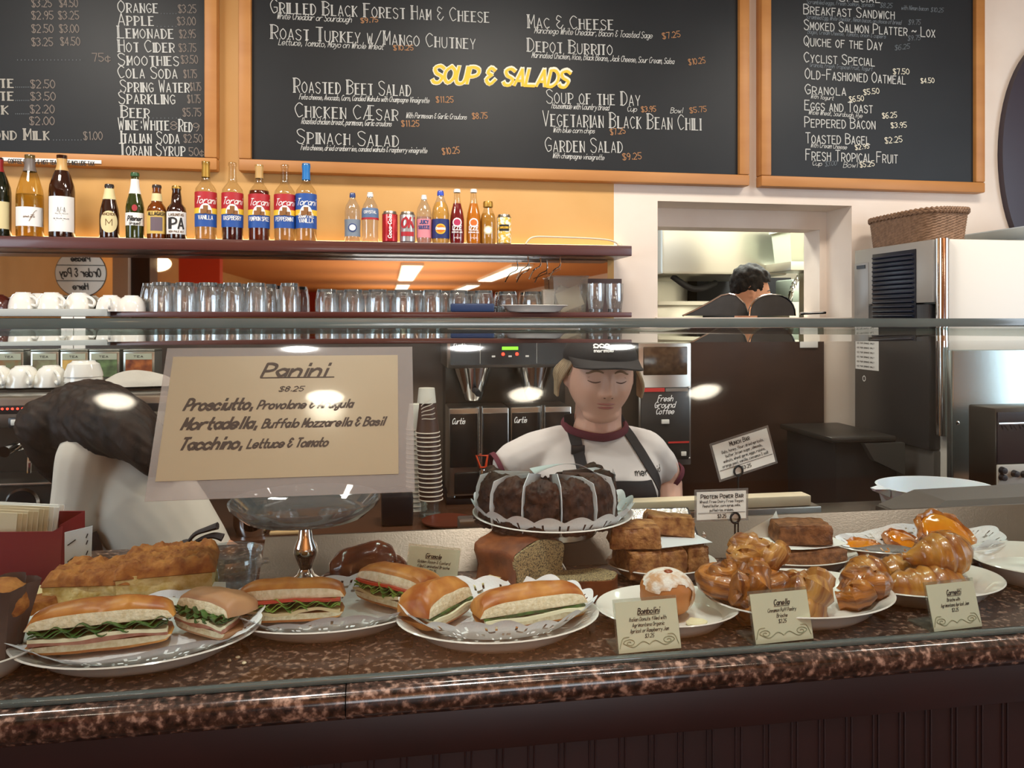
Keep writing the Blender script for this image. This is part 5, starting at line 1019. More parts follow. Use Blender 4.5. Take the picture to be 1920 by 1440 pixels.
q = [W(1167, 876), W(1228, 880)]; b = B(); text(b, 'mermaid', (q[0].x, q[0].z), q[1].x-q[0].x, .014, .0019, -.05, .1, 'mix', warp=lambda X, Z: (X, (bv.ray_cast(Vector((X, -2, Z)), Vector((0, 1, 0)))[0] or Vector((0, -.1, 0))).y-.0022, Z)); obj('lettering', b, m_ink, sh, smooth=False)
def strap(pts, wd, nm='apron_strap'):
    P = [W(*p) for p in pts]; P = smooth_pts(P, 6); n = len(P)-1
    def fn(u, v):
        i = int(round(u*n)); a = P[max(i-1, 0)]; c = P[min(i+1, n)]; d = Vector((c.x-a.x, c.z-a.z)).normalized(); return (P[i].x-d.y*wd*(v-.5), P[i].z+d.x*wd*(v-.5))
    return sheet(B(), fn, n, 2, bv, .001, .006)
ap = strap([(1070, 778), (1072, 800), (1074, 842), (1076, 882), (1078, 905)], .026); ap = obj('apron', sheet(ap, lambda u, v: (lambda a, c: (a.x+(c.x-a.x)*u, a.z+(c.z-a.z)*u+.0))(W(1070-22*v, 884+140*v), W(1196+40*v, 884+140*v)), 14, 10, bv, .002, .0075), m_apron, t)
obj('apron_strap', strap([(1163, 783), (1178, 815), (1200, 862), (1222, 905), (1238, 945)], .026), m_apron, ap); b = B(); p = W(1073, 836); y = bv.ray_cast(Vector((p.x, -2, p.z)), Vector((0, 1, 0)))[0].y; b.box((p.x, y-.008, p.z), (.034, .006, .022), 0, None, .002); obj('buckle', b, m_black, ap)
b = B(); trunk(b, [((0, .02, .80), .172, .122, 0), ((0, .02, .90), .176, .126, 0)])
for s in (-1, 1): limb(b, [(s*.085, .02, .84), (s*.09, .02, .46), (s*.088, .03, .09)], [.095, .070, .055])
merge_remesh('trousers', b, .008, [m_trs], t, 4)
face_bits(t, M, 1.06, m_brow)
# hair and cap
b = B()
def hairfn(p, d):
    return p
b.ball((0, .012, .015), (.083, .098, .08), 4); 
for v in [v for v in b.bm.verts if v.co.y < -.025-.30*max(0, v.co.z-.02) and v.co.z < .10 and (v.co.y < -.035 or abs(v.co.x) < .055)]: b.bm.verts.remove(v)
for s, tx in ((1, .02), (-1, -.004)):
    for k in range(7): b.tube(smooth_pts([(s*.070, -.035+.009*k, .045), (s*(.086+.002*k)+tx*.3, -.02+.01*k, .005), (s*.092+tx*.9, .005+.008*k, -.03), (s*.088+tx*1.3, .03+.005*k, -.065)], 5), [.005-.0001*j for j in range(16)], 6)
b.tube(smooth_pts([(0, .10, .02), (.0, .145, .0), (.01, .15, -.08), (0, .13, -.16)], 5), [.03-.0013*i for i in range(16)], 12)
h = obj('hair', b, m_blond, t); h.matrix_local = M
b = B(); q = bmesh.ops.create_icosphere(b.bm, subdivisions=4, radius=1)
for v in q['verts']: v.co = Vector((v.co.x*.0875, v.co.y*.108+.004, .046+max(v.co.z, -.10)*.064))
b.bm.faces.ensure_lookup_table()
cp = obj('cap', b, m_capm, t); cp.matrix_local = M
b = B()
def vis(u, v):
    a = R(-74)+R(148)*u; r = 1+.0*v; base = Vector((.0865*sin(a), -.106*cos(a), .050)); out = Vector((.082*sin(a), -.172*cos(a)**.6 if cos(a) > 0 else 0, .050)); p = base.lerp(out, v); p.z += -.018*v*(.25+.75*abs(sin(a))**1.6)-.003; return p
for o in (0, .003): b.grid(lambda u, v: vis(u, v)+Vector((0, 0, o)), 24, 6)
b.tube([vis(i/24, 1)+Vector((0, 0, .0015)) for i in range(25)], .0025, 6); obj('visor', b, m_capm, cp)
b = B()
cb = lambda X, Z: (X, -(math.sqrt(max(.0, 1-(X/.0875)**2-((Z-.046)/.064)**2))*.108-.004)-.0025, Z)
for s, x, z, w, hh, lw in (('ooo', -.034, .081, .034, .012, .0026), ('-~-', -.036, .074, .04, .014, .0022), ('mermaid', -.036, .070, .042, .008, .0014), ('~~', -.034, .089, .034, .012, .002)): text(b, s, (x, z), w, hh, lw, .08, .1, 'mix', warp=cb)
obj('logo_lettering', b, m_wink, cp, smooth=False)
# ---- the cook behind the pass-through, head in profile
YC = 3.80; cx = xY(1408, YC); zc_ = zY(1408, 548, YC)
t = thing('person', 'dark haired cook in charcoal shirt seen in profile through the pass-through', 'person', (cx, YC, 0))
M = Matrix.Translation((0, 0, zc_)) @ Euler((R(8), 0, R(76))).to_matrix().to_4x4()
b = B(); head_into(b, M, 1.02); limb(b, [(-.015, 0, zc_-.04), (-.03, .0, zc_-.14), (-.035, .0, zc_-.2)], [.06, .058, .075]); sz = zc_-.24
trunk(b, [((-.03, 0, .85), .115, .155, 0), ((-.03, 0, 1.05), .11, .15, 0), ((-.03, 0, sz-.12), .125, .19, 0), ((-.03, 0, sz), .09, .17, 0), ((-.03, 0, sz+.05), .06, .07, 0)])
for s in (-1, 1): S = Vector((-.03, s*.19, sz-.02)); E = S+Vector((.05, s*.03, -.28)); H = E+Vector((.22, -s*.04, -.03)); limb(b, [S, (S+E)/2, E], [.06, .05, .042]); limb(b, [E, (E+H)/2, H], [.042, .038, .028]); hand(b, H, (1, 0, -.15), 1, (0, 0, 1), s); limb(b, [(-.03, s*.09, .88), (-.02, s*.1, .48), (-.03, s*.1, .08)], [.09, .06, .045]); b.ball((.03, s*.1, .045), (.12, .048, .042), 3)
merge_remesh('body', b, .005, [m_skin2], t, 2)
b = B(); trunk(b, [((-.03, 0, .86), .125, .168, 0), ((-.03, 0, 1.05), .122, .165, 0), ((-.03, 0, sz-.12), .137, .20, 0), ((-.03, 0, sz+.01), .10, .18, 0), ((-.03, 0, sz+.05), .068, .078, 0)])
for s in (-1, 1): S = Vector((-.03, s*.19, sz-.02)); E = S+Vector((.04, s*.025, -.2)); limb(b, [S, (S+E)/2, E], [.072, .066, .06])
merge_remesh('shirt', b, .008, [m_char], t, 4)
b = B(); trunk(b, [((-.03, 0, .80), .12, .162, 0), ((-.03, 0, .90), .12, .165, 0)])
for s in (-1, 1): limb(b, [(-.03, s*.09, .86), (-.02, s*.1, .48), (-.03, s*.1, .1)], [.1, .072, .06])
merge_remesh('trousers', b, .008, [m_trs], t, 4)
face_bits(t, M, 1.02, m_browd)
b = B(); b.ball((0, .01, .036), (.083, .106, .10), 5)
for v in [v for v in b.bm.verts if (v.co.z < .055+.35*max(0, -.06-v.co.y) and v.co.y < -.042) or (v.co.z < -.002 and v.co.y < .035) or v.co.z < -.055]: b.bm.verts.remove(v)
for v in b.bm.verts: v.co += v.co.normalized()*(.010*noise.noise(v.co*40)+.014*max(0, v.co.z-.05)/.08)
h = obj('hair', b, m_blackh, t); h.matrix_local = M
# ---- the barista bending over beside the espresso machine
YG = 1.93; gx0 = xY(280, YG)
t = thing('person', 'dark haired barista in pale long sleeved shirt bending over beside the espresso machine', 'person', (gx0, YG, 0))
def V_(px, py, dy=0): p = pY(px, py, YG+dy); return Vector((p.x-gx0, dy, p.z))
neck, hd = V_(178, 835, .06), V_(150, 812, .10)
M = Matrix.Translation(hd) @ Euler((R(48), R(-10), R(-62))).to_matrix().to_4x4()
b = B(); head_into(b, M, 1.0, 4); limb(b, [hd+Vector((.02, .0, .02)), neck, V_(205, 860, .05)], [.055, .056, .08])
sp = [V_(215, 885, .05), V_(262, 940, .03), V_(312, 1010, .01), V_(338, 1085, .0)]
ax = [Vector((.6, -.25, .55)), Vector((.72, -.15, .45)), Vector((.85, -.1, .3)), Vector((.97, 0, .1))]
def tor(b, k, extra=0):
    rings = []
    P = smooth_pts(sp, 4)
    for i, p in enumerate(P):
        f = i/4; j = min(int(f), 2); g = f-j; a = (ax[j]*(1-g)+ax[j+1]*g).normalized(); d = (P[min(i+1, len(P)-1)]-P[max(i-1, 0)]).normalized(); c = a.cross(d).normalized(); a = d.cross(c).normalized(); r = (.105, .128, .122, .135); rr = (r[j]*(1-g)+r[j+1]*g)*k
        rings.append([p+a*rr*cos(2*pi*m/22)+c*rr*.8*sin(2*pi*m/22) for m in range(22)])
    b.loft(rings); b.ball(P[0], .09*k, 3)
tor(b, .93)
S, E, H = V_(170, 858, -.0), V_(140, 985, -.03), V_(172, 1045, .06); S2, E2, H2 = V_(262, 850, .14), V_(265, 950, .22), V_(200, 1000, .24)
for a, e, h, s in ((S, E, H, 1), (S2, E2, H2, -1)): limb(b, [a, (a+e)/2, e], [.056, .050, .042]); limb(b, [e, (e+h)/2, h], [.041, .037, .028]); hand(b, h, (h-e)+Vector((0, .05, -.06)), .95, (0, 0, 1), s)
hip = sp[-1]
for s in (-1, 1): limb(b, [hip+Vector((.07*s, .0, -.0)), Vector((hip.x+.08*s, .0, .48)), Vector((hip.x+.08*s, .03, .08))], [.10, .062, .042]); b.ball((hip.x+.08*s, -.01, .045), (.045, .11, .042), 3)
merge_remesh('body', b, .005, [m_skin2], t, 2)
b = B(); tor(b, 1.03)
for a, e, h in ((S, E, H), (S2, E2, H2)): limb(b, [a.lerp(sp[0], .35), a, a.lerp(e, .5), e], [.085, .074, .064, .055], 5); limb(b, [e, e.lerp(h, .5), e.lerp(h, .92)], [.055, .046, .038])
gs = merge_remesh('long_sleeved_shirt', b, .006, [mat('pale_shirt', '#d0c8ba', .85, bump=.15, bscale=18)], t, 4); bg = bvh_of(gs)
b = B(); hp = hip+Vector((0, 0, -.02)); trunk(b, [((hip.x, 0, hip.z-.16), .16, .12, 0), ((hip.x, 0, hip.z-.05), .152, .115, 0), ((hip.x-.005, 0, hip.z-.0), .135, .10, 0)])
for s in (-1, 1): limb(b, [hip+Vector((.07*s, 0, -.08)), Vector((hip.x+.08*s, 0, .48)), Vector((hip.x+.08*s, .03, .1))], [.11, .075, .06])
merge_remesh('trousers', b, .008, [m_trs], t, 4)
def sash(pts, wd):
    P = smooth_pts([V_(*p) for p in pts], 6); n = len(P)-1
    def fn(u, v):
        i = int(round(u*n)); a = P[max(i-1, 0)]; c = P[min(i+1, n)]; d = Vector((c.x-a.x, c.z-a.z)).normalized(); return (P[i].x-d.y*wd*(v-.5), P[i].z+d.x*wd*(v-.5))
    return sheet(B(), fn, n, 2, bg, .001, .008)
a = obj('apron', sash([(232, 1062), (290, 1040), (345, 1028), (405, 1012)], .026), m_apron, t)
b = B()
for pts in ([(348, 1024), (365, 1002), (390, 992), (408, 986)], [(350, 1026), (378, 1010), (400, 1004), (418, 1008)]): P = smooth_pts([V_(x, y, -.155) for x, y in pts], 5); b.tube(P, [.006+.010*i/15 for i in range(16)], 8, flat=.5)
b.ball(V_(350, 1026, -.15), (.02, .014, .018), 2); obj('apron_bow', b, m_apron, a)
b = B(); P = smooth_pts([V_(172, 1000, -.06), V_(180, 1030, -.06), V_(183, 1070, -.05)], 5); b.tube(P, [.012+.004*i/10 for i in range(11)], 8); obj('apron_side', b, m_apron, a)
b = B()                                    # long loose hair over head and back
b.ball(hd+Vector((.02, -.0, .03)), (.122, .115, .10), 4)
limb(b, [hd+Vector((.02, -.03, .035)), V_(222, 800, -.03), V_(262, 838, -.085), V_(286, 888, -.10)], [.10, .075, .045, .012], 6, 18)
limb(b, [hd+Vector((.05, .02, .03)), V_(250, 806, .03), V_(300, 862, -.03), V_(330, 900, -.04)], [.09, .06, .032, .008], 6, 16)
limb(b, [hd+Vector((-.05, -.06, .03)), V_(84, 830, .04), V_(92, 872, .06), V_(108, 905, .07)], [.07, .045, .028, .010], 6, 14)
o = merge_remesh('hair', b, .006, [m_brun], t, 5)
for v in o.data.vertices:
    q = v.co; v.co = q+v.normal*(.005*noise.noise(Vector((q.x*46+q.z*60, q.y*60, 0)))+.003*noise.noise(Vector((q.x*120+q.z*150, q.y*150, 3))))
# ================================================================ FOOD IN THE CASE
def ccol(name, a, c, sc=60, r=.6, bump=.5, bs=120, **k): return mat(name, a, r, col2=c, scale=sc, bump=bump, bscale=bs, **k)
m_crust = ccol('bun_crust', '#9a4f1a', '#d29244', 20, .40, .25, 60); m_crustp = ccol('pale_crust', '#b98a62', '#a2704e', 10, .5, .15, 40); m_crumb = ccol('bread_crumb', '#d8c8a4', '#efe4c8', 130, .8, .8, 220)
m_green = ccol('leafy_greens', '#1c3014', '#3f6a26', 70, .5, .3, 80); m_lett = ccol('lettuce', '#4c7a24', '#93b04c', 50, .5, .3, 60); m_chz = mat('white_cheese', '#e6dfc0', .4); m_ham = ccol('sliced_ham', '#9a5a4c', '#c08a78', 50, .45, .2, 80); m_tom = mat('tomato', '#b8381e', .3)
m_doily = mat('paper_doily', '#e8ebef', .8, bump=.3, bscale=250); m_crem = mat('cream_plate', '#ded0a4', .2, coat=.3)
def slabw(b, fn, nu, nv, th, mi=0):
    P = [[Vector(fn(i/nu, j/nv)) for j in range(nv+1)] for i in range(nu+1)]
    A = [[b.v(p+Vector((0, 0, th/2))) for p in r] for r in P]; Q = [[b.v(p-Vector((0, 0, th/2))) for p in r] for r in P]
    for i in range(nu):
        for j in range(nv): b.f([A[i][j], A[i+1][j], A[i+1][j+1], A[i][j+1]], mi); b.f([Q[i][j+1], Q[i+1][j+1], Q[i+1][j], Q[i][j]], mi)
    for i in range(nu): b.f([A[i][0], Q[i][0], Q[i+1][0], A[i+1][0]], mi); b.f([A[i][nv], A[i+1][nv], Q[i+1][nv], Q[i][nv]], mi)
    for j in range(nv): b.f([A[0][j], A[0][j+1], Q[0][j+1], Q[0][j]], mi); b.f([A[nu][j], Q[nu][j], Q[nu][j+1], A[nu][j+1]], mi)
def bun(b, L, D, H, z0=0, up=1, p=3.2, seed=0, lean=.14):
    """half roll with a flat cut face at y=0; crust outside (slot 0), crumb on the cut (slot 1)"""
    N, K = 26, 12; rings = []
    for i in range(N+1):
        x = -1+2*i/N; s = max(.05, (1-abs(x)**p)**(1/p)); h = H*s*(1+.10*noise.noise(Vector((x*2, seed, 0)))); d = D*(.35+.65*s); q = [(0, z0), (.0, z0+up*h*.52), (lean*h, z0+up*h*.76)]
        for k in range(1, K+1): a = pi/2*(1-k/K); q.append((lean*h+(d-lean*h)*cos(a)**.8, z0+up*h*sin(a)**.7*.95+ (up*h*.05 if k < 3 else 0)))
        rings.append([b.v((x*L/2, y, z)) for y, z in q])
    n = len(rings[0])
    for A, Q in zip(rings, rings[1:]):
        for i in range(n): j = (i+1) % n; b.f([A[i], A[j], Q[j], Q[i]], 1 if i < 1 else 0)
    b.f(rings[0][::-1], 0); b.f(rings[-1], 0); return b
def sandwich(label, px, Y, L, D, H, rz, kind, tilt=0, crust=None, Z=None, seed=0):
    Z = CT+.013 if Z is None else Z; crust = crust or m_crust
    t = thing('sandwich', label, 'sandwich', (xY(px, Y), Y, Z), (tilt, 0, rz), 'sandwiches in the case')
    hb = H*.25; b = bun(B(), L, D, hb, hb, -1, 3.2, seed); obj('bottom_bun', b, [crust, m_crumb], t)
    z = hb+.003; w = lambda u, v, z, a, s, o: ((u-.5)*L*.95, -o+(D*.80+o)*v*(max(.12, 1-abs(2*u-1)**3)), z+a*sin(u*9+s)*(1-v)+a*.5*noise.noise(Vector((u*7, v*3, s))))
    if kind == 'ham':
        b = B(); slabw(b, lambda u, v: w(u, v, z+.001, .0015, 1, .003), 22, 5, .006); obj('ham_slice', b, m_ham, t); z += .0055
        b = B(); slabw(b, lambda u, v: w(u, v, z, .0015, 2, .005), 22, 5, .0045); obj('cheese_slice', b, m_chz, t); z += .003
    elif kind == 'turkey':
        b = B(); slabw(b, lambda u, v: w(u, v, z, .0015, 1, .006), 22, 5, .0045); obj('cheese_slice', b, m_chz, t); z += .004
        b = B(); slabw(b, lambda u, v: w(u, v, z, .001, 4, .002), 20, 5, .003); obj('green_leaf', b, m_green, t); z += .002
    else:
        b = B(); slabw(b, lambda u, v: w(u, v, z+.001, .003, 1, .008), 22, 5, .004); obj('turkey_slice', b, mat('turkey', '#c8b48c', .5), t); z += .004
    if kind != 'turkey':
        b = B()
        for k in range(3): slabw(b, lambda u, v, k=k: (lambda q: (q[0], q[1]-.003*sin(u*40+k*2), q[2]+.004*sin(u*33+k)*(1-v)))(w(u, v, z+.002+.003*k, .002, k*2.1, .006-.002*k)), 40, 4, .0012)
        obj('green_leaf', b, m_green if kind == 'ham' else m_lett, t); z += .009
        if kind == 'lettuce': b = B(); slabw(b, lambda u, v: w(u, v, z+.002, .001, 3, .003), 18, 4, .004); obj('tomato_slice', b, m_tom, t); z += .004
    b = bun(B(), L*1.02, D*1.03, H-z, z, 1, 3, seed+3); b.lump(.002, 30, seed, lambda c: c.y > .004); o = obj('top_bun', b, [crust, m_crumb], t); o.rotation_euler = (R(-4), 0, 0)
    return t
def doily(label, px, Y, a, c, h, rz=0, seed=0, Z=None, lift=.012, group=None, v0=.72, even=0):
    """ruffled paper doily with scalloped edge and cut holes"""
    NU, NV = 240, 32; Z = CT if Z is None else Z
    def fn(u, v):
        th = 2*pi*u; r = v*(1+.035*abs(sin(9*th))*(v > .85)); z = .0105+(h*.95-.0070)*max(0, (v-.66)/.34)**1.2+lift*max(0, v-v0)/(1-v0)*((.45+.55*sin(5*th+seed))*(.6+.5*noise.noise(Vector((cos(th)*2, sin(th)*2, seed))))*(1-even)+even*(.5+.5*abs(sin(9*th))))
        return (a*r*cos(th), c*r*sin(th), z+(.0004 if v < .6 else .0018))
    def hole(i, j): return (j in (28, 29) and i % 12 in (3, 7)) or (j == 27 and i % 12 in (4, 5, 6)) or (j == 25 and i % 12 in (0, 1, 10)) or (j in (22, 23) and i % 24 in (5, 9, 14)) or (j == 20 and i % 24 in (6, 7, 8, 18, 19))
    b = B(); b.grid(fn, NU, NV, 0, hole, True); o = obj('paper_doily', b, m_doily, None, (xY(px, Y), Y, Z), (0, 0, rz)); tag(o, label, 'doily', group); return o
GP = 'white plates of food'
plate('oval_plate', 'oval white plate of ham and greens sandwiches in front of the crumb cake', 262, 1.108, CT+.0003, .158, .115, .027, GP)
plate('oval_plate', 'oval white plate of lettuce and turkey sandwiches below the panini sign', 614, 1.162, CT+.0003, .150, .098, .025, GP)
plate('oval_plate', 'oval white plate of cheese sandwiches in front of the poppy seed loaf', 935, 1.093, CT+.0003, .146, .105, .027, GP)
plate('oval_plate', 'white plate holding the single sugared doughnut', 1252, 1.088, CT+.0003, .108, .085, .026, GP)
plate('oval_plate', 'white plate of glazed cinnamon puff pastries', 1497, 1.096, CT+.0003, .148, .106, .030, GP)
plate('oval_plate', 'white plate of wrapped croissants behind the apricot jam card', 1728, 1.132, CT+.0003, .133, .094, .028, GP)
plate('oval_plate', 'empty white plate with crumbs at the end of the row', 1948, 1.17, CT+.0003, .115, .10, .034, GP)
plate('oval_plate', 'white plate under the stacked caramel bars', 1240, 1.292, CT+.0003, .098, .075, .024, GP)
plate('oval_plate', 'white plate under the brown spice cake slices', 1492, 1.296, CT+.0003, .112, .08, .026, GP)
plate('oval_plate', 'long white plate of apricot danishes by the dark grey box', 1728, 1.306, CT+.0003, .172, .078, .03, GP)
plate('oval_plate', 'white plate hidden under the crumb cake', 232, 1.288, CT+.0003, .125, .062, .02, GP)
plate('oval_plate', 'white plate of wrapped muffins at the cut edge beside the ham sandwiches', -62, 1.08, CT+.0003, .088, .08, .03, GP)
plate('oval_plate', 'cream coloured plate with a brownie scrap in front of the red box', 45, 1.24, CT+.0003, .11, .07, .03, GP, m=m_crem)
GD = 'paper doilies on the plates'
doily('white paper doily ruffled under the ham and greens sandwiches', 262, 1.108, .158, .108, .027, 0, 1, lift=.020, even=.3, group=GD)
doily('white paper doily under the lettuce and turkey sandwiches', 614, 1.162, .148, .095, .025, 0, 2.5, lift=.020, even=.5, group=GD)
doily('white paper doily with scalloped front under the cheese sandwiches', 935, 1.098, .140, .092, .027, 0, 4.2, lift=.026, even=.6, group=GD)
doily('white paper doily under the apricot danishes', 1728, 1.306, .165, .074, .03, 0, .5, lift=.016, group=GD)
ZF = CT+.0145
sandwich('ham and greens sandwich half with its long cut side to the glass', 186, 1.068, .172, .075, .068, R(7), 'ham', R(-4), Z=ZF, seed=1)
sandwich('short paler ham and greens sandwich end beside the long half', 372, 1.100, .100, .072, .062, R(-38), 'ham', R(-4), m_crustp, ZF, 2)
sandwich('lettuce and turkey sandwich half with torn crumb facing the glass', 542, 1.128, .150, .07, .062, R(-2), 'lettuce', R(-6), Z=ZF, seed=3)
sandwich('lettuce and tomato sandwich half turned aside next to the wire of the sign', 722, 1.165, .128, .075, .064, R(-42), 'lettuce', R(-6), Z=ZF, seed=4)
sandwich('cheese sandwich end with pale crumb turned toward the long half', 850, 1.094, .104, .072, .062, R(50), 'turkey', R(-3), Z=ZF, seed=5)
sandwich('long cheese sandwich half with white cheese slice showing', 1006, 1.062, .162, .078, .058, R(13), 'turkey', R(-4), Z=ZF, seed=6)
# crumb cake
m_ccake = ccol('yellow_cake', '#d0b266', '#e8d49c', 90, .8, .7, 160); m_ccr = ccol('brown_crumb_topping', '#8a4c1e', '#b87838', 60, .75, .9, 130)
def crumbcake(label, px, Y, w, d, h, rz, seed):
    t = thing('crumb_cake', label, 'cake', (xY(px, Y), Y, CT+.0125), rz, 'crumb cake pieces')
    b = B(); b.box((0, 0, h*.34), (w, d, h*.68)); b.subdiv(9); b.lump(.005, 45, seed, lambda c: c.z > .002); obj('sponge', b, m_ccake, t)
    b = B(); b.grid(lambda u, v: ((u-.5)*(w+.006), (v-.5)*(d+.006), h*.66+(h*.36)*(min(1, 12*min(u, 1-u))*min(1, 12*min(v, 1-v)))**.4*(.74+.22*noise.fractal(Vector((u*11*w/.12+seed, v*9, seed)), 1, 2, 4)+.2*noise.noise(Vector((u*4+seed, v*4, 1))))), 72, 56)
    b.grid(lambda u, v: ((u-.5)*(w+.006), (v-.5)*(d+.006), h*.65), 4, 4); obj('crumb_topping', b, m_ccr, t)
crumbcake('crumb cake square on the side of the red box', 185, 1.262, .120, .085, .066, R(-4), 1)
crumbcake('taller crumb cake square beside the glass bowl', 318, 1.272, .135, .10, .078, R(8), 5)
b = B(); slabw(b, lambda u, v: ((u-.5)*.12, (v-.5)*.05, .006*sin(u*3)+.014*v), 10, 4, .0006); o = obj('paper_sheet', b, m_paper, None, (xY(345, 1.222), 1.218, CT+.024), (0, 0, R(12))); tag(o, 'white paper slip lying between the crumb cake and the sandwiches', 'paper')
b = B(); b.lathe([(0, .003), (.034, .003), (.036, 0), (.040, .006), (.045, .038), (.052, .040), (.052, .044), (.048, .058), (.052, .066), (.049, .066), (.045, .058), (.042, .042), (.036, .009), (0, .008)], seg=40); b.span(.04, .062, -.012, .012, .0395, .043, 0, .001)
o = obj('glass_bowl', b, clear('bowl_glass', '#eef4f6', .12, .8, .03, ('#c8d2d8', .08)), None, (xY(432, 1.33), 1.33, CT+.0003), .3); tag(o, 'clear glass bowl with side tab behind the crumb cake', 'bowl')
# muffin in paper, brownie, red box of papers
t = thing('muffin', 'brown muffin in a tall dark paper wrap at the cut edge', 'muffin', (xY(2, 1.09), 1.09, CT+.012)); b = B(); b.ball((0, 0, .07), (.036, .036, .028), 3); b.lump(.006, 50, 1); obj('muffin_top', b, m_ccr, t)
b = B(); b.lathe([(.020, 0), (.028, .04), (.040, .095)], seg=40, wob=lambda a, r, z: 1+.14*sin(5*a)*(z/.095)+.05*sin(11*a)); b.lathe([(0, 0), (.02, 0)], seg=20); obj('paper_wrap', b, mat('dark_paper_wrap', '#4a3a36', .7, col2='#5f4c46', scale=20), t)
b = B(); b.box((0, 0, .014), (.05, .035, .028), 0, None, .004); b.subdiv(3); b.lump(.004, 60, 3, lambda c: c.z > .003); o = obj('brownie', b, m_ccr, None, (xY(70, 1.225), 1.225, CT+.0135), .4); tag(o, 'small brownie scrap on the cream plate', 'brownie')
m_redb = mat('red_card', '#7d1f24', .45)
Yr = 1.36; t = thing('card_file', 'red card box packed with cream papers at the cut edge', 'box', (xY(8, Yr), Yr, CT+.0003), R(-8)); kr = ppm(60, Yr); hr = zY(60, 992, Yr)-CT; hw = 116/kr
b = B(); b.prism([(-.16, 0), (hw*.86, 0), (hw*.93, hr*1.06), (hw*.76, hr*.97), (-.16, hr*.96)], 0, .003, 'y'); b.span(-.16, -.157, .003, .08, 0, hr); b.prism([(.003, 0), (.08, 0), (.08, hr*1.1), (.003, hr*1.06)], hw*.86, hw*.863, 'x'); b.span(-.16, hw*.86, .077, .08, 0, hr*1.1); b.span(-.16, hw*.86, .003, .077, 0, .003); obj('red_box', b, m_redb, t, smooth=False)
for i in range(14):
    b = B(); b.box((0, 0, hr*.62), (.15, .0012, hr*1.16)); p = obj('paper_card', b, mat('aged_paper', '#d8c8a8', .7) if i < 10 else m_paper, t, (-.07+.003*i, .010+.0048*i, .004), smooth=False); p.rotation_euler = (R(-4), R(2+1.2*(i % 3)), 0)
b = B(); b.prism([(0, 0), (.036, 0), (.040, hr*1.02), (.0, hr*.96)], 0, .0015, 'y'); o = obj('white_card', b, mat('bluish_card', '#d2dbe8', .6), None, (xY(121, 1.345), 1.345, CT+.0003), R(14), smooth=False); tag(o, 'white lined card standing beside the red card box', 'card')
b = B()
for z in (.3, .55, .8): b.box((.010, -.001, hr*z), (.014, .001, .0015), rot=Euler((0, R(-35), 0)))
for z in (.35, .5, .62, .78, .88): b.box((.032, -.001, hr*z), (.0016, .001, .007), rot=Euler((0, R(20), 0)))
obj('ink_marking', b, m_ink, o, smooth=False)
# ---------------------------------------------------------------- cake stands, sign, chocolate cake
def pedestal(label, px, Y, h, k=.036):
    t = thing('cake_stand', label, 'cake stand', (xY(px, Y), Y, CT+.0003))
    b = B(); b.lathe([(0, 0), (k, 0), (k, .006), (k*.72, .016), (.014, .024), (.010, .034), (.013, .042), (.018, h*.46), (.020, h*.52), (.0185, h*.60), (.0125, h*.72), (.0105, h*.86), (.0135, h*.90), (.0135, h), (0, h)], seg=28); obj('stem', b, m_chrome, t); return t
Ys_ = 1.318; t = pedestal('steel cake stand with clear glass plate under the panini sign', 573, Ys_, .118)
b = B(); b.lathe([(0, .118), (.05, .118), (.10, .124), (.120, .142), (.123, .150), (.119, .150), (.098, .130), (0, .124)], seg=48); obj('glass_plate', b, clear('plate_glass', '#e6e8ea', .14, .8, .04, ('#b9bcc0', .12)), t)
Yc_ = 1.335; t = pedestal('steel cake stand hidden behind the poppy seed loaf under the chocolate cake', 1036, Yc_, .070, .025); ZCK = CT+.0003+.070
b = B(); b.lathe([(0, .0705), (.074, .0705), (.078, .074), (.078, .084), (0, .084)], seg=40); obj('steel_ring', b, m_steel, t)
plate('cake_plate', 'round white plate on the stand under the chocolate cake', 1036, Yc_, ZCK+.0145, .142, .142, .024, foot=.6)
doily('lacy white doily under the chocolate cake with holes showing at the front', 1036, Yc_, .140, .140, .024, .1, 1.7, ZCK+.0147, .020, None, .875, 1)
m_choc = ccol('chocolate_frosting', '#2a1710', '#4a2c1e', 60, .6, 1.0, 70, spec=.3); m_wax = mat('wax_paper', '#e4e6ea', .5, sss=.05)
RC, HC, zk = .121, .074, ZCK+.0265; xk_, cxk = 1024, xY(1024, Yc_)
SL = {-4: 'rear chocolate slice on the sign side of the cake', -3: 'chocolate cake slice at the outer edge toward the coffee brewer', -2: 'chocolate cake slice second from the sign side', -1: 'chocolate cake slice just before the middle paper divider', 0: 'chocolate cake slice just past the middle paper divider', 1: 'narrow looking chocolate slice below the apron strap', 2: 'outermost chocolate slice beside the white paper flap', 3: 'rear chocolate slice on the apron side of the cake'}
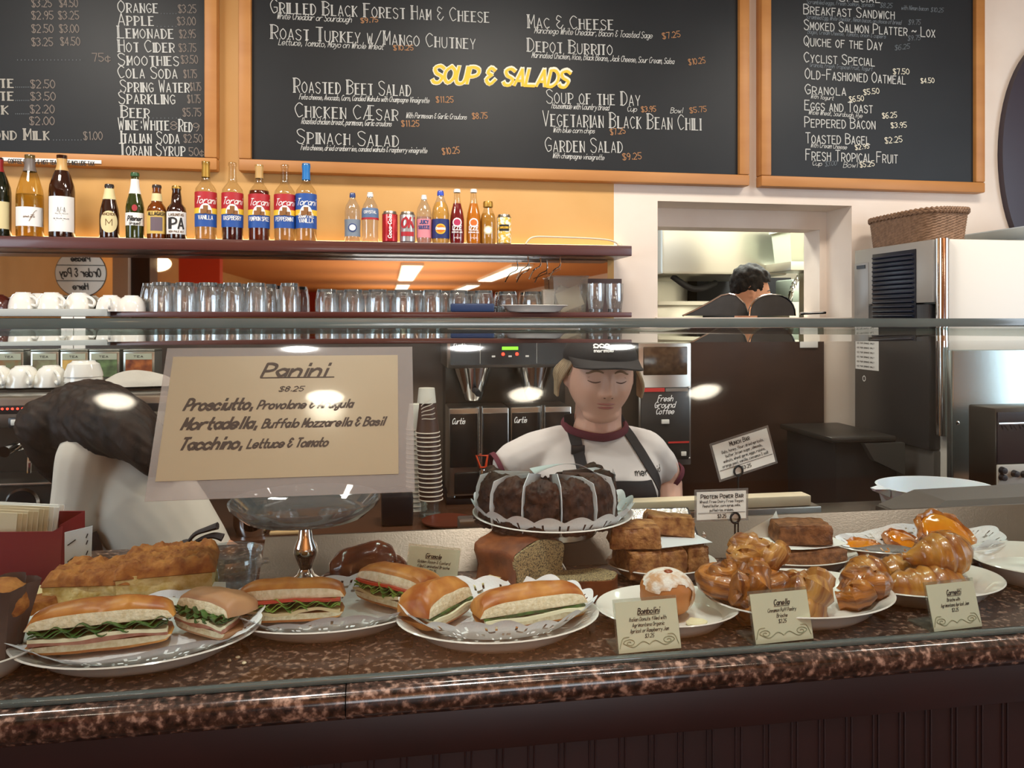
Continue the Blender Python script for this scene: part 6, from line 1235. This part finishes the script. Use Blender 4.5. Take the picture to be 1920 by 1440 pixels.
for s in range(-4, 4):
    a0, a1 = -pi/2+R(30*s+1.2), -pi/2+R(30*(s+1)-1.2); am = (a0+a1)/2
    t = thing('cake_slice', SL[s], 'cake', (cxk, Yc_, zk), 0, 'chocolate cake slices')
    b = B(); pr = [(0, 0), (RC*.98, 0), (RC, HC*.1), (RC*1.01, HC*.5), (RC*.985, HC*.8), (RC*.93, HC*.95), (RC*.80, HC*1.06), (RC*.62, HC*.97), (0, HC*.95)]
    pr = [(p.x, p.z) for p in smooth_pts([(r, 0, z) for r, z in pr], 3)]
    b.lathe(pr, seg=14, a0=a0, a1=a1)
    for a in (a0, a1): b.f([b.v((r*cos(a), r*sin(a), z)) for r, z in pr])
    bmesh.ops.remove_doubles(b.bm, verts=b.bm.verts[:], dist=1e-5); bmesh.ops.subdivide_edges(b.bm, edges=[e for e in b.bm.edges if len(e.link_faces) == 2 and all(len(f.verts) < 8 for f in e.link_faces)], cuts=1, use_grid_fill=True)
    def mound(c): rr = math.hypot(c.x, c.y); return rr > RC*.5
    for v in b.bm.verts:
        rr = math.hypot(v.co.x, v.co.y); aa = math.atan2(v.co.y, v.co.x); k = cos((aa-am)/R(15)*pi/2)
        if rr > .02: v.co.z += .010*k*min(1, v.co.z/HC)**3; f = 1+.035*(k-.6); v.co.x *= f; v.co.y *= f
    b.lump(.0040, 55, s+9, mound); b.lump(.0025, 140, s+19, mound); obj('frosting', b, m_choc, t, smooth=True)
for s in range(-3, 4):
    a = -pi/2+R(30*s); b = B(); q = [(.03, .002), (RC*1.005, .002), (RC*1.045, HC*.5), (RC*1.03, HC*.80), (RC*.97, HC*1.08), (RC*.75, HC*(1.30 if s in (-1, 0) else 1.17)), (.03, HC*1.12)]; b.prism(q, -.0005, .0005, 'y'); o = obj('paper_divider', b, m_wax, None, (cxk, Yc_, zk), (0, 0, a), smooth=False)
    tag(o, 'white paper divider %s' % {-3: 'at the sign side end of the chocolate cake', -2: 'third before the middle of the chocolate cake', -1: 'just before the middle one of the chocolate cake', 0: 'in the middle front of the chocolate cake', 1: 'next after the middle one of the chocolate cake', 2: 'second after the middle one of the chocolate cake', 3: 'at the apron side end of the chocolate cake'}[s], 'paper', 'paper dividers in the chocolate cake')
b = B(); slabw(b, lambda u, v: ((u-.5)*.13, .05*v-.03, HC*1.14+.016*sin(pi*min(1, u*1.1))*(1-.6*v)-.014*max(0, u-.6)*2), 16, 8, .0007); o = obj('wax_paper_sheet', b, m_wax, None, (cxk+.035, Yc_-.02, zk+.004)); tag(o, 'curved white paper sheet lying over the top of the chocolate cake', 'paper')
b = B(); slabw(b, lambda u, v: (.10+.02*v, .06*(u-.5), .005+HC*1.05*v), 6, 8, .0006); o = obj('plastic_flap', b, clear('acetate', '#f2f4f8', .14, .7, .05, ('#dfe4ea', .3)), None, (cxk, Yc_, zk), R(-12)); tag(o, 'clear plastic flap standing at the apron side of the chocolate cake', 'wrapper')
# laminated panini sign leaning on the inside of the glass
m_lam = clear('laminate_film', '#f6f2f2', .14, .7, .12, ('#e0d4d2', .30)); m_kraft = mat('kraft_card', '#b8a184', .3, coat=1, spec=.6, bump=.25, bscale=9); m_sgn = mat('dark_brown_print', '#453024', .6)
zs0, zs1 = ZC-.2405, ZC-.0435; ys0, ys1 = pane_y(zs0-CT)+.0105, pane_y(zs1-CT)+.0105; hs = math.hypot(zs1-zs0, ys1-ys0); tl = math.atan2(ys1-ys0, zs1-zs0)
sx0, sx1 = (xY(263, ys0)+xY(318, ys1))/2, (xY(779, ys0)+xY(772, ys1))/2; sw = sx1-sx0
t = thing('panini_sign', 'large tan laminated panini sign leaning inside the glass above the cake stand', 'sign', ((sx0+sx1)/2, (ys0+.004), zs0), (-tl, 0, 0))
b = B(); b.span(-sw/2, sw/2, -.0008, .0008, 0, hs, 0); obj('laminate_sheet', b, m_lam, t, smooth=False)
b = B(); b.span(-sw/2+.010, sw/2-.022, -.0014, -.0009, .026, hs-.014); cd = obj('kraft_card', b, m_kraft, t, smooth=False)
b = B(); H_ = hs
def SG(px, py): v = (935-py)/(935-657); l = 263+(318-263)*v; r = 779+(772-779)*v; return (-sw/2+sw*(px-l)/(r-l), H_*(v*(1-.10*(1-v))))
def sline(s, x0, y0, x1, h, lw): p, q = SG(x0, y0), SG(x1, y0); text(b, s, p, q[0]-p[0], h, lw, .0, .38, 'mix', 0, False, -.0016)
sline('Panini', 486, 711, 604, .020, .0042); p, q = SG(483, 715), SG(622, 715); b.span(p[0], q[0], -.0018, -.0015, p[1]+.0005, p[1]+.0022)
sline('$8.25', 517, 739, 562, .0075, .0014)
for s, x0, y0, x1, s2, x2, x3 in (('Prosciutto,', 342, 771, 465, 'Provolone & Arugula', 476, 655), ('Mortadella,', 336, 806, 472, 'Buffalo Mozzarella & Basil', 484, 716), ('Tacchino,', 330, 843, 443, 'Lettuce & Tomato', 455, 606)): sline(s, x0, y0, x1, .0165, .0036); sline(s2, x2, y0, x3, .0125, .0026)
obj('lettering', b, m_sgn, cd, smooth=False)
# ---------------------------------------------------------------- poppy seed loaf
m_pop = mat('poppy_crumb', '#a8966c', .8, col2='#4c4738', scale=420, lo=.46, hi=.62, bump=.5, bscale=200, detail=2); m_pcr = ccol('loaf_crust', '#5c2c14', '#86481f', 30, .55, .5, 90)
def loaf_pts(w, h, dome): return [(-w*.42, 0), (w*.42, 0), (w*.48, h*.5), (w*.52, h*.78), (w*.44, h*.88), (w*.2, h*(.96+dome)), (0, h*(1+dome)), (-w*.2, h*(.96+dome)), (-w*.46, h*.9), (-w*.54, h*.8), (-w*.48, h*.5)]
Yl = 1.197; t = thing('poppy_seed_loaf', 'brown poppy seed loaf cut open in front of the chocolate cake stand', 'loaf', (xY(1014, Yl), Yl+.010, CT+.0015), R(36))
b = B(); pts = [(p.x, p.z) for p in smooth_pts([(x, 0, z) for x, z in loaf_pts(.110, .094, .02)], 4, True)]
rings = [[(x*(1 if k < 6 else .9), .096*k/6, max(0, z*(1+.04*sin(k)))) for x, z in pts] for k in range(7)]; b.loft(rings, cap=False); b.f([b.v(p) for p in rings[-1]]); b.lump(.0035, 40, 2, lambda c: c.z > .003); obj('crust', b, m_pcr, t)
b = B(); b.prism([(x*.985, max(.0006, z*.985)) for x, z in pts], -.003, .004, 'y'); obj('cut_crumb', b, m_pop, t)
t = thing('loaf_slice', 'thick poppy seed loaf slice lying flat before the loaf', 'cake', (xY(1092, 1.216), 1.216, CT+.0015), R(2))
b = B(); pts2 = [(x, max(z, .0)) for x, z in pts]; b.prism([(z*1.35-.07, x*.55) for x, z in pts2], 0, .030, 'z'); b.lump(.001, 60, 1); obj('crust', b, m_pcr, t)
b = B(); b.prism([(z*1.32-.068, x*.52) for x, z in pts2], .0302, .0315, 'z'); obj('cut_crumb', b, m_pop, t)
b = B(); slabw(b, lambda u, v: ((u-.5)*.24, (v-.5)*.07, .0006), 6, 3, .0005); o = obj('parchment_sheet', b, m_paper, None, (xY(1010, 1.235), 1.238, CT+.0007)); tag(o, 'white parchment sheet under the poppy seed loaf', 'paper')
b = B(); slabw(b, lambda u, v: ((u-.5)*.10, (v-.5)*.025, .018+.02*u), 6, 3, .0008); o = obj('paper_slip', b, mat('cream_slip', '#dcc896', .6), None, (xY(905, 1.165), 1.203, CT+.006), R(20)); tag(o, 'cream paper slip poking out before the poppy seed loaf', 'paper')
# glazed brown custard pastry behind the sandwiches
t = thing('glazed_pastry', 'dark glazed pastry roll lying behind the lettuce sandwiches', 'pastry', (xY(682, 1.305), 1.305, CT+.0015), R(8)); m_gl = ccol('glazed_brown', '#4a1e10', '#6e3218', 25, .22, .25, 60, coat=.6)
b = B(); b.ball((0, 0, .036), (.058, .032, .036), 4, fn=lambda p, d: Vector((p.x, p.y, p.z*(1+.25*d.x)))); b.lump(.006, 28, 4); b.ball((.045, .005, .026), (.03, .028, .024), 3); obj('glazed_crust', b, m_gl, t)
b = B(); b.ball((.0, 0, .019), (.072, .034, .018), 3); b.lump(.004, 40, 2); obj('lower_pastry', b, m_gl, t)
# caramel bars
m_bar = ccol('caramel_bar', '#7a4520', '#bd8850', 70, .5, 1.0, 140); m_foil = mat('crinkled_foil', '#c2bdb8', .25, .9, bump=1, bscale=120)
def bar(name, label, cat, px, Y, z, w, d, h, rz, m, seed, group, tilt=(0, 0)):
    b = B(); b.box((0, 0, h/2), (w, d, h), 0, None, .004, .96); b.subdiv(5); b.lump(.0038, 38, seed, lambda c: c.z > .002); b.lump(.0018, 150, seed+5, lambda c: c.z > .002); o = obj(name, b, m, None, (xY(px, Y), Y, z), (tilt[0], tilt[1], rz)); tag(o, label, cat, group); return o
GB = 'caramel bars on the stack'; zb_ = CT+.0095
bar('dessert_bar', 'caramel bar in the lower row of the stack, beside the loaf slice', 'bar', 1192, 1.285, zb_, .058, .09, .046, R(4), m_bar, 1, GB)
bar('dessert_bar', 'caramel bar in the lower row of the stack, in the middle', 'bar', 1243, 1.29, zb_, .050, .09, .046, R(4), m_bar, 2, GB)
bar('dessert_bar', 'caramel bar in the lower row next to the crinkled foil', 'bar', 1290, 1.298, zb_, .044, .085, .046, R(6), m_bar, 3, GB)
b = B(); slabw(b, lambda u, v: ((u-.5)*.10, (v-.5)*.10, .0), 4, 4, .0006); o = obj('wax_square', b, m_wax, None, (xY(1262, 1.295), 1.30, zb_+.0525), R(10)); tag(o, 'waxed paper square between the two layers of caramel bars', 'paper')
bar('dessert_bar', 'caramel bar on top of the stack overhanging toward the loaf', 'bar', 1187, 1.278, zb_+.0495, .084, .062, .038, R(-8), m_bar, 4, GB)
bar('dessert_bar', 'caramel bar on top of the stack at its rear', 'bar', 1252, 1.325, zb_+.0535, .085, .055, .034, R(-14), m_bar, 5, GB, (R(-4), R(5)))
b = B(); b.grid(lambda u, v: (.012*noise.noise(Vector((u*9, v*9, 0))), .05*u, .055*v*(.7+.3*u)+.008*noise.noise(Vector((u*7, v*5, 3)))), 20, 20); o = obj('foil_wrap', b, m_foil, None, (xY(1316, 1.262), 1.262, CT+.012), R(-24)); tag(o, 'crinkled silver foil folded up beside the caramel bars', 'foil')
t = thing('metal_tray', 'small dark edged metal tray leaning behind the caramel bars', 'tray', (xY(1244, 1.40), 1.372, CT+.03), (R(-58), 0, R(-4)))
b = B(); b.span(-.062, .062, 0, .06, .086, .090, 0, .002); b.span(-.062, .062, 0, .008, .0, .086); obj('tray_body', b, m_black, t)
b = B(); b.grid(lambda u, v: ((u-.5)*.115, -.001-.002*noise.noise(Vector((u*12, v*12, 0))), .01+.076*v), 14, 10); obj('foil_lining', b, m_foil, t)
# wire card holders
m_wire = mat('black_wire', '#191818', .35, .4)
def wirecard(label, pr, Y, c0, ang, w, h, rows, base):
    """PR: pixel of the wire ring"""
    p = pY(pr[0], pr[1], Y); z0 = base
    t = thing('wire_card_holder', label, 'card holder', (p.x, Y, z0)); b = B(); r = .0085
    b.tube([(0, 0, 0), (0, 0, p.z-z0-r)], .0015, 8); b.tube([(r*sin(a), -.002*(i > 8), p.z-z0-r*cos(a)) for i, a in enumerate([2*pi*k/16*1.05 for k in range(17)])], .0019, 8); b.lathe([(0, 0), (.02, 0), (.02, .003), (0, .004)], seg=20); obj('wire_stem', b, m_wire, t)
    q = pY(c0[0], c0[1], Y); b = B(); b.span(-w/2, w/2, .0022, .0032, -h/2, h/2); c = obj('card', b, m_paper, t, (q.x-p.x, 0, q.z-z0), (0, -ang, 0), smooth=False)
    b = B(); b.span(-w/2-.004, w/2+.004, .0024, .0030, -h/2-.004, h/2+.004); obj('plastic_sleeve', b, clear('sleeve', '#f0f0f0', .12, .7, .05, ('#b9b9b9', .25)), c, smooth=False)
    b = B()
    for s, x, z, ww, hh, lw in rows: text(b, s, (x*w-w/2, z*h-h/2), ww*w, hh*h, lw, 0, 0, 'caps' if lw > .001 else 'mix', 0, False, .0018)
    b.span(-w/2+.002, w/2-.002, .0015, .0019, -h*.5+h*.235, -h*.5+h*.245); obj('lettering', b, m_ink, c, smooth=False)
Ym = 1.27; km = ppm(1398, Ym)
wirecard('tilted white munch bar card on a black wire holder above the caramel bars', (1384, 883), Ym, (1396, 851), R(15.5), 113/km, 66/km, [('Munch Bar', .3, .83, .36, .13, .0011), ('Oats, honey, flour, dried apricots,', .13, .68, .76, .09, .0006), ('butter, brown sugar, almonds,', .18, .55, .66, .09, .0006), ('walnuts, wheat germ, eggs, raisins,', .12, .42, .76, .09, .0006), ('orange peel, vanilla, cinnamon & salt', .08, .29, .84, .09, .0006), ('$3.25', .40, .08, .17, .1, .0009)], CT+.0100)
Yq = 1.205; kq = ppm(1353, Yq)
wirecard('level white protein power bar card on a black wire holder above the puff pastries', (1378, 971), Yq, (1354, 948), 0, 98/kq, 52/kq, [('Protein Power Bar', .08, .76, .86, .15, .0011), ('Wheat Free Dairy Free Vegan', .06, .60, .88, .10, .0006), ('Peanut butter, corn syrup, oats,', .12, .45, .76, .10, .0006), ('puffed rice, craisins,', .26, .29, .48, .10, .0006), ('$3.25', .42, .05, .17, .13, .0009)], CT+.0005)
# sugared doughnut
t = thing('doughnut', 'round sugared filled doughnut with jam hole on top', 'doughnut', (xY(1250, 1.092), 1.092, CT+.0095), R(10)); m_dn = ccol('fried_dough', '#a8622a', '#c4834a', 8, .5, .15, 60); m_sug = mat('sugar_dusting', '#e6ddd4', .8, col2='#c89a72', scale=60, lo=.42, hi=.62, bump=.5, bscale=400)
b = B(); b.ball((0, 0, .034), (.041, .041, .034), 4, fn=lambda p, d: Vector((p.x*(1-.05*gau(d.z, .2)), p.y*(1-.05*gau(d.z, .2)), p.z-.010*gau(d.x, .18)*gau(d.y, .18)*(d.z > 0)))); obj('dough', b, m_dn, t)
b = B(); b.ball((0, 0, .0345), (.0416, .0416, .0342), 4)
for v in [v for v in b.bm.verts if v.co.z < .046+.006*sin(3*math.atan2(v.co.y, v.co.x)) and not (v.co.x > .012+.3*(v.co.z-.02) and v.co.z > .006)]: b.bm.verts.remove(v)
obj('sugar_coating', b, m_sug, t); b = B(); b.ball((-.002, -.008, .066), (.0075, .0065, .004), 2); obj('jam_hole', b, mat('jam_brown', '#8a3c14', .3), t)
b = B(); b.ball((0, 0, .003), (.016, .010, .004), 3); b.lump(.003, 90, 1); o = obj('cream_dollop', b, mat('cream_yellow', '#e8e0b8', .5), None, (xY(1308, 1.05), 1.052, CT+.0088)); tag(o, 'small pale cream crumb on the plate beside the doughnut', 'cream')
# puff pastries
m_puff = mat('puff_pastry', '#5e2c10', .34, col2='#c0792e', scale=16, lo=.36, hi=.64, bump=.9, bscale=30, stretch=(.6, 1.5, 7), coat=.55); m_pufl = mat('pale_puff', '#7c4016', .36, col2='#d09a50', scale=14, bump=.9, bscale=30, stretch=(.6, 1.5, 7), coat=.5)
def swirl(b, r, turns=2.1, h=.05, seed=0):
    n = 46; P = []; rr = []
    for i in range(n+1):
        u = i/n; a = turns*2*pi*u+seed; q = r*(1-.80*u); P.append((q*cos(a), q*sin(a), h*.30+h*.55*u**1.3)); rr.append(r*(.34-.10*u)*(1+.12*sin(9*u*pi+seed)))
    b.tube(P, rr, 10, flat=1.35); b.ball((0, 0, h*.3), (r*.8, r*.8, h*.3), 3); b.lump(r*.05, 60, seed); return b
def knot(b, L, r, seed=0):
    P = smooth_pts([(-L*.5, .006, r*.9), (-L*.2, -.012, r*1.3), (.0, .010, r*1.9), (L*.18, -.010, r*1.5), (L*.5, .004, r)], 6); b.tube(P, [r*(.75+.45*sin(pi*i/24))*(1+.15*sin(i*1.7+seed)) for i in range(25)], 12, flat=1.1)
    for k in range(5): o = r*.35*(k-2); b.tube(smooth_pts([(-L*.4, o, r*1.6), (0, o*.6+.004, r*2.75), (L*.4, o, r*1.7)], 5), r*.28, 7)
    b.lump(r*.10, 60, seed); return b
GPF = 'glazed puff pastries'
def pastry(label, px, py, Y, fn, rot, m, seed):
    p = pY(px, py, Y); p.z += .008 if p.z < CT+.03 else 0; b = B(); fn(b); b.lump(.001, 90, seed); o = obj('puff_pastry', b, m, None, p, rot); tag(o, label, 'pastry', GPF); return o
pastry('round dark puff pastry at the plate edge below the caramel bars', 1356, 1122, 1.10, lambda b: swirl(b, .036, 2, .05, 1), (R(6), 0, .4), m_puff, 1)
pastry('glazed puff twist on top of the pile under the protein card', 1402, 1062, 1.125, lambda b: knot(b, .075, .017, 2), (R(10), R(-8), R(20)), m_pufl, 2)
pastry('upright puff twist with pale folded ridge in the middle of the pile', 1422, 1108, 1.075, lambda b: knot(b, .085, .019, 3), (R(20), R(-74), R(14)), m_puff, 3)
pastry('tilted puff pastry with purple brown top leaning at the pile', 1462, 1070, 1.10, lambda b: knot(b, .065, .016, 4), (R(10), R(-55), R(-20)), m_pufl, 4)
pastry('dark spiral puff pastry lying flat in front of the pile', 1448, 1134, 1.085, lambda b: swirl(b, .038, 2.4, .05, 5), (R(-20), R(4), 1), m_puff, 5)
pastry('small shiny puff pastry between the spiral and the big knot', 1500, 1130, 1.095, lambda b: swirl(b, .030, 2, .046, 6), (R(-30), 0, 2), m_pufl, 6)
pastry('big knotted puff pastry with pale fold behind the cinnamon card', 1550, 1142, 1.066, lambda b: knot(b, .08, .023, 7), (R(15), R(-70), R(-10)), m_pufl, 7)
pastry('layered puff roll lying at the plate end toward the croissants', 1620, 1140, 1.085, lambda b: knot(b, .09, .018, 8), (R(5), R(-12), R(12)), m_puff, 8)
pastry('low puff pastry hidden behind the cinnamon card', 1405, 1146, 1.062, lambda b: swirl(b, .026, 2, .044, 9), (R(-20), 0, 3), m_puff, 9)
# brown spice cake
m_spice = ccol('spice_cake', '#5e3519', '#96613a', 80, .6, 1.0, 150); GS = 'brown spice cake slices'
bar('cake_slice', 'lower brown spice cake slab lying on its plate', 'cake', 1515, 1.285, CT+.0095, .125, .062, .028, R(3), m_spice, 7, GS)
b = B(); slabw(b, lambda u, v: ((u-.5)*.13, (v-.5)*.08, .004*(2*u-1)**2), 10, 4, .0006); o = obj('white_sheet', b, m_paper, None, (xY(1505, 1.30), 1.30, CT+.0415), R(6)); tag(o, 'white paper between the two spice cake slabs', 'paper')
bar('cake_slice', 'upper brown spice cake slab with crackled top on white paper', 'cake', 1500, 1.30, CT+.0445, .100, .062, .036, R(-10), m_spice, 8, GS)
b = B(); b.f([b.v(p) for p in ((-.05, 0, .0), (.05, .01, -.012), (.045, .035, .035), (.03, .02, .028))]); b.f([b.v(p) for p in ((-.05, .0006, .0), (.03, .0206, .028), (.045, .0356, .035), (.05, .0106, -.012))]); o = obj('paper_corner', b, m_paper, None, (xY(1428, 1.33), 1.325, CT+.050)); tag(o, 'white paper corner standing up behind the puff pastries', 'paper')
# croissants in film, danishes
m_croi = mat('croissant_crust', '#a65e1e', .38, col2='#d8983e', scale=24, bump=.5, bscale=50, coat=.25, stretch=(3, 1, 1))
def croissant(b, L, r, bend=.3, seed=0):
    n = 30; P = []; rr = []
    for i in range(n+1): u = 2*i/n-1; P.append((L/2*u, bend*L*u*u*.8, r*.95)); rr.append(r*max(.18, (1-abs(u)**2.2))*(1+.16*abs(sin(4.2*pi*u))-.05))
    b.tube(P, rr, 14); b.lump(.002, 50, seed); return b
GC = 'film wrapped croissants'
m_film = clear('cling_film', '#f8f8f8', .05, .45, .16)
def croi(label, px, py, Y, L, r, rot, seed):
    t = thing('croissant', label, 'croissant', pY(px, py, Y), rot, GC); obj('crust', croissant(B(), L, r, .25, seed), m_croi, t); b = croissant(B(), L*1.03, r*1.04, .25, seed); b.lump(.004, 70, seed+4); obj('film_wrap', b, m_film, t)
croi('sugar dusted croissant end next to the layered puff roll', 1625, 1120, 1.165, .10, .034, (0, 0, R(20)), 1)
croi('long croissant lying under the topmost one behind the apricot card', 1745, 1142, 1.10, .16, .033, (0, 0, R(-4)), 2)
croi('croissant at the back of the wrapped croissants', 1690, 1108, 1.175, .13, .03, (0, 0, R(14)), 3)
croi('topmost film wrapped croissant on the croissant plate', 1770, 1078, 1.13, .115, .034, (R(0), R(-4), R(5)), 4)
m_dan = mat('danish_pastry', '#8a4018', .25, col2='#c8823a', scale=30, bump=.4, bscale=60, coat=.6); m_apr = mat('apricot_glaze', '#d8780c', .12, col2='#e89a20', scale=16, coat=.8)
def danish(label, px, py, Y, r, rot, seed):
    t = thing('danish', label, 'danish', pY(px, py, Y), rot, 'apricot danishes')
    b = B(); b.lathe([(0, 0), (r*.94, 0), (r, .005), (r*.98, .013), (r*.90, .0155), (r*.82, .011), (r*.7, .009), (0, .009)], seg=72, wob=lambda a, q, z: 1+.05*sin(8*a+seed)); b.lump(.0025, 60, seed); obj('pastry_rim', b, m_dan, t)
    b = B(); b.ball((0, 0, .010), (r*.83, r*.83, .0095), 4); b.lump(.0018, 60, seed+2); obj('apricot_filling', b, m_apr, t)
    b = B(); b.tube(smooth_pts([(-r*.5, -r*.1, .0165), (0, -r*.2, .0195), (r*.5, -r*.55, .015)], 5), .0035, 6); obj('sugar_icing', b, mat('icing', '#e0a878', .3), t)
danish('large apricot danish propped up on the danish plate before the grey box', 1770, 1010, 1.31, .058, (R(42), R(6), 0), 1)
danish('flat apricot danish at the near end of the danish plate by the spice cake', 1622, 1043, 1.30, .044, (R(14), R(-4), 0), 2)
danish('small apricot danish between the flat and the propped ones', 1690, 1022, 1.345, .036, (R(22), 0, .4), 3)
# acrylic card holders
m_acr = clear('acrylic', '#f0f4f0', .10, .8, .02, ('#cfd8d0', .06)); m_card = mat('sage_card', '#d2d4b8', .5); m_scr = mat('sage_scroll', '#8a8f70', .6)
def acrylic(label, px, py, Y, w, h, rz, title, rows, roll=0, tilt=-16):
    z = CT+.0003; t = thing('card_stand', label, 'card stand', (xY(px, Y), Y, z), (0, 0, rz))
    T = R(tilt); c = Vector((0, 0, 0)); b = B(); b.box((0, .024, .0012), (w, .05, .0022)); obj('foot', b, m_acr, t, smooth=False)
    b = B(); b.span(-w/2, w/2, -.001, .001, 0, h); p = obj('panel', b, m_acr, t, (0, 0, .001), (T, roll, 0), smooth=False)
    b = B(); b.span(-w/2+.002, w/2-.001, -.0022, -.0012, .001, h-.004); cd = obj('card', b, m_card, p, smooth=False)
    b = B(); text(b, title[0], (title[1]*w-w/2, .70*h), title[2]*w, .105*h, .0012, 0, .25, 'mix', 0, False, -.0025); b.span(title[1]*w-w/2, (title[1]+title[2])*w-w/2, -.0026, -.0022, .675*h, .683*h)
    for i, (s, x, ww) in enumerate(rows): text(b, s, (x*w-w/2, (.575-.105*i)*h), ww*w, .07*h, .0006, 0, .25, 'mix', 0, False, -.0025)
    obj('lettering', b, m_ink, cd, smooth=False)
    b = B()
    for s in (1, -1):
        cx = s*w*.30; sp = [(cx+s*w*.10*(1-k/22)*cos(k*.5), -.0025, .19*h+.075*h*(1-k/22)*sin(k*.5)) for k in range(20)]; b.tube(sp, .0005, 4); b.tube(smooth_pts([(cx+s*w*.10, -.0025, .19*h), (cx-s*w*.05, -.0025, .11*h), (s*w*.1, -.0025, .2*h), (0, -.0025, .14*h)], 5), .0005, 4); b.tube(smooth_pts([(s*w*.46, -.0025, .10*h), (s*w*.40, -.0025, .28*h), (cx, -.0025, .30*h)], 5), .0005, 4)
    obj('scroll_print', b, m_scr, cd); return t
acrylic('cream bombolini card stand before the sugared doughnut', 1218, 1222, .993, .092, .069, R(3), ('Bombolini', .36, .34), [('Italian Donuts filled with', .22, .58), ('Agrimontana Organic', .26, .50), ('Apricot or Raspberry Jam', .22, .60), ('$3.25', .44, .14)])
acrylic('cream canella card stand before the puff pastries', 1470, 1212, .992, .092, .070, R(4), ('Canella', .40, .26), [('Cinnamon Puff Pastry', .28, .48), ('Brioche', .42, .18), ('$3.25', .44, .13)], tilt=-15)
acrylic('cream apricot jam card stand before the wrapped croissants', 1795, 1187, .992, .086, .068, R(5), ('Cornetti', .40, .28), [('Brioche with', .38, .26), ('Agrimontana Apricot Jam', .24, .56), ('$3.25', .44, .13)], tilt=-15)
acrylic('cream raisin and custard card stand beside the glazed pastry', 806, 1100, 1.285, .088, .068, R(-2), ('Girasole', .34, .30), [('Golden Raisin & Custard', .2, .62), ('filled Laminated Brioche', .2, .62), ('$3.25', .44, .13)], R(8), -14)
# crumbs on the granite
random.seed(3); first = None
for i in range(5):
    px, py = ((446, 1232), (458, 1243), (430, 1238), (1640, 1075), (1880, 1098))[i]; p = pZ(px, py, CT+.0016) if i < 3 else pZ(px, py, CT+.026)
    if i < 3:
        b = B(); b.ball((0, 0, .0012), (.0035-.0006*i, .0025, .0018), 2); b.lump(.001, 300, i); o = obj('bread_crumb', b, m_crumb, None, (p.x, p.y, CT+.0003)); tag(o, 'tiny bread crumb on the dark granite beside the ham sandwich plate', 'crumb', 'bread crumbs')
